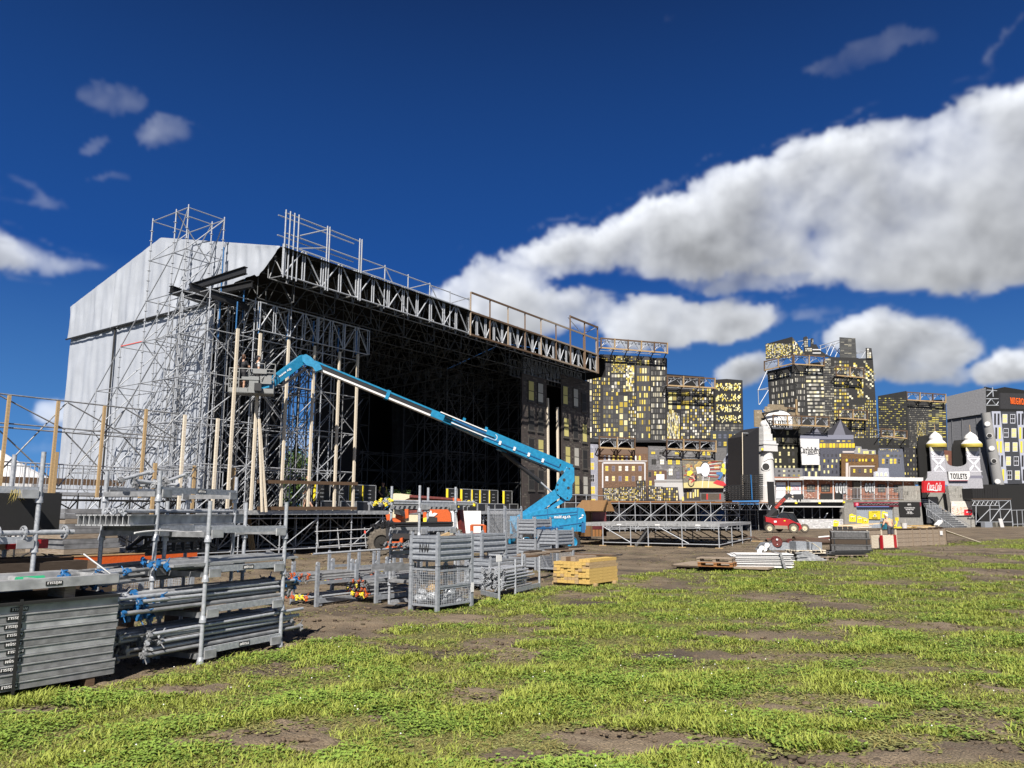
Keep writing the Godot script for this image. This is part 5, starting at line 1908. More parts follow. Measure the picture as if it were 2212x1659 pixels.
func stillage(o: Vector3, r1: Vector3, r2: Vector3, l: float, w: float, label: String, group: String, top := 0.56, tagged := false, inner := false):
	var t := thing("stillage",label,"stillage",group, o)
	var m: Material = M.galv
	for i in [0.0,1.0]:
		for j in [0.0,1.0]:
			var p = o+r1*(l*i)+r2*(w*j)
			tube(t,"post",p+UP*0.02, p+UP*top,0.03, m, true)
			var c := MB.new()
			c.lathe(p, UP,[[0.0,0.0],[0.05,0.0],[0.046,0.04],[0.031,0.09]],10)
			put(t,"cone_foot",c.mesh(), m)
	for j in [0.0,1.0]:
		var p = o+r2*(w*j)+UP*0.16
		plank(t,"long_beam",p+r1*0.03, p+r1*(l - 0.03),0.045,0.085, m)
	for i in [0.0,1.0]:
		var p = o+r1*(l*i)+UP*0.10
		plank(t,"cross_channel",p - r1*0.0+r2*0.02, p+r2*(w - 0.02),0.12,0.07, M.galv_old)
		for f in [0.0,1.0]:
			var q = o+r1*(l*i)+r2*(w*f)+UP*0.11 - r1*(0.13 if i == 1.0 else -0.13) - r2*0.035
			block(t,"gusset",q, r1*0.2, UP*0.11, r2*0.02, M.alu)
	if tagged:
		nameplate(t, o+r1*(l*0.5)+UP*0.16 - r2*0.026, r1, UP,0.2, false)

func nameplate(t: Node3D, p: Vector3, x: Vector3, y: Vector3, w: float, flipped: bool):
	var n := x.cross(y).normalized()
	var np := block(t,"nameplate",p, x*w, y*(w*0.26), n*0.006, M.black)
	var s := -1.0 if flipped else 1.0
	lettering(np,"maker_lettering","NÜSSLI",p+n*0.006, x*s, y*s, w*0.19, M.white, false, w*0.84)

func make_near():
	make_bits()
	var g := RandomNumberGenerator.new()
	g.seed = 21

	var c := gr(240,1474)
	for k in 10:
		var y := 0.1+k*0.09
		var off := es*g.randf_range(-0.015,0.015)+ew*g.randf_range(0.0,0.02)
		var n := ["lowest","second lowest","third from the bottom","fourth from the bottom","fifth from the bottom","sixth from the bottom","seventh from the bottom","third from the top","second from the top","topmost"]
		var t := thing("deck_panel","dented aluminium deck panel, %s in the tied stack at the left front" % n[k],"deck panel","aluminium deck panels in the front stack",c+UP*y)
		var o := c+off+UP*(y+0.043)
		var m := MB.new()
		m.box(o - es*1.05+ew*0.5, es*1.04, UP*0.028, ew*0.49)
		put(t,"core",m.mesh(), M.deck_ply)
		for q in [[0.0,1.05],[1.0,1.05]]:
			block(t,"long_rail",o - es*1.05+ew*q[0], es*2.1, UP*0.086, ew*0.04, M.alu if g.randf() < 0.6 else M.alu_dark)
			plank(t,"rail_lip",o - es*2.1+ew*(q[0] - 0.024)+UP*0.036, o+ew*(q[0] - 0.024)+UP*0.036,0.012,0.014, M.alu)
		for q in [0.0,-2.1]:
			block(t,"end_rail",o+es*q+ew*0.5, es*0.04, UP*0.084, ew*1.0, M.alu)
		if k != 2 and k != 6 and k != 1:
			nameplate(t, o+ew*-0.026 - es*(1.12+g.randf_range(-0.03,0.03)), es, UP,0.18, g.randf() < 0.7)
		elif k != 1:
			nameplate(t, o+ew*-0.026 - es*1.14, es, UP,0.18, true)
	var strap := plank(self,"strap",c - es*1.10+UP*0.06 - ew*0.045, c - es*1.10+UP*1.06 - ew*0.045,0.035,0.004, M.black,-ew)
	tag(strap,"black strap tied down the front of the aluminium deck stack","strap")
	for q in [-0.25,-1.8]:
		var o := block(self,"skid",c+es*q+ew*0.5+UP*0.05, es*0.1, UP*0.1, ew*1.0, M.wood_brown)
		tag(o,"wooden skid under the aluminium deck stack, "+("at its right end" if q > -1 else "at its left end"),"skid")
	var o2 := block(self,"black_sheet",c - es*0.95+ew*0.6+UP*1.015, es*1.9, UP*0.03, ew*1.3, M.black)
	tag(o2,"black plywood sheet lying on top of the aluminium deck stack","sheet")
	for q in [-0.55,-1.9]:
		var o := block(self,"wood_block",c+es*q+ew*0.25+UP*1.09, es*0.12, UP*0.12, ew*0.4, M.wood_grey)
		tag(o,"rough wood block between black sheet and upturned deck, "+("in view" if q > -1 else "at the left edge"),"block")
	for k in 2:
		var b := c - es*0.02+ew*(0.0+k*1.12)+UP*(1.16+k*0.0)
		var t := thing("deck_panel",["upturned aluminium deck tray on top of the stack, open side up","second upturned deck tray lying behind the first"][k],"deck panel","",b)
		for q in [0.0,1.0]:
			plank(t,"long_rail",b - es*2.4+ew*q+UP*0.05, b+ew*q+UP*0.055,0.045,0.105, M.alu)
			plank(t,"rail_lip",b - es*2.4+ew*(q+0.03)+UP*0.1, b+ew*(q+0.03)+UP*0.105,0.09,0.012, M.alu)
		for q in [0.0,-0.8,-1.6,-2.4]:
			plank(t,"cross_rail",b+es*q+UP*0.045, b+es*q+ew*1.0+UP*0.045,0.04,0.09, M.alu)
		block(t,"tray_floor",b - es*1.2+ew*0.5+UP*0.012, es*2.38, UP*0.014, ew*0.96, M.alu_dark)
		if k == 0:
			nameplate(t, b - es*0.75 - ew*0.026+UP*0.052, es, UP,0.18, true)
	var gb := MB.new()
	var gp := c - es*0.9+ew*0.62+UP*1.21
	gb.tube(gp, gp+es*0.3,0.05,10)
	tag(put(self,"bottle",gb.mesh(), M.green),"green bottle lying in the upturned deck tray","bottle")
	var rod := tube(self,"rod",gp+es*0.75+UP*0.28, gp+es*1.02 - UP*0.03 - ew*0.35,0.012, M.alu)
	tag(rod,"thin pale rod leaning in the upturned deck tray","rod")

	var fl := gr(432,1434)
	var fr := gr(604.5,1397)
	var r1 := (fr - fl).normalized()
	var r2 := UP.cross(r1).normalized()
	var l := (fr - fl).length()
	var lv := ["bottom","second","third","top"]
	for k in 4:
		stillage(fl+UP*(0.535*k), r1, r2, l,0.85,"galvanised post stillage, %s one of the four high front stack" % lv[k],"post stillages stacked on the site",0.56, k == 0 or k == 2)
	rack_tubes(g, fl+UP*0.2, r1, r2, l,0.8,5,7,-1.05,0.5,"grey scaffold tube lying in the bottom of the front stillage stack","tubes in the bottom front stillage",[M.galv_old, M.galv],0.5)
	rack_tubes(g, fl+UP*0.735, r1, r2, l,0.8,4,7,-1.2,0.5,"scaffold tube with blue couplers in the second stillage of the front stack","blue ended tubes in the second front stillage",[M.galv_old, M.galv],1.0)
	for k in 22:
		var t := thing("coupler","blue painted coupler heaped at the left end of the front stillage tubes","coupler","blue couplers at the tube ends",fl+UP*0.75 - r1*0.7)
		clamp_on(t, fl+UP*(0.66+g.randf()*0.3) - r1*(0.6+g.randf()*0.5)+r2*(g.randf()*0.75), r1, g.randf()*6.0, M.blue_paint,"clamp")
	for k in 4:
		var b := fl+UP*(0.535*2+0.24+0.035*(k % 2))+r2*(0.08+0.2*k) - r1*(0.55 - 0.04*k)
		var t := thing("scaffold_plank","long ribbed aluminium scaffold plank on the third front stillage, %s" % ["nearest","second","third","farthest"][k],"plank","aluminium planks on the front stack",b)
		plank(t,"board",b, b+r1*(l+0.85),0.19,0.03, M.alu)
		for q in 3:
			plank(t,"rib",b+r2*(-0.06+q*0.06)+UP*0.018, b+r1*(l+0.85)+r2*(-0.06+q*0.06)+UP*0.018,0.012,0.008, M.alu)
		for q in [0.0,1.0]:
			clamp_on(t, b+r1*(q*(l+0.85))+r2*0.03, r1,0.6+k, M.blue_paint if q == 0.0 else M.galv_old,"hook")

	var a2 := at(340,1108,10.8); a2.y = 0
	var b2 := at(507,1108,12.7); b2.y = 0
	var q1 := (b2 - a2).normalized()
	var q2 := UP.cross(q1).normalized()
	var l2 := (b2 - a2).length()
	for k in 5:
		stillage(a2+UP*(0.535*k+0.02), q1, q2, l2,0.85,"galvanised post stillage, %s one of the five high stack behind" % ["bottom","second","third","fourth","top"][k],"post stillages stacked on the site",0.56 if k < 4 else 0.42, k == 4)
	for k in 10:
		var b := a2+UP*(0.535*3+0.30)+q2*(0.02+k*0.085) - q1*0.55
		var t := thing("aluminium_girder","aluminium I-girder in the row on the fourth stillage of the five high stack","girder","aluminium girders laid side by side",b)
		var m := MB.new()
		m.beam(b, b+q1*(l2+0.9),0.012,0.13); m.beam(b+UP*0.065, b+q1*(l2+0.9)+UP*0.065,0.07,0.016); m.beam(b - UP*0.065, b+q1*(l2+0.9) - UP*0.065,0.07,0.016)
		put(t,"profile",m.mesh(), M.alu)
	for k in 3:
		var b := a2+UP*(0.535*3+0.42)+q2*(0.1+k*0.2) - q1*(0.6 - k*0.1)
		loose_tube(b, b+q1*(l2+0.8),0.026, M.galv,"galvanised tube with end couplers on top of the aluminium girders","tubes on the aluminium girders",[[0, M.galv,0.5+k],[1, M.galv, k]])
	for k in 9:
		var b := a2+UP*(0.535*4+0.24+g.randf()*0.08)+q2*(0.05+g.randf()*0.6) - q1*(0.25 - g.randf()*0.55)
		var d := (q1*g.randf_range(0.3,1.0)+q2*g.randf_range(-0.5,0.5)+UP*g.randf_range(-0.15,0.2)).normalized()
		loose_tube(b, b+d*g.randf_range(0.3,0.6),0.025, M.galv,"short galvanised coupler arm heaped on the top stillage","coupler arms on the top stillage",[[0, M.galv_old, k],[1, M.galv, k*2]],"short_tube")
	rack_tubes(g, a2+UP*(0.535*2+0.0), q1, q2, l2,0.8,3,6,-0.95,0.4,"grey tube with blue clamp in the third stillage of the five high stack","blue clamped tubes in the tall stack",[M.galv_old, M.galv],1.0)
	for k in 3:
		var b := a2+UP*(0.535*2+0.36+k*0.03)+q2*(0.2+0.25*k)+q1*(0.1+0.12*k)
		var t := thing("black_truss","black steel truss lying in the tall stack, %s" % ["nearest","middle","farthest"][k],"truss","",b)
		var m := MB.new()
		m.beam(b, b+q1*1.7,0.04,0.04); m.beam(b+q1*0.35+UP*0.16, b+q1*1.35+UP*0.16,0.04,0.04)
		m.beam(b, b+q1*0.35+UP*0.16,0.04,0.04); m.beam(b+q1*1.7, b+q1*1.35+UP*0.16,0.04,0.04)
		for q in 5:
			m.beam(b+q1*(0.4+q*0.22), b+q1*(0.4+q*0.22)+UP*0.16,0.035,0.035)
		put(t,"frame",m.mesh(), M.black_steel)
	var rope := MB.new()
	var rp := a2 - q2*0.05+UP*1.74
	for k in 16:
		rope.tube(rp - q1*0.5+q1*(k*0.14)+UP*(0.02*sin(k*0.5)), rp - q1*0.5+q1*((k+1)*0.14)+UP*(0.02*sin((k+1)*0.5)),0.012,6)
	tag(put(self,"rope",rope.mesh(), M.white),"white twisted rope strung along the tall stillage stack","rope")
	var ft := at(330,1225,13.2)
	var tr := thing("formwork_tray","orange formwork panel with raised edges behind the tube bundle","panel","",ft)
	block(tr,"panel_face",ft, es*2.2, UP*0.02, ew*0.9, M.wood_orange)
	block(tr,"back_edge",ft+ew*0.46+UP*0.10, es*2.2, UP*0.2, ew*0.03, M.orange)
	block(tr,"edge_cap",ft+ew*0.46+UP*0.21, es*2.2, UP*0.02, ew*0.05, M.wood)
	block(tr,"end_edge",ft - es*1.12+UP*0.08, es*0.03, UP*0.18, ew*0.9, M.wood_brown)
	block(tr,"front_edge",ft - ew*0.46+UP*0.02, es*2.2, UP*0.07, ew*0.03, M.wood_grey)
	for k in 2:
		var o := block(self,"trestle",at(260+k*140,1225,13.2+k)*Vector3(1,0,1)+UP*0.29,es*0.12,UP*0.57,ew*0.9,M.wood_dark)
		tag(o,"dark timber trestle under the orange formwork panel, "+["left one","right one"][k],"trestle")

	var a3 := at(82,1108,10.1); a3.y = 0
	for k in 4:
		stillage(a3 - es*1.5+UP*(0.63*k+0.24), es, ew,1.5,0.85,"galvanised post stillage at the left picture edge, %s of its stack" % ["bottom","second","third","top"][k],"post stillages stacked on the site",0.66)
	var grass := MB.new()
	for k in 26:
		grass.col = Color(0.3,0.24,0.06)
		leaf_blade(grass,a3 - es*(0.28+g.randf()*0.1)+UP*(2.27+g.randf()*0.03) - ew*0.1,Vector3(g.randf_range(-0.12,0.12),0,g.randf_range(-0.1,0.1)),-g.randf_range(0.06,0.2),0.006,grass.col)
	tag(put(self,"grass_tuft",grass.mesh(), M.foliage, true),"dry grass tuft stuck on the stillage at the left edge","grass")
	var bp := a3+ew*0.5+UP*2.02
	tag(block(self,"black_board",bp - es*0.6, es*2.2, UP*0.5, ew*0.04, M.black),"large black board standing upright behind the left stillage posts","board")
	var st := a3+UP*1.75+es*0.05
	loose_tube(st - es*1.3, st+es*0.42,0.034, M.galv,"short galvanised standard with rosettes sticking out of the left stillage","",[])
	for q in [0.3,-0.2,-0.5]:
		var o := put(self,"rosette",cup_mesh, M.galv)
		o.transform = Transform3D(Basis(es.cross(UP).normalized()*1.5, UP*1.5, es*1.5), st+es*q)
		tag(o,"round rosette plate on the galvanised standard, "+("nearest its right end" if q > 0 else "half way along it" if q > -0.4 else "farthest left"),"rosette")
	for k in 5:
		var b := a3+ew*(0.12+k*0.0)+UP*1.6 - es*(0.0+k*0.17)+es*0.14
		var t := thing("red_timber","timber with a red painted end in the left stillage, %s" % ["rightmost","second from the right","middle one","second from the left","leftmost"][k],"timber","red ended timbers in the left stillage",b)
		plank(t,"beam",b, b+ew*1.6,0.14,0.11, M.wood_grey)
		plank(t,"painted_end",b - ew*0.015, b+ew*0.06,0.144,0.114, M.red if k % 2 == 0 else M.wood_brown)
	for k in 4:
		var b := a3+ew*(0.1+0.18*k)+UP*(1.30+0.05*(k % 2)) - es*1.6
		tag(plank(self,"timber",b, b+es*(2.3 - 0.1*k),0.16,0.14, M.wood_brown if k % 2 else M.wood_dark),"dark weathered timber in the left stillage, %s" % ["nearest","second","third","farthest"][k],"timber","dark timbers in the left stillage")
	for k in 9:
		var b := at(153,1188,14.0)+UP*(k*0.085*1.0)
		tag(block(self,"board",b+es*g.randf_range(-0.03,0.03), es*0.95, UP*0.08, ew*1.4, M.alu_dark if k % 3 else M.wood_grey),"grey board in the tall stack behind the black board, %s" % ORD[k if k < 8 else 17],"board","boards in the tall stack")
	tag(block(self,"board_stand",at(153,1192,14.0)*Vector3(1,0,1)+UP*0.62,es*0.9,UP*1.24,ew*1.3,M.wood_dark),"dark stand below the tall board stack","stand")
	for k in 3:
		var b := gr(543+k*4,1201)
		tag(plank(self,"plank",b, at(531+k*4,1117,-b.z+0.6),0.14,0.045, M.wood, es),"yellow plank leaning against the stage deck edge, %s of three" % ["leftmost","middle","rightmost"][k],"plank","planks leaning on the stage")
	mesh_crate(gr(300,1330), es, ew,1.1,0.8,0.75,"wire mesh crate standing behind the front stillages")

func rack_tubes(g: RandomNumberGenerator, o: Vector3, r1: Vector3, r2: Vector3, l: float, w: float, rows: int, per: int, lo: float, over: float, label: String, group: String, mats: Array, coloured: float):
	for j in rows:
		for i in per:
			var p := o+r2*(0.05+(w - 0.1)*(i+0.5*(j % 2))/per)+UP*(0.03+j*0.062)
			var a := p+r1*(lo+g.randf_range(-0.2,0.5))+UP*g.randf_range(-0.01,0.02)
			var b := p+r1*(l+over*g.randf_range(-0.2,1.0))+r2*g.randf_range(-0.04,0.04)+UP*g.randf_range(-0.01,0.03)
			var m: Material = M.blue_paint if coloured > 0.9 else M.galv_old
			var ends := [[0, m if g.randf() < 0.8 else M.galv, g.randf()*6.0]]
			if g.randf() < 0.6:
				ends.append([1, m if g.randf() < 0.5 else M.galv_old, g.randf()*6.0])
			loose_tube(a, b,0.024+0.004*g.randf(), mats[g.randi() % mats.size()], label, group, ends)

func mesh_side(t: Node3D, a: Vector3, b: Vector3, h: float, step := 0.05):
	var m := MB.new()
	var n := int((b - a).length()/step)
	for k in n+1:
		var p := a.lerp(b, k/float(n))
		m.beam(p, p+UP*h,0.006,0.006)
	n = int(h/step)
	for k in n+1:
		m.beam(a+UP*(h*k/n), b+UP*(h*k/n),0.006,0.006)
	put(t,"wire_mesh",m.mesh(), M.galv, true)
	for y in [0.0, h]:
		plank(t,"mesh_rail",a+UP*y, b+UP*y,0.03,0.04, M.steel_sheet)

func crate_frame(t: Node3D, o: Vector3, a1: Vector3, a2: Vector3, l: float, w: float, h: float):
	for i in [0.0,1.0]:
		for j in [0.0,1.0]:
			var p = o+a1*(l*i)+a2*(w*j)
			block(t,"corner_post",p+UP*(h*0.5+0.02), a1*0.075, UP*(h+0.04), a2*0.075, M.steel_sheet)
			var m := MB.new()
			m.tube(p+UP*(h+0.07) - a2*0.01, p+UP*(h+0.07)+a2*0.01,0.045,10)
			put(t,"lifting_lug",m.mesh(), M.galv)

func mesh_crate(o: Vector3, a1: Vector3, a2: Vector3, l: float, w: float, h: float, label: String, half_gate := true) -> Node3D:
	var t := thing("mesh_crate",label,"crate","wire mesh crates",o)
	crate_frame(t, o, a1, a2, l, w, h)
	var b := o+UP*0.12
	mesh_side(t, b, b+a2*w, h - 0.14)
	mesh_side(t, b+a2*w, b+a2*w+a1*l, h - 0.14)
	mesh_side(t, b+a1*l, b+a1*l+a2*w, h - 0.14)
	if half_gate:
		mesh_side(t, b+a1*0.04, b+a1*(l - 0.04),(h - 0.14)*0.47)
		mesh_side(t, b+a1*0.04+UP*((h - 0.14)*0.53) - a2*0.01, b+a1*(l - 0.04)+UP*((h - 0.14)*0.53) - a2*0.01,(h - 0.14)*0.44)
	else:
		mesh_side(t, b, b+a1*l, h - 0.14)
	block(t,"floor",o+a1*(l*0.5)+a2*(w*0.5)+UP*0.11, a1*l, UP*0.02, a2*w, M.steel_sheet)
	return t

func steel_crate(o: Vector3, a1: Vector3, a2: Vector3, l: float, w: float, h: float, ribs: int, label: String, written := "") -> Node3D:
	var t := thing("steel_crate",label,"crate","ribbed steel crates",o)
	crate_frame(t, o, a1, a2, l, w, h)
	var sides := [[o, a1, l,-a2],[o, a2, w,-a1],[o+a2*w, a1, l, a2],[o+a1*l, a2, w, a1]]
	for s in sides:
		var d: Vector3 = s[1]
		var n: Vector3 = s[3]
		for k in ribs:
			var hh := (h - 0.1)/ribs
			var y := 0.08+k*hh
			var m := MB.new()
			var p: Vector3 = s[0]+UP*y
			var q: Vector3 = p+d*s[2]
			var prof := [[0.0,0.0],[0.2,0.0],[0.32,0.03],[0.72,0.03],[0.84,0.0],[1.0,0.0]]
			for i in prof.size() - 1:
				var y0: float = prof[i][0]*hh
				var y1: float = prof[i+1][0]*hh
				m.quad(p+UP*y0+n*prof[i][1], q+UP*y0+n*prof[i][1], q+UP*y1+n*prof[i+1][1], p+UP*y1+n*prof[i+1][1])
				m.quad(q+UP*y0+n*(prof[i][1] - 0.004), p+UP*y0+n*(prof[i][1] - 0.004), p+UP*y1+n*(prof[i+1][1] - 0.004), q+UP*y1+n*(prof[i+1][1] - 0.004))
			put(t,"side_rib",m.mesh(), M.steel_sheet)
		plank(t,"top_rim",s[0]+UP*h, s[0]+d*s[2]+UP*h,0.04,0.05, M.steel_sheet)
	block(t,"floor",o+a1*(l*0.5)+a2*(w*0.5)+UP*0.09, a1*l, UP*0.02, a2*w, M.steel_sheet)
	if written != "":
		lettering(t,"painted_lettering",written, o+a2*(w*0.48) - a1*0.038+UP*(h*0.62),-a2, UP,0.17, M.black, false,0.26, false)
	return t

func make_mid():
	var g := RandomNumberGenerator.new()
	g.seed = 33

	var o := gr(944,1323)
	var mc := mesh_crate(o, es, ew,1.12,0.72,0.86,"mesh crate full of plastic bags under the marked steel crate")
	var bags := MB.new()
	for k in 26:
		bags.ball(o+es*g.randf_range(0.12,1.0)+ew*g.randf_range(0.1,0.62)+UP*g.randf_range(0.16,0.34),Vector3(g.randf_range(0.06,0.14),g.randf_range(0.05,0.1),g.randf_range(0.06,0.13)),7,5)
	crumple(bags,5,0.05)
	tag(put(self,"plastic_bags",bags.mesh(), M.bag, true),"clear plastic bags of small parts in the bottom of the mesh crate","bags")
	var sack := MB.new()
	sack.ball(o+es*0.28+ew*0.3+UP*0.42,Vector3(0.2,0.13,0.16),9,6)
	crumple(sack,6,0.08)
	tag(put(self,"sack",sack.mesh(), M.wood),"brown paper sack on the plastic bags in the mesh crate","sack")
	steel_crate(o+UP*0.92, es, ew,1.12,0.72,0.58,4,"ribbed steel crate with black painted letters, on top of the mesh crate","NW")
	tag(block(self,"paper_label",o+es*1.1 - ew*0.05+UP*0.42, es*0.1, UP*0.2, ew*0.006, M.white),"white paper label on the right corner of the mesh crate","label")
	for k in 4:
		var b := o+es*(0.05+0.22*k)+ew*(0.15+0.1*k)+UP*1.45
		tag(plank(self,"timber_offcut",b, b+es*(0.35+0.1*k) - ew*0.1+UP*(0.12 - 0.06*k),0.09,0.06, M.wood if k != 1 else M.wood_brown),"sawn timber offcut sticking out of the marked steel crate, %s" % ["leftmost","second","third","rightmost"][k],"timber")

	for q in [[683.0,1311.0,"left"],[812.0,1303.0,"right"],[752.0,1266.0,"left rear"],[850.0,1262.0,"right rear"]]:
		var p := gr(q[0], q[1])
		var t := thing("brace_stillage","low post frame holding clamped braces, %s of the four" % q[2],"stillage","brace stillages",p)
		for i in [0.0,1.15]:
			for j in [0.0,0.8]:
				var c = p+es*i+ew*j
				block(t,"post",c+UP*0.43, es*0.08, UP*0.86, ew*0.06, M.steel_sheet)
				block(t,"foot_gusset",c+UP*0.12+es*(0.08 if i == 0.0 else -0.08), es*0.14, UP*0.22, ew*0.03, M.steel_sheet)
				var m := MB.new()
				m.tube(c+UP*0.9 - ew*0.02, c+UP*0.9+ew*0.02,0.05,10)
				put(t,"hook",m.mesh(), M.galv)
		for j in [0.0,0.8]:
			plank(t,"long_beam",p+ew*j+UP*0.12, p+ew*j+es*1.15+UP*0.12,0.06,0.1, M.steel_sheet)
			plank(t,"middle_beam",p+ew*j+UP*0.50, p+ew*j+es*1.15+UP*0.50,0.05,0.07, M.steel_sheet)
		var right: bool = q[2] != "left"
		var rear: bool = q[1] < 1280.0
		for j in (2 if rear else 3):
			for i in (6 if rear else 8):
				var y := 0.56+j*0.055 if not right else 0.30+j*0.085
				var b := p+ew*(0.05+0.095*i)+UP*(y+g.randf_range(-0.01,0.01)) - es*(0.22+0.05*g.randf())
				var c: Material = M.orange if g.randf() < 0.55 else M.galv_old
				if right:
					c = [M.galv_old, M.orange, M.black_steel, M.yellow, M.galv_old, M.rust][g.randi() % 6]
				loose_tube(b, b+es*g.randf_range(1.45,1.75),0.02, M.galv_old,"clamped brace tube in the %s low stillage, clamps towards the camera" % q[2],"clamped braces in the %s low stillage" % q[2],[[0, c, g.randf()*6.0]],"brace_tube",0.55)
		for i in 5:
			var b := p+ew*(0.08+0.15*i)+UP*0.2 - es*0.25
			loose_tube(b, b+es*1.7,0.024, M.galv,"long tube lying low in the %s brace stillage" % q[2],"low tubes in the %s brace stillage" % q[2],[[0, M.yellow if g.randf() < 0.4 else M.orange, g.randf()*3]])
	loose_tube(at(676,1197,16.4), at(880,1183,18.4),0.024, M.galv,"long shiny tube laid across the tops of the low stillages","")
	var tp := at(822,1232,16.2)
	var tt := thing("trough","folded steel trough lying on the braces left of the mesh crate","trough","",tp)
	block(tt,"base",tp+es*0.4, es*0.9, UP*0.015, ew*0.3, M.galv_old)
	block(tt,"side",tp+es*0.4 - ew*0.18+UP*0.05, es*0.95, UP*0.13, ew*0.02 - UP*0.0, M.galv_old)
	block(tt,"side",tp+es*0.4+ew*0.18+UP*0.05, es*0.95, UP*0.13, ew*0.02, M.galv_old)

	var b5 := at(906,1108,17.2); b5.y = 0
	for k in 5:
		stillage(b5+UP*(0.535*k - 0.12), es, ew,1.25,0.85,"galvanised post stillage behind the steel crate, %s of five" % ["bottom","second","third","fourth","top"][k],"post stillages stacked on the site",0.58)
	for k in 8:
		var b := b5+UP*(0.535*4+0.06+0.05*(k/5))+ew*(0.04+0.15*(k % 5)) - es*0.9
		loose_tube(b, b+es*2.9,0.026, M.galv,"long tube with yellow clamps on the top stillage behind the crates","yellow clamped tubes",[[0, M.yellow if k % 2 else M.galv, k*0.7],[1, M.galv if k % 3 else M.yellow, k*0.4]])
	for k in 8:
		var b := b5+UP*(0.535*3+0.12+0.05*(k/5))+ew*(0.04+0.15*(k % 5)) - es*0.8
		loose_tube(b, b+es*2.0,0.026, M.black_steel,"black tube with violet clamps on the fourth stillage behind the crates","black tubes",[[0, M.black_plastic, k*0.7]])
	for k in 6:
		var b := b5+UP*(0.535*2+0.24)+ew*(0.04+0.14*k) - es*0.3
		loose_tube(b, b+es*1.9,0.026, M.galv,"tube on the third stillage behind the marked crate","tubes on the third stillage",[[0, M.galv_old, k]])

	var p2 := gr(1036,1290)
	steel_crate(gr(1040,1272)+UP*0.86, es, ew,1.1,0.8,0.55,3,"ribbed steel crate right of the marked one, partly in its shadow")
	mesh_crate(gr(1040,1272), es, ew,1.1,0.8,0.8,"mesh crate below the shaded ribbed steel crate")
	var s1 := gr(1078,1300)
	var ts := thing("tube_stillage","four post stillage heaped with short tubes, white label on one post","stillage","",s1)
	var sr := (gr(1165,1273) - gr(1113,1286)).normalized()
	var sl := UP.cross(sr).normalized()
	for q in [[1078.0,1300.0,1210.0],[1113.0,1286.0,1207.0],[1165.0,1273.0,1202.0],[1128.0,1280.0,1195.0]]:
		var c := gr(q[0], q[1])
		tube(ts,"post",c, at(q[0], q[2],-c.z),0.03, M.galv, true)
	plank(ts,"long_beam",gr(1078,1300)+UP*0.12, gr(1040,1290)+UP*0.12,0.05,0.1, M.steel_sheet)
	plank(ts,"long_beam",gr(1113,1286)+UP*0.12, gr(1165,1273)+UP*0.12,0.05,0.1, M.steel_sheet)
	block(ts,"paper_label",at(1078,1206,17.2), es*0.2, UP*0.14, ew*0.01, M.white)
	for k in 56:
		var b := gr(1108,1288)+sl*(0.05+0.085*(k % 8))+UP*(0.2+0.075*(k/8)) - sr*(0.25+g.randf()*0.2)
		loose_tube(b, b+(sr+sl*g.randf_range(-0.03,0.03)).normalized()*g.randf_range(1.3,1.7),0.025, M.galv if g.randf() < 0.7 else M.galv_old,"short galvanised tube in the heaped tube stillage","tubes in the heaped stillage",[[0, M.galv, g.randf()*6]] if k % 2 else [])
	steel_crate(gr(1120,1279)+ew*0.9, es, ew,1.6,0.8,0.75,4,"long ribbed steel crate behind the heaped tube stillage")
	var cl := gr(1157,1232)
	steel_crate(cl, es, ew,1.0,0.75,0.42,3,"lowest ribbed steel crate of the pile in front of the blue lift, mostly hidden")
	steel_crate(cl+UP*0.47, es, ew,1.0,0.75,0.58,4,"middle ribbed steel crate of the pile in front of the blue lift")
	steel_crate(cl+UP*1.15, es, ew,1.0,0.75,0.6,4,"topmost ribbed steel crate of the pile, reaching up to the blue lift body")
	var cr := gr(1204,1237)
	mesh_crate(cr, es, ew,1.05,0.75,0.75,"low mesh crate right of the steel crate pile, with a steel crate on it",false)
	steel_crate(cr+UP*0.82, es, ew,1.05,0.75,0.56,4,"ribbed steel crate with the blue standard across it, on the low mesh crate")
	var bs := cr+UP*1.47+ew*0.55
	loose_tube(bs - es*0.45, bs+es*1.3,0.028, M.blue_paint,"blue standard with rosettes lying across the steel crates","")
	for q in [0.0,0.5,0.85]:
		var ro := put(self,"rosette",cup_mesh, M.blue_paint)
		ro.transform = Transform3D(Basis(es.cross(UP).normalized()*1.3, UP*1.3, es*1.3), bs+es*q)
		tag(ro,"blue rosette on the standard across the crates, %s one" % ("left" if q == 0.0 else "middle" if q == 0.5 else "right"),"rosette")
	var mt := gr(1090,1226)
	steel_crate(mt+UP*0.1, es, ew,1.1,0.75,0.7,4,"ribbed steel crate under the tall mesh crate")
	mesh_crate(mt+UP*0.95, es, ew,1.1,0.75,1.2,"tall mesh crate in front of the blue lift arm",false)
	for k in 9:
		var b := gr(1150+k*14,1262 - k*3)+UP*(0.75+0.05*(k % 3))+ew*0.4
		tag(plank(self,"weathered_board",b - es*0.4, b+es*g.randf_range(0.4,0.9)+ew*g.randf_range(-0.2,0.2),0.2,0.05,[M.wood_brown, M.wood_grey, M.wood_dark][k % 3]),"weathered brown board heaped between crates and yellow timber","board","weathered boards between crates")

	var c := gr(1274,1269)
	var le := (gr(1195,1264) - c)
	var re := (gr(1334,1260) - c)
	var t1 := le.normalized()
	var t2 := re.normalized()
	var per := 10
	var w := le.length()/per
	for q in [0.15,0.85]:
		var rr = c+t1*0.1+re*q
		tag(plank(self,"bearer",rr - t1*0.2+UP*0.045, rr+le*1.05+UP*0.045,0.09,0.09, M.wood),"square bearer under the yellow timber stack, %s end" % ("near" if q < 0.5 else "far"),"timber")
	var stack := thing("timber_stack","neat stack of yellow square timbers on bearers beside the grass","timber stack","",c)
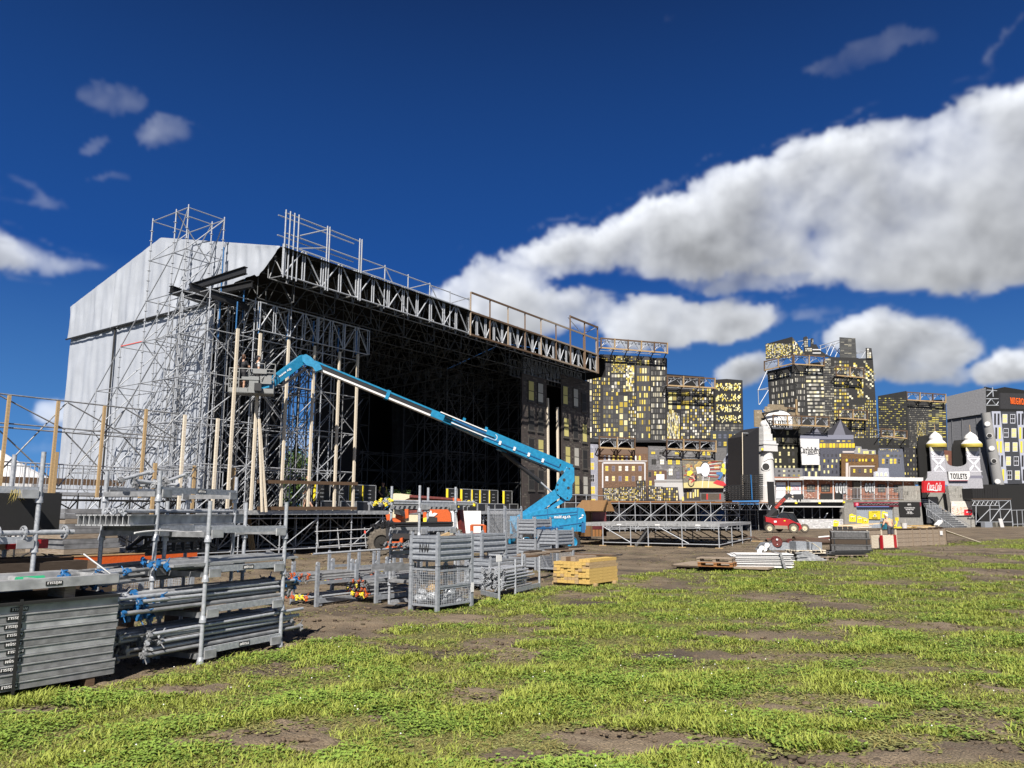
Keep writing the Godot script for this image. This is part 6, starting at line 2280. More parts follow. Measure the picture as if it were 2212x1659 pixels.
	for j in 7:
		for i in per:
			var p := c+t1*(w*(i+0.5))+UP*(0.12+0.083*j)
			var s := g.randf_range(-0.02,0.035)
			plank(stack,"beam",p+t2*s, p+re*g.randf_range(0.97,1.03)+t2*s, w*0.95,0.079, M.wood_yellow if g.randf() < 0.8 else M.wood)
	for i in 3:
		var p := c+t1*(w*(i+0.6))+UP*(0.12+0.083*7)
		plank(stack,"beam",p+t2*0.05, p+re*1.0, w*0.95,0.079, M.wood_yellow)
	for i in 3:
		var p := c+le*(0.55+0.13*i)+UP*(0.12+0.083*7+0.02)+t2*0.2
		tag(plank(self,"old_beam",p, p+re*0.75,0.16,0.12, M.wood_grey if i != 1 else M.wood_brown),"old grey beam lying on the yellow timber stack, %s" % ["right","middle","left"][i],"timber")
	boom_lift()
	orange_lift(g)
	hut()
	low_platform()

func crumple(m: MB, sd: int, amp: float):
	var n := FastNoiseLite.new()
	n.seed = sd; n.frequency = 6.0
	for i in m.v.size():
		var p := m.v[i]
		m.v[i] = p+Vector3(n.get_noise_3d(p.x,p.y,p.z),n.get_noise_3d(p.y+9,p.z,p.x),n.get_noise_3d(p.z,p.x+5,p.y))*amp

func wheel(t: Node3D, p: Vector3, axle: Vector3, r: float, w: float, tyre: Material, rimc: Material):
	var n := MB.new()
	n.lathe(p - axle*w*0.5, axle,[[r*0.55,0.0],[r*0.9,0.0],[r, w*0.15],[r, w*0.85],[r*0.9, w],[r*0.55, w]],22)
	var x := axle.cross(UP).normalized()
	for k in 16:
		var a := TAU*k/16.0
		var d := x*cos(a)+UP*sin(a)
		for s in [-0.25,0.25]:
			n.beam(p+d*r+axle*(w*s - w*0.22)+x.cross(axle)*0.0, p+(d*r).rotated(axle,0.12)+axle*(w*s+w*0.22), r*0.09, r*0.1, d)
	var ty := put(t,"wheel",n.mesh(), tyre)
	var m := MB.new()
	for s in [-1.0,1.0]:
		m.lathe(p+axle*(w*0.5*s), axle*s,[[0.0,0.02],[r*0.16,0.02],[r*0.18,-0.02],[r*0.45,-0.08*r],[r*0.55,0.01],[r*0.6,-0.005]],18)
	put(ty,"rim",m.mesh(), rimc)

func boom_lift():
	var t := thing("boom_lift","bright blue telescopic boom lift with long arm raised across the stage","boom lift","",gr(1190,1191))
	var z := [1042.4,960.1,0.1736]
	var P := func(x: float, y: float, d: float) -> Vector3: return at(z[0]+x*z[2], z[1]+y*z[2], d)
	var base: Vector3 = gr(1190,1191)
	var d0: float = -base.z
	var A: Vector3 = at(1216,1010, d0)
	var B: Vector3 = at(668,784, d0 - 5.2)
	var bd := (B - A).normalized()
	var side := bd.cross(UP).normalized()
	if side.z < 0:
		side = -side
	var bu := side.cross(bd).normalized()
	if bu.y < 0:
		bu = -bu
	var ax := Vector3(0.95,0,-0.31).normalized()
	var az := UP.cross(ax).normalized()
	block(t,"chassis",base - ax*0.55+UP*0.75, ax*2.9, UP*0.45, az*1.5, M.blue)
	for i in [-1.25,1.25]:
		for j in [-1.05,1.05]:
			wheel(t, base - ax*0.55+ax*i+az*j+UP*0.5, az,0.5,0.42, M.rubber, M.blue)
	var body := MB.new()
	var bw := 1.9
	var q0: Vector3 = base+UP*1.0
	var l0: Vector3 = P.call(400,1000, d0)
	var r0: Vector3 = P.call(1262,1000, d0)
	var bx := Vector3(r0.x - l0.x,0,0)*1.0
	var sc := 1662.8/d0/0.1736
	var pts := PackedVector2Array()
	for q in [[360,960],[420,1080],[1210,1085],[1262,1060],[1265,900],[1240,815],[1180,800],[800,812],[640,850],[540,890],[430,905]]:
		pts.append(Vector2((q[0] - 400)/sc,(1085 - q[1])/sc))
	var oo: Vector3 = P.call(400,1085, d0 - bw*0.5)
	body.poly(pts,oo,Vector3(1,0,-0.1).normalized(),UP,bw)
	put(t,"turret_body",body.mesh(), M.blue)
	var trim := MB.new()
	for q in [[800,812,798,930],[1165,802,1150,1075],[800,930,1160,880],[940,1020,1200,985],[620,900,1165,850]]:
		trim.beam(oo+Vector3(1,0,-0.1).normalized()*((q[0] - 400)/sc)+UP*((1085 - q[1])/sc)+Vector3(0,0,0.012),oo+Vector3(1,0,-0.1).normalized()*((q[2] - 400)/sc)+UP*((1085 - q[3])/sc)+Vector3(0,0,0.012),0.02,0.035)
	put(t,"panel_seams",trim.mesh(), M.blue_dark, true)
	lettering(t,"side_lettering","mald ag.ch",oo+Vector3(1,0,-0.1).normalized()*(575/sc)+UP*(170/sc)+Vector3(0,0,0.05),Vector3(1,0.02,-0.1),UP,0.2,M.white,false,0.85)
	var hd := MB.new()
	hd.tube(P.call(1200,925, d0 - bw*0.5 - 0.03), P.call(1245,905, d0 - bw*0.5 - 0.03),0.03,6)
	hd.ball(P.call(1245,885,d0 - bw*0.5 - 0.02),Vector3(0.06,0.06,0.05),8,5)
	put(t,"tail_handle",hd.mesh(), M.white, true)
	block(t,"tail_guard",P.call(1248,1035,d0 - 0.6),Vector3(0.18,0,0),UP*0.5,Vector3(0,0,0.5),M.blue_dark)
	var arm := func(called: String, x0: float, y0: float, x1: float, y1: float, h: float, w: float, m: Material, dd := 0.0):
		var a: Vector3 = P.call(x0, y0, d0+dd)
		var b: Vector3 = P.call(x1, y1, d0+dd)
		plank(t, called, a, b, w, h, m)
	arm.call("lower_arm",395,985,930,610,0.52,0.5, M.blue)
	arm.call("lower_link",820,805,1050,665,0.22,0.3, M.blue)
	block(t,"arm_root",P.call(400,1000,d0),Vector3(0.5,0,0),UP*0.9,Vector3(0,0,0.9),M.blue)
	for s in [-0.32,0.32]:
		var kp := MB.new()
		var kk := PackedVector2Array()
		for q in [[960,420],[1085,280],[1140,290],[1142,455],[1115,500],[1112,640],[1078,692],[1035,690],[925,610],[905,545],[935,455]]:
			kk.append(Vector2((q[0] - 1000)/sc,(500 - q[1])/sc))
		kp.poly(kk,P.call(1000,500,d0+s),Vector3(1,0,0),UP,0.07)
		put(t,"knuckle_plate",kp.mesh(), M.blue)
		if s < 0:
			for q in [[990,345,22],[1015,440,18],[1068,540,18],[1078,300,9],[935,500,11],[930,565,11],[1055,665,9],[958,402,8]]:
				var hm := MB.new()
				var hc: Vector3 = P.call(q[0], q[1], d0+s)
				hm.tube(hc,hc+Vector3(0,0,0.02),q[2]/sc,12)
				put(t,"pin_hole",hm.mesh(), M.black)
	var L := (B - A).length()
	var box := func(called: String, f0: float, f1: float, h: float, w: float, m: Material, drop := 0.0, off := 0.0):
		block(t, called, A+bd*(L*(f0+f1)*0.5)+bu*drop+side*off, bd*(L*(f1 - f0)), bu*h, side*w, m)
	box.call("outer_boom",-0.03,0.335,0.60,0.46, M.blue)
	box.call("boom_rail",0.02,0.33,0.05,0.02, M.blue_dark,-0.12,0.245)
	for f in [0.09,0.15,0.21,0.27]:
		box.call("bracket",f, f+0.008,0.2,0.05, M.white,-0.12,0.26)
	box.call("middle_boom",0.335,0.55,0.36,0.36, M.blue)
	box.call("cable_track",0.30,0.52,0.05,0.05, M.white,0.20,0.2)
	box.call("cable_track",0.30,0.47,0.05,0.05, M.white,-0.10,0.22)
	var ring := MB.new()
	for k in 8:
		var a := PI*(0.5+k/8.0)
		var b2 := PI*(0.5+(k+1)/8.0)
		var o: Vector3 = A+bd*(L*0.30)+side*0.21+bu*0.05
		ring.tube(o+bd*cos(a)*0.15+bu*sin(a)*0.15, o+bd*cos(b2)*0.15+bu*sin(b2)*0.15,0.028,6)
	put(t,"track_loop",ring.mesh(), M.white)
	box.call("track_trough",0.31,0.46,0.14,0.03, M.blue_dark,0.06,0.19)
	box.call("inner_boom_top",0.50,0.985,0.08,0.30, M.blue,0.15)
	box.call("inner_boom_side",0.50,0.985,0.22,0.26, M.black_plastic,0.0)
	box.call("inner_boom_base",0.48,0.985,0.09,0.30, M.white,-0.14)
	box.call("collar",0.47,0.50,0.42,0.36, M.blue)
	box.call("collar",0.71,0.722,0.46,0.36, M.blue)
	for f in [0.33,0.42]:
		box.call("lifting_eye",f, f+0.01,0.16,0.06, M.blue,0.36)
	var c0 := at(1085,976, d0 - 1.0)
	var c1p := at(1166,1040, d0 - 0.15)
	var c2 := at(1194,1065, d0)
	tube(t,"cylinder_barrel",c0, c1p,0.12, M.black_plastic)
	tube(t,"cylinder_rod",c1p, c2,0.05, M.galv)
	block(t,"cylinder_mount",at(1084,970, d0 - 1.0), bd*0.5, bu*0.25, side*0.3, M.blue)
	block(t,"valve_box",P.call(838,258,d0 - 0.26),Vector3(0.38,-0.02,0),Vector3(0.02,0.26,0),Vector3(0,0,0.08),M.black)
	var hose := MB.new()
	hose.path([P.call(870,285, d0 - 0.3), P.call(900,310, d0 - 0.3), P.call(940,300, d0 - 0.3), P.call(960,270, d0 - 0.3), P.call(970,240, d0 - 0.3)],0.045,6)
	hose.path([P.call(700,262, d0 - 0.4), P.call(745,300, d0 - 0.4), P.call(770,322, d0 - 0.35), P.call(800,300, d0 - 0.3)],0.02,5)
	hose.path([A+bd*L*0.02 - bu*0.36+side*0.1, A+bd*L*0.15 - bu*0.40+side*0.1, A+bd*L*0.25 - bu*0.34+side*0.1, A+bd*L*0.34 - bu*0.3+side*0.1, A+bd*L*0.45 - bu*0.26+side*0.16],0.03,6)
	hose.path([A+bd*L*0.3+bu*0.02+side*0.26, A+bd*L*0.38 - bu*0.02+side*0.24, A+bd*L*0.5+bu*0.06+side*0.2],0.022,5)
	put(t,"hoses",hose.mesh(), M.black_plastic, true)
	var J := at(655,775, d0 - 5.3)
	var K := at(578,833, d0 - 6.6)
	var kp2 := MB.new()
	var z3 := [384.0,768.0,0.1736]
	var d3 := d0 - 5.3
	var s3 := 1662.8/d3/0.1736
	var k3 := PackedVector2Array()
	for q in [[1540,0],[1555,75],[1600,120],[1680,140],[1720,200],[1800,165],[1770,110],[1700,60],[1650,10],[1590,-20]]:
		k3.append(Vector2((q[0] - 1600)/s3,(60 - q[1])/s3))
	kp2.poly(k3,at(z3[0]+1600*z3[2],z3[1]+60*z3[2],d3 - 0.2),Vector3(1,0,-0.15).normalized(),UP,0.4)
	put(t,"jib_knuckle",kp2.mesh(), M.blue)
	plank(t,"jib_arm",J, K,0.3,0.42, M.blue)
	plank(t,"jib_link",at(667,792, d0 - 5.2), at(600,838, d0 - 6.3),0.08,0.1, M.black_plastic)
	lettering(t,"jib_lettering","mald ag",(J+K)*0.5+side*0.17+(K - J)*0.05,(J - K),(J - K).cross(side)*-1.0 if (J - K).cross(side).y < 0 else (J - K).cross(side),0.16, M.white, false,0.8)
	block(t,"jib_foot",at(573,834,d0 - 6.7),Vector3(0.45,0.12,0),Vector3(-0.05,0.3,0),Vector3(0,0,0.4),M.blue)
	var db := d0 - 7.3
	var b0 := at(493,846, db)
	var b1 := at(590,851, db+0.5)
	var bxx := (b1 - b0); bxx.y = 0
	var wd := bxx.length()
	bxx = bxx.normalized()
	var bz := UP.cross(bxx).normalized()
	if bz.z > 0:
		bz = -bz
	b0.y = (b0.y+b1.y)*0.5
	block(t,"basket_floor",b0+bxx*wd*0.5+bz*0.45+UP*0.02, bxx*wd, UP*0.06, bz*0.9, M.lift_grey)
	for q in [[0.0,0.42],[0.58,0.42]]:
		block(t,"toe_board",b0+bxx*wd*(q[0]+0.21)+UP*0.12, bxx*wd*0.42, UP*0.2, bz*0.03, M.lift_grey)
	block(t,"toe_board",b0+bz*0.45+UP*0.12, bxx*0.03, UP*0.2, bz*0.9, M.lift_grey)
	for i in [0.0,0.22,0.44,0.7,1.0]:
		for j in [0.0,0.9]:
			tube(t,"basket_post",b0+bxx*wd*i+bz*j, b0+bxx*wd*i+bz*j+UP*1.1,0.025, M.lift_grey)
	for j in [0.0,0.9]:
		for y in [0.6,1.1]:
			tube(t,"basket_rail",b0+bz*j+UP*y, b0+bz*j+bxx*wd+UP*y,0.025, M.lift_grey)
	for i in [0.0,1.0]:
		for y in [0.6,1.1]:
			tube(t,"basket_rail",b0+bxx*wd*i+UP*y, b0+bxx*wd*i+bz*0.9+UP*y,0.025, M.lift_grey)
	block(t,"control_box",b0+bxx*wd*0.68+UP*0.98 - bz*0.05, bxx*0.6, UP*0.22, bz*0.3, M.lift_grey)
	block(t,"tool_tray",b0+bxx*wd*0.48+UP*0.62 - bz*0.12, bxx*0.75, UP*0.14, bz*0.3, M.lift_grey)
	block(t,"basket_mount",b0+bxx*wd*0.56+UP*0.35 - bz*0.12, bxx*0.4, UP*0.75, bz*0.25, M.lift_grey)
	block(t,"rotator",b0+bxx*wd*0.66+UP*0.22 - bz*0.3, bxx*0.3, UP*0.35, bz*0.3, M.black_plastic)
	block(t,"basket_mount",b0+bxx*wd*0.82+UP*0.62 - bz*0.05, bxx*0.5, UP*0.4, bz*0.12, M.lift_grey)
	for q in [[0.62,0.35],[0.86,0.3]]:
		var loop := MB.new()
		loop.path([b0+bxx*wd*q[0]+UP*1.35 - bz*0.06, b0+bxx*wd*(q[0]+0.16)+UP*1.35 - bz*0.06, b0+bxx*wd*(q[0]+0.17)+UP*0.8 - bz*0.1, b0+bxx*wd*(q[0]+0.1)+UP*0.6 - bz*0.2],0.022,6)
		put(t,"guard_loop",loop.mesh(), M.lift_grey)
	set_meta("basket",[b0, bxx, bz, wd])

func orange_lift(g: RandomNumberGenerator):
	var z := [713.2,1014.9,0.1736]
	var d := 27.0
	var P := func(x: float, y: float, dd: float) -> Vector3: return at(z[0]+x*z[2], z[1]+y*z[2], dd)
	var b := gr(905,1232)
	var t := thing("orange_lift","folded orange and cream boom lift parked behind the stillages","boom lift","",b)
	var s := 1662.8/d/0.1736
	var slab := func(called: String, pts: Array, m: Material, near: float, thick: float):
		var o: Vector3 = P.call(pts[0][0], pts[0][1], near)
		var pp := PackedVector2Array()
		for q in pts:
			pp.append(Vector2((q[0] - pts[0][0])/s,(pts[0][1] - q[1])/s))
		var m2 := MB.new()
		m2.poly(pp,o,Vector3(1,0,-0.05).normalized(),UP,thick)
		put(t, called, m2.mesh(), m)
	slab.call("left_cover",[[690,560],[715,662],[860,668],[885,600],[870,552],[820,560],[815,600],[750,600],[735,548]], M.orange, d - 0.8,1.6)
	slab.call("motor_cover",[[1155,530],[1160,668],[1470,690],[1492,640],[1480,540],[1440,485],[1240,480],[1235,515]], M.orange, d - 0.8,1.6)
	slab.call("side_grille",[[1215,590],[1220,668],[1328,668],[1326,590]], M.black, d - 0.83,0.05)
	slab.call("yellow_plate",[[1158,600],[1160,668],[1208,668],[1206,590]], M.yellow, d - 0.83,0.04)
	slab.call("white_sign",[[1195,555],[1200,578],[1290,578],[1330,545],[1290,535],[1262,550],[1258,512],[1228,512],[1230,548]], M.white, d - 0.83,0.03)
	slab.call("cream_tank",[[735,480],[735,590],[810,590],[815,478]], M.cream, d - 0.7,1.0)
	slab.call("turntable",[[940,560],[945,668],[1100,668],[1100,560]], M.cream, d - 0.6,1.0)
	slab.call("mast",[[925,480],[940,600],[975,590],[970,478]], M.orange, d - 0.7,0.4)
	slab.call("boom_head",[[745,385],[750,315],[800,295],[870,298],[1000,312],[995,345],[900,385]], M.cream, d - 0.3,0.6)
	slab.call("folded_boom",[[930,345],[930,390],[1520,400],[1520,350],[985,312]], M.wood_brown, d - 0.25,0.45)
	slab.call("boom_flank",[[990,312],[985,340],[1520,372],[1520,348]], M.rust, d - 0.31,0.05)
	slab.call("boom_tip",[[1525,345],[1530,400],[1625,405],[1628,362]], M.orange, d - 0.3,0.5)
	slab.call("lower_boom",[[960,500],[965,545],[1150,520],[1150,500]], M.rust, d - 0.35,0.4)
	slab.call("axle_guard",[[690,898],[690,978],[885,978],[885,850],[855,855],[850,898]], M.orange, d - 1.2,0.5)
	slab.call("chassis",[[690,690],[700,850],[1480,860],[1480,700]], M.black_steel, d - 0.5,1.2)
	var hoses := MB.new()
	for k in 6:
		hoses.path([P.call(800,500+k*8, d - 0.9), P.call(850+k*6,480+k*16, d - 0.95), P.call(910,520+k*12, d - 0.9)],0.03,5)
	put(t,"hoses",hoses.mesh(), M.black_plastic, true)
	wheel(t,P.call(630,900,d+0.4),Vector3(0.25,0,0.97).normalized(),0.46,0.4,M.rubber_dusty,M.rubber)
	wheel(t,P.call(1010,900,d+0.4),Vector3(0.25,0,0.97).normalized(),0.46,0.4,M.rubber_dusty,M.rubber)
	wheel(t,P.call(1500,900,d - 0.4),Vector3(0.25,0,0.97).normalized(),0.5,0.4,M.rubber_dusty,M.cream)
	var o := thing("orange_trestle","small orange steel trestle right of the orange lift","trestle","",gr(1030,1200))
	for x in [1755,1915]:
		tube(o,"leg",P.call(x,905, d+1.0), P.call(x,685, d+1.0),0.04, M.orange)
		tube(o,"leg",P.call(x+15,905, d+2.0), P.call(x+15,690, d+2.0),0.04, M.orange)
	for y in [688,795]:
		tube(o,"bar",P.call(1755, y, d+1.0), P.call(1915, y, d+1.0),0.035, M.orange)
	plank(o,"foot_plate",P.call(1785,890, d+0.7), P.call(1910,890, d+0.7),0.1,0.28, M.orange)
	tag(block(self,"white_sheet",P.call(1665,715,d+2.0),Vector3(1.25,0,-0.1),UP*1.2,Vector3(0,0,0.06),M.white),"dirty white sheet standing behind the orange lift","sheet")
	tag(plank(self,"steel_beam",P.call(1645,800, d+0.4), P.call(1612,500, d+0.4),0.16,0.2, M.rust, es),"rust brown steel beam standing upright beside the orange lift","beam")
	var f := thing("fence_frame","row of leaning scaffold tube frames in front of the stage deck","frame","",gr(760,1190))
	for q in [[90,730,115,985],[428,720,448,975],[-170,700,-150,960]]:
		tube(f,"upright",P.call(q[2], q[3],31.5), P.call(q[0], q[1],32.2),0.024, M.galv_old)
	for q in [[-190,770,500,735],[-170,885,520,840],[-160,960,520,905]]:
		tube(f,"rail",P.call(q[0], q[1],32.0), P.call(q[2], q[3],32.0),0.024, M.galv_old)
	tube(f,"orange_tip",P.call(432,760,32.05), P.call(436,800,32.0),0.034, M.red_tip)

func hut():
	var z := [1042.4,960.1,0.1736]
	var d := 57.0
	var P := func(x: float, y: float, dd: float) -> Vector3: return at(z[0]+x*z[2], z[1]+y*z[2], dd)
	var t := thing("wooden_hut","small wooden kiosk with brown gabled roof and dark red doors","hut","",P.call(1400,1145,d)*Vector3(1,0,1))
	var s := 1662.8/d/0.1736
	var o: Vector3 = P.call(1270,1145, d)
	var x := Vector3(0.96,0,-0.28).normalized()
	var n := UP.cross(x).normalized()
	var h := 315.0/s
	var w := 290.0/s
	block(t,"wall",o+x*w*0.5+n*1.0+UP*h*0.5, x*w, UP*h, n*2.0, M.hut_wall)
	for k in 2:
		block(t,"door",o+x*(w*(0.36+0.32*k)+w*0.15) - n*0.03+UP*h*0.60, x*w*0.31, UP*h*0.66, n*0.05, M.maroon)
	for k in 9:
		block(t,"board",o+x*(w*(0.33+0.075*k)) - n*0.035+UP*h*0.13, x*w*0.07, UP*h*0.26, n*0.04, M.wood_orange if k % 2 else M.hut_wall)
	block(t,"corner_post",o+x*w*0.31 - n*0.03+UP*h*0.5, x*0.12, UP*h, n*0.08, M.wood_brown)
	var ridge := UP*(h+0.95)
	var e0 := o - x*1.3+UP*(h - 0.1)
	var rr := MB.new()
	var eave := -n*0.9
	var ra := o+x*(w*0.93)+ridge - UP*0.3 - n*0.7
	rr.poly(PackedVector2Array([Vector2(-1.15,0), Vector2(w*0.62,0), Vector2(w*0.95,0.95), Vector2(-0.25,0.95)]), o+UP*(h - 0.05) - n*0.8, x,(UP*0.82+n*0.57).normalized(),0.08)
	rr.beam(o+x*(w*0.62)+UP*(h - 0.08) - n*0.85, o+x*(w*0.95)+UP*(h+0.72) - n*0.3,0.1,0.12)
	rr.beam(o+x*(w*0.95)+UP*(h+0.72) - n*0.3, o+x*(w*1.3)+UP*(h+0.0)+n*0.5,0.1,0.12)
	rr.poly(PackedVector2Array([Vector2(0,0), Vector2(0.95,0), Vector2(1.3,-0.75), Vector2(0.4,-0.75)]), o+x*(w*0.62)+UP*(h+0.68) - n*0.1, x, UP,0.08)
	put(t,"roof",rr.mesh(), M.hut_roof)

func low_platform():
	var z := [1234.3,1042.4,0.19841]
	var P := func(x: float, y: float) -> Vector3: return gr(z[0]+x*z[2], z[1]+y*z[2])
	var a: Vector3 = P.call(345,690)
	var b: Vector3 = P.call(1620,722)
	var c: Vector3 = P.call(1960,640)
	var t := thing("low_platform","low silver scaffold platform with stairs in front of the city deck","platform","",a)
	var f := (b - a).normalized()
	var l := (b - a).length()
	var dv := (c - b)
	var h := 1.38
	for k in 4:
		var p := a - f*2.6+f*((l+2.6)*k/4.0)
		var q := a - f*2.6+f*((l+2.6)*(k+1)/4.0)
		var m := MB.new()
		m.quad(p+UP*h, q+UP*h - f*0.02, q+dv+UP*h - f*0.02, p+dv+UP*h)
		m.quad(p+dv+UP*(h - 0.06), q+dv+UP*(h - 0.06), q+UP*(h - 0.06), p+UP*(h - 0.06))
		put(t,"deck_panel",m.mesh(), M.alu)
		plank(t,"edge_beam",p+UP*(h - 0.08), q - f*0.03+UP*(h - 0.08),0.06,0.18, M.alu)
		block(t,"nameplate",(p+q)*0.5+UP*(h - 0.08) - dv.normalized()*0.04, f*0.3, UP*0.08, dv.normalized()*0.01, M.white)
	plank(t,"edge_beam",b+UP*(h - 0.08), c+UP*(h - 0.08),0.06,0.18, M.alu)
	var xs := [345.0,668.0,865.0,1232.0,1612.0]
	for x in xs:
		var p: Vector3 = a+f*((x - 345.0)/(1620.0 - 345.0)*l)
		tube(t,"leg",p, p+UP*(h - 0.1),0.035, M.galv)
		tube(t,"leg",p+dv, p+dv+UP*(h - 0.1),0.035, M.galv_old)
		block(t,"sole_board",p+UP*0.03, f*0.45, UP*0.05, dv.normalized()*0.2, M.wood)
	for k in 3:
		var p := b+dv*((k+1)/3.0)
		tube(t,"leg",p, p+UP*(h - 0.1),0.035, M.galv)
	for j in 4:
		var w := dv*(j/3.0)
		tube(t,"base_rail",a+w+UP*0.22, b+w+UP*0.22,0.03, M.galv)
		for k in 4:
			var p: Vector3 = a+f*(l*k/4.0)+w
			var q: Vector3 = a+f*(l*(k+1)/4.0)+w
			if j == 0 and k % 2 == 1:
				continue
			tube(t,"brace",p+UP*(h - 0.2), q+UP*0.25,0.032, M.galv if j == 0 else M.black_steel)
	tube(t,"base_rail",b+UP*0.22, c+UP*0.22,0.03, M.galv)
	tube(t,"rail",a+UP*(h - 0.25), b+UP*(h - 0.25),0.028, M.galv)
	var s0: Vector3 = P.call(700,692)
	var s1 := a+f*(l*0.42)+UP*(h - 0.15)
	for k in 2:
		plank(t,"stair_string",s0+dv.normalized()*(0.8*k), s1+dv.normalized()*(0.8*k),0.05,0.22, M.galv_old)
	for k in 6:
		var p := s0.lerp(s1,(k+0.6)/6.5)
		block(t,"stair_tread",p+dv.normalized()*0.4, f*0.25, UP*0.04, dv.normalized()*0.75, M.alu)
	var cab := MB.new()
	var e := c+f*0.3
	for k in 4:
		cab.path([e - f*1.6+UP*0.25, e - f*0.9+UP*(0.3+k*0.05) - dv*0.02*k, e - f*0.1+UP*(0.35 - k*0.04), e+f*0.35+UP*0.1, e+f*0.1+UP*0.05, e - f*0.8+UP*0.06],0.03,5)
	tag(put(self,"cable",cab.mesh(), M.rust_pipe),"thick brown cable looped at the right end of the low platform","cable")
	var pl := MB.new()
	pl.tube(e+f*0.8+UP*0.12, e+f*1.15+UP*0.12,0.09,10)
	tag(put(self,"plug",pl.mesh(), M.red),"red plug on the ground at the end of the brown cable","plug")
	tag(block(self,"sole_board",e+f*0.2+UP*0.04 - dv*0.05, f*0.8, UP*0.07, dv.normalized()*0.2, M.wood),"short wooden board under the brown cable","board")
	var g := RandomNumberGenerator.new(); g.seed = 3
	for k in 10:
		var p := gr(1285+g.randf_range(-14,14),1197+k*2.0)+UP*(0.05+0.03*k)
		tag(plank(self,"dark_board",p - f*1.0, p+f*g.randf_range(0.8,1.2),0.25,0.04,[M.wood_dark, M.wood_brown, M.black_steel, M.wood_grey][k % 4]),"flat dark board in the heap behind the yellow timber","board","flat boards behind the yellow timber")

var R6 := [1591.0,1014.9,0.1488]

func z3(z: Array, x: float, y: float, d: float) -> Vector3:
	return at(z[0]+x*z[2], z[1]+y*z[2], d)

func zg(z: Array, x: float, y: float, h := 0.0) -> Vector3:
	return gr(z[0]+x*z[2], z[1]+y*z[2], h)

func pallet(o: Vector3, x: Vector3, y: Vector3, m: Material, label: String, l := 1.2, w := 0.8):
	var t := thing("pallet",label,"pallet","wooden pallets on the field",o)
	for k in 5:
		plank(t,"top_board",o+y*(w*(0.09+k*0.205))+UP*0.133, o+x*l+y*(w*(0.09+k*0.205))+UP*0.133,0.12,0.022, m)
	for i in 3:
		for j in 3:
			block(t,"spacer_block",o+x*(l*(0.05+0.45*i))+y*(w*(0.09+0.41*j))+UP*0.06, x*0.11, UP*0.08, y*0.1, m)
		plank(t,"cross_board",o+x*(l*(0.05+0.45*i))+UP*0.111, o+x*(l*(0.05+0.45*i))+y*w+UP*0.111,0.11,0.022, m)
		plank(t,"foot_board",o+y*(w*(0.09+0.41*i))+UP*0.011, o+x*l+y*(w*(0.09+0.41*i))+UP*0.011,0.1,0.022, m)

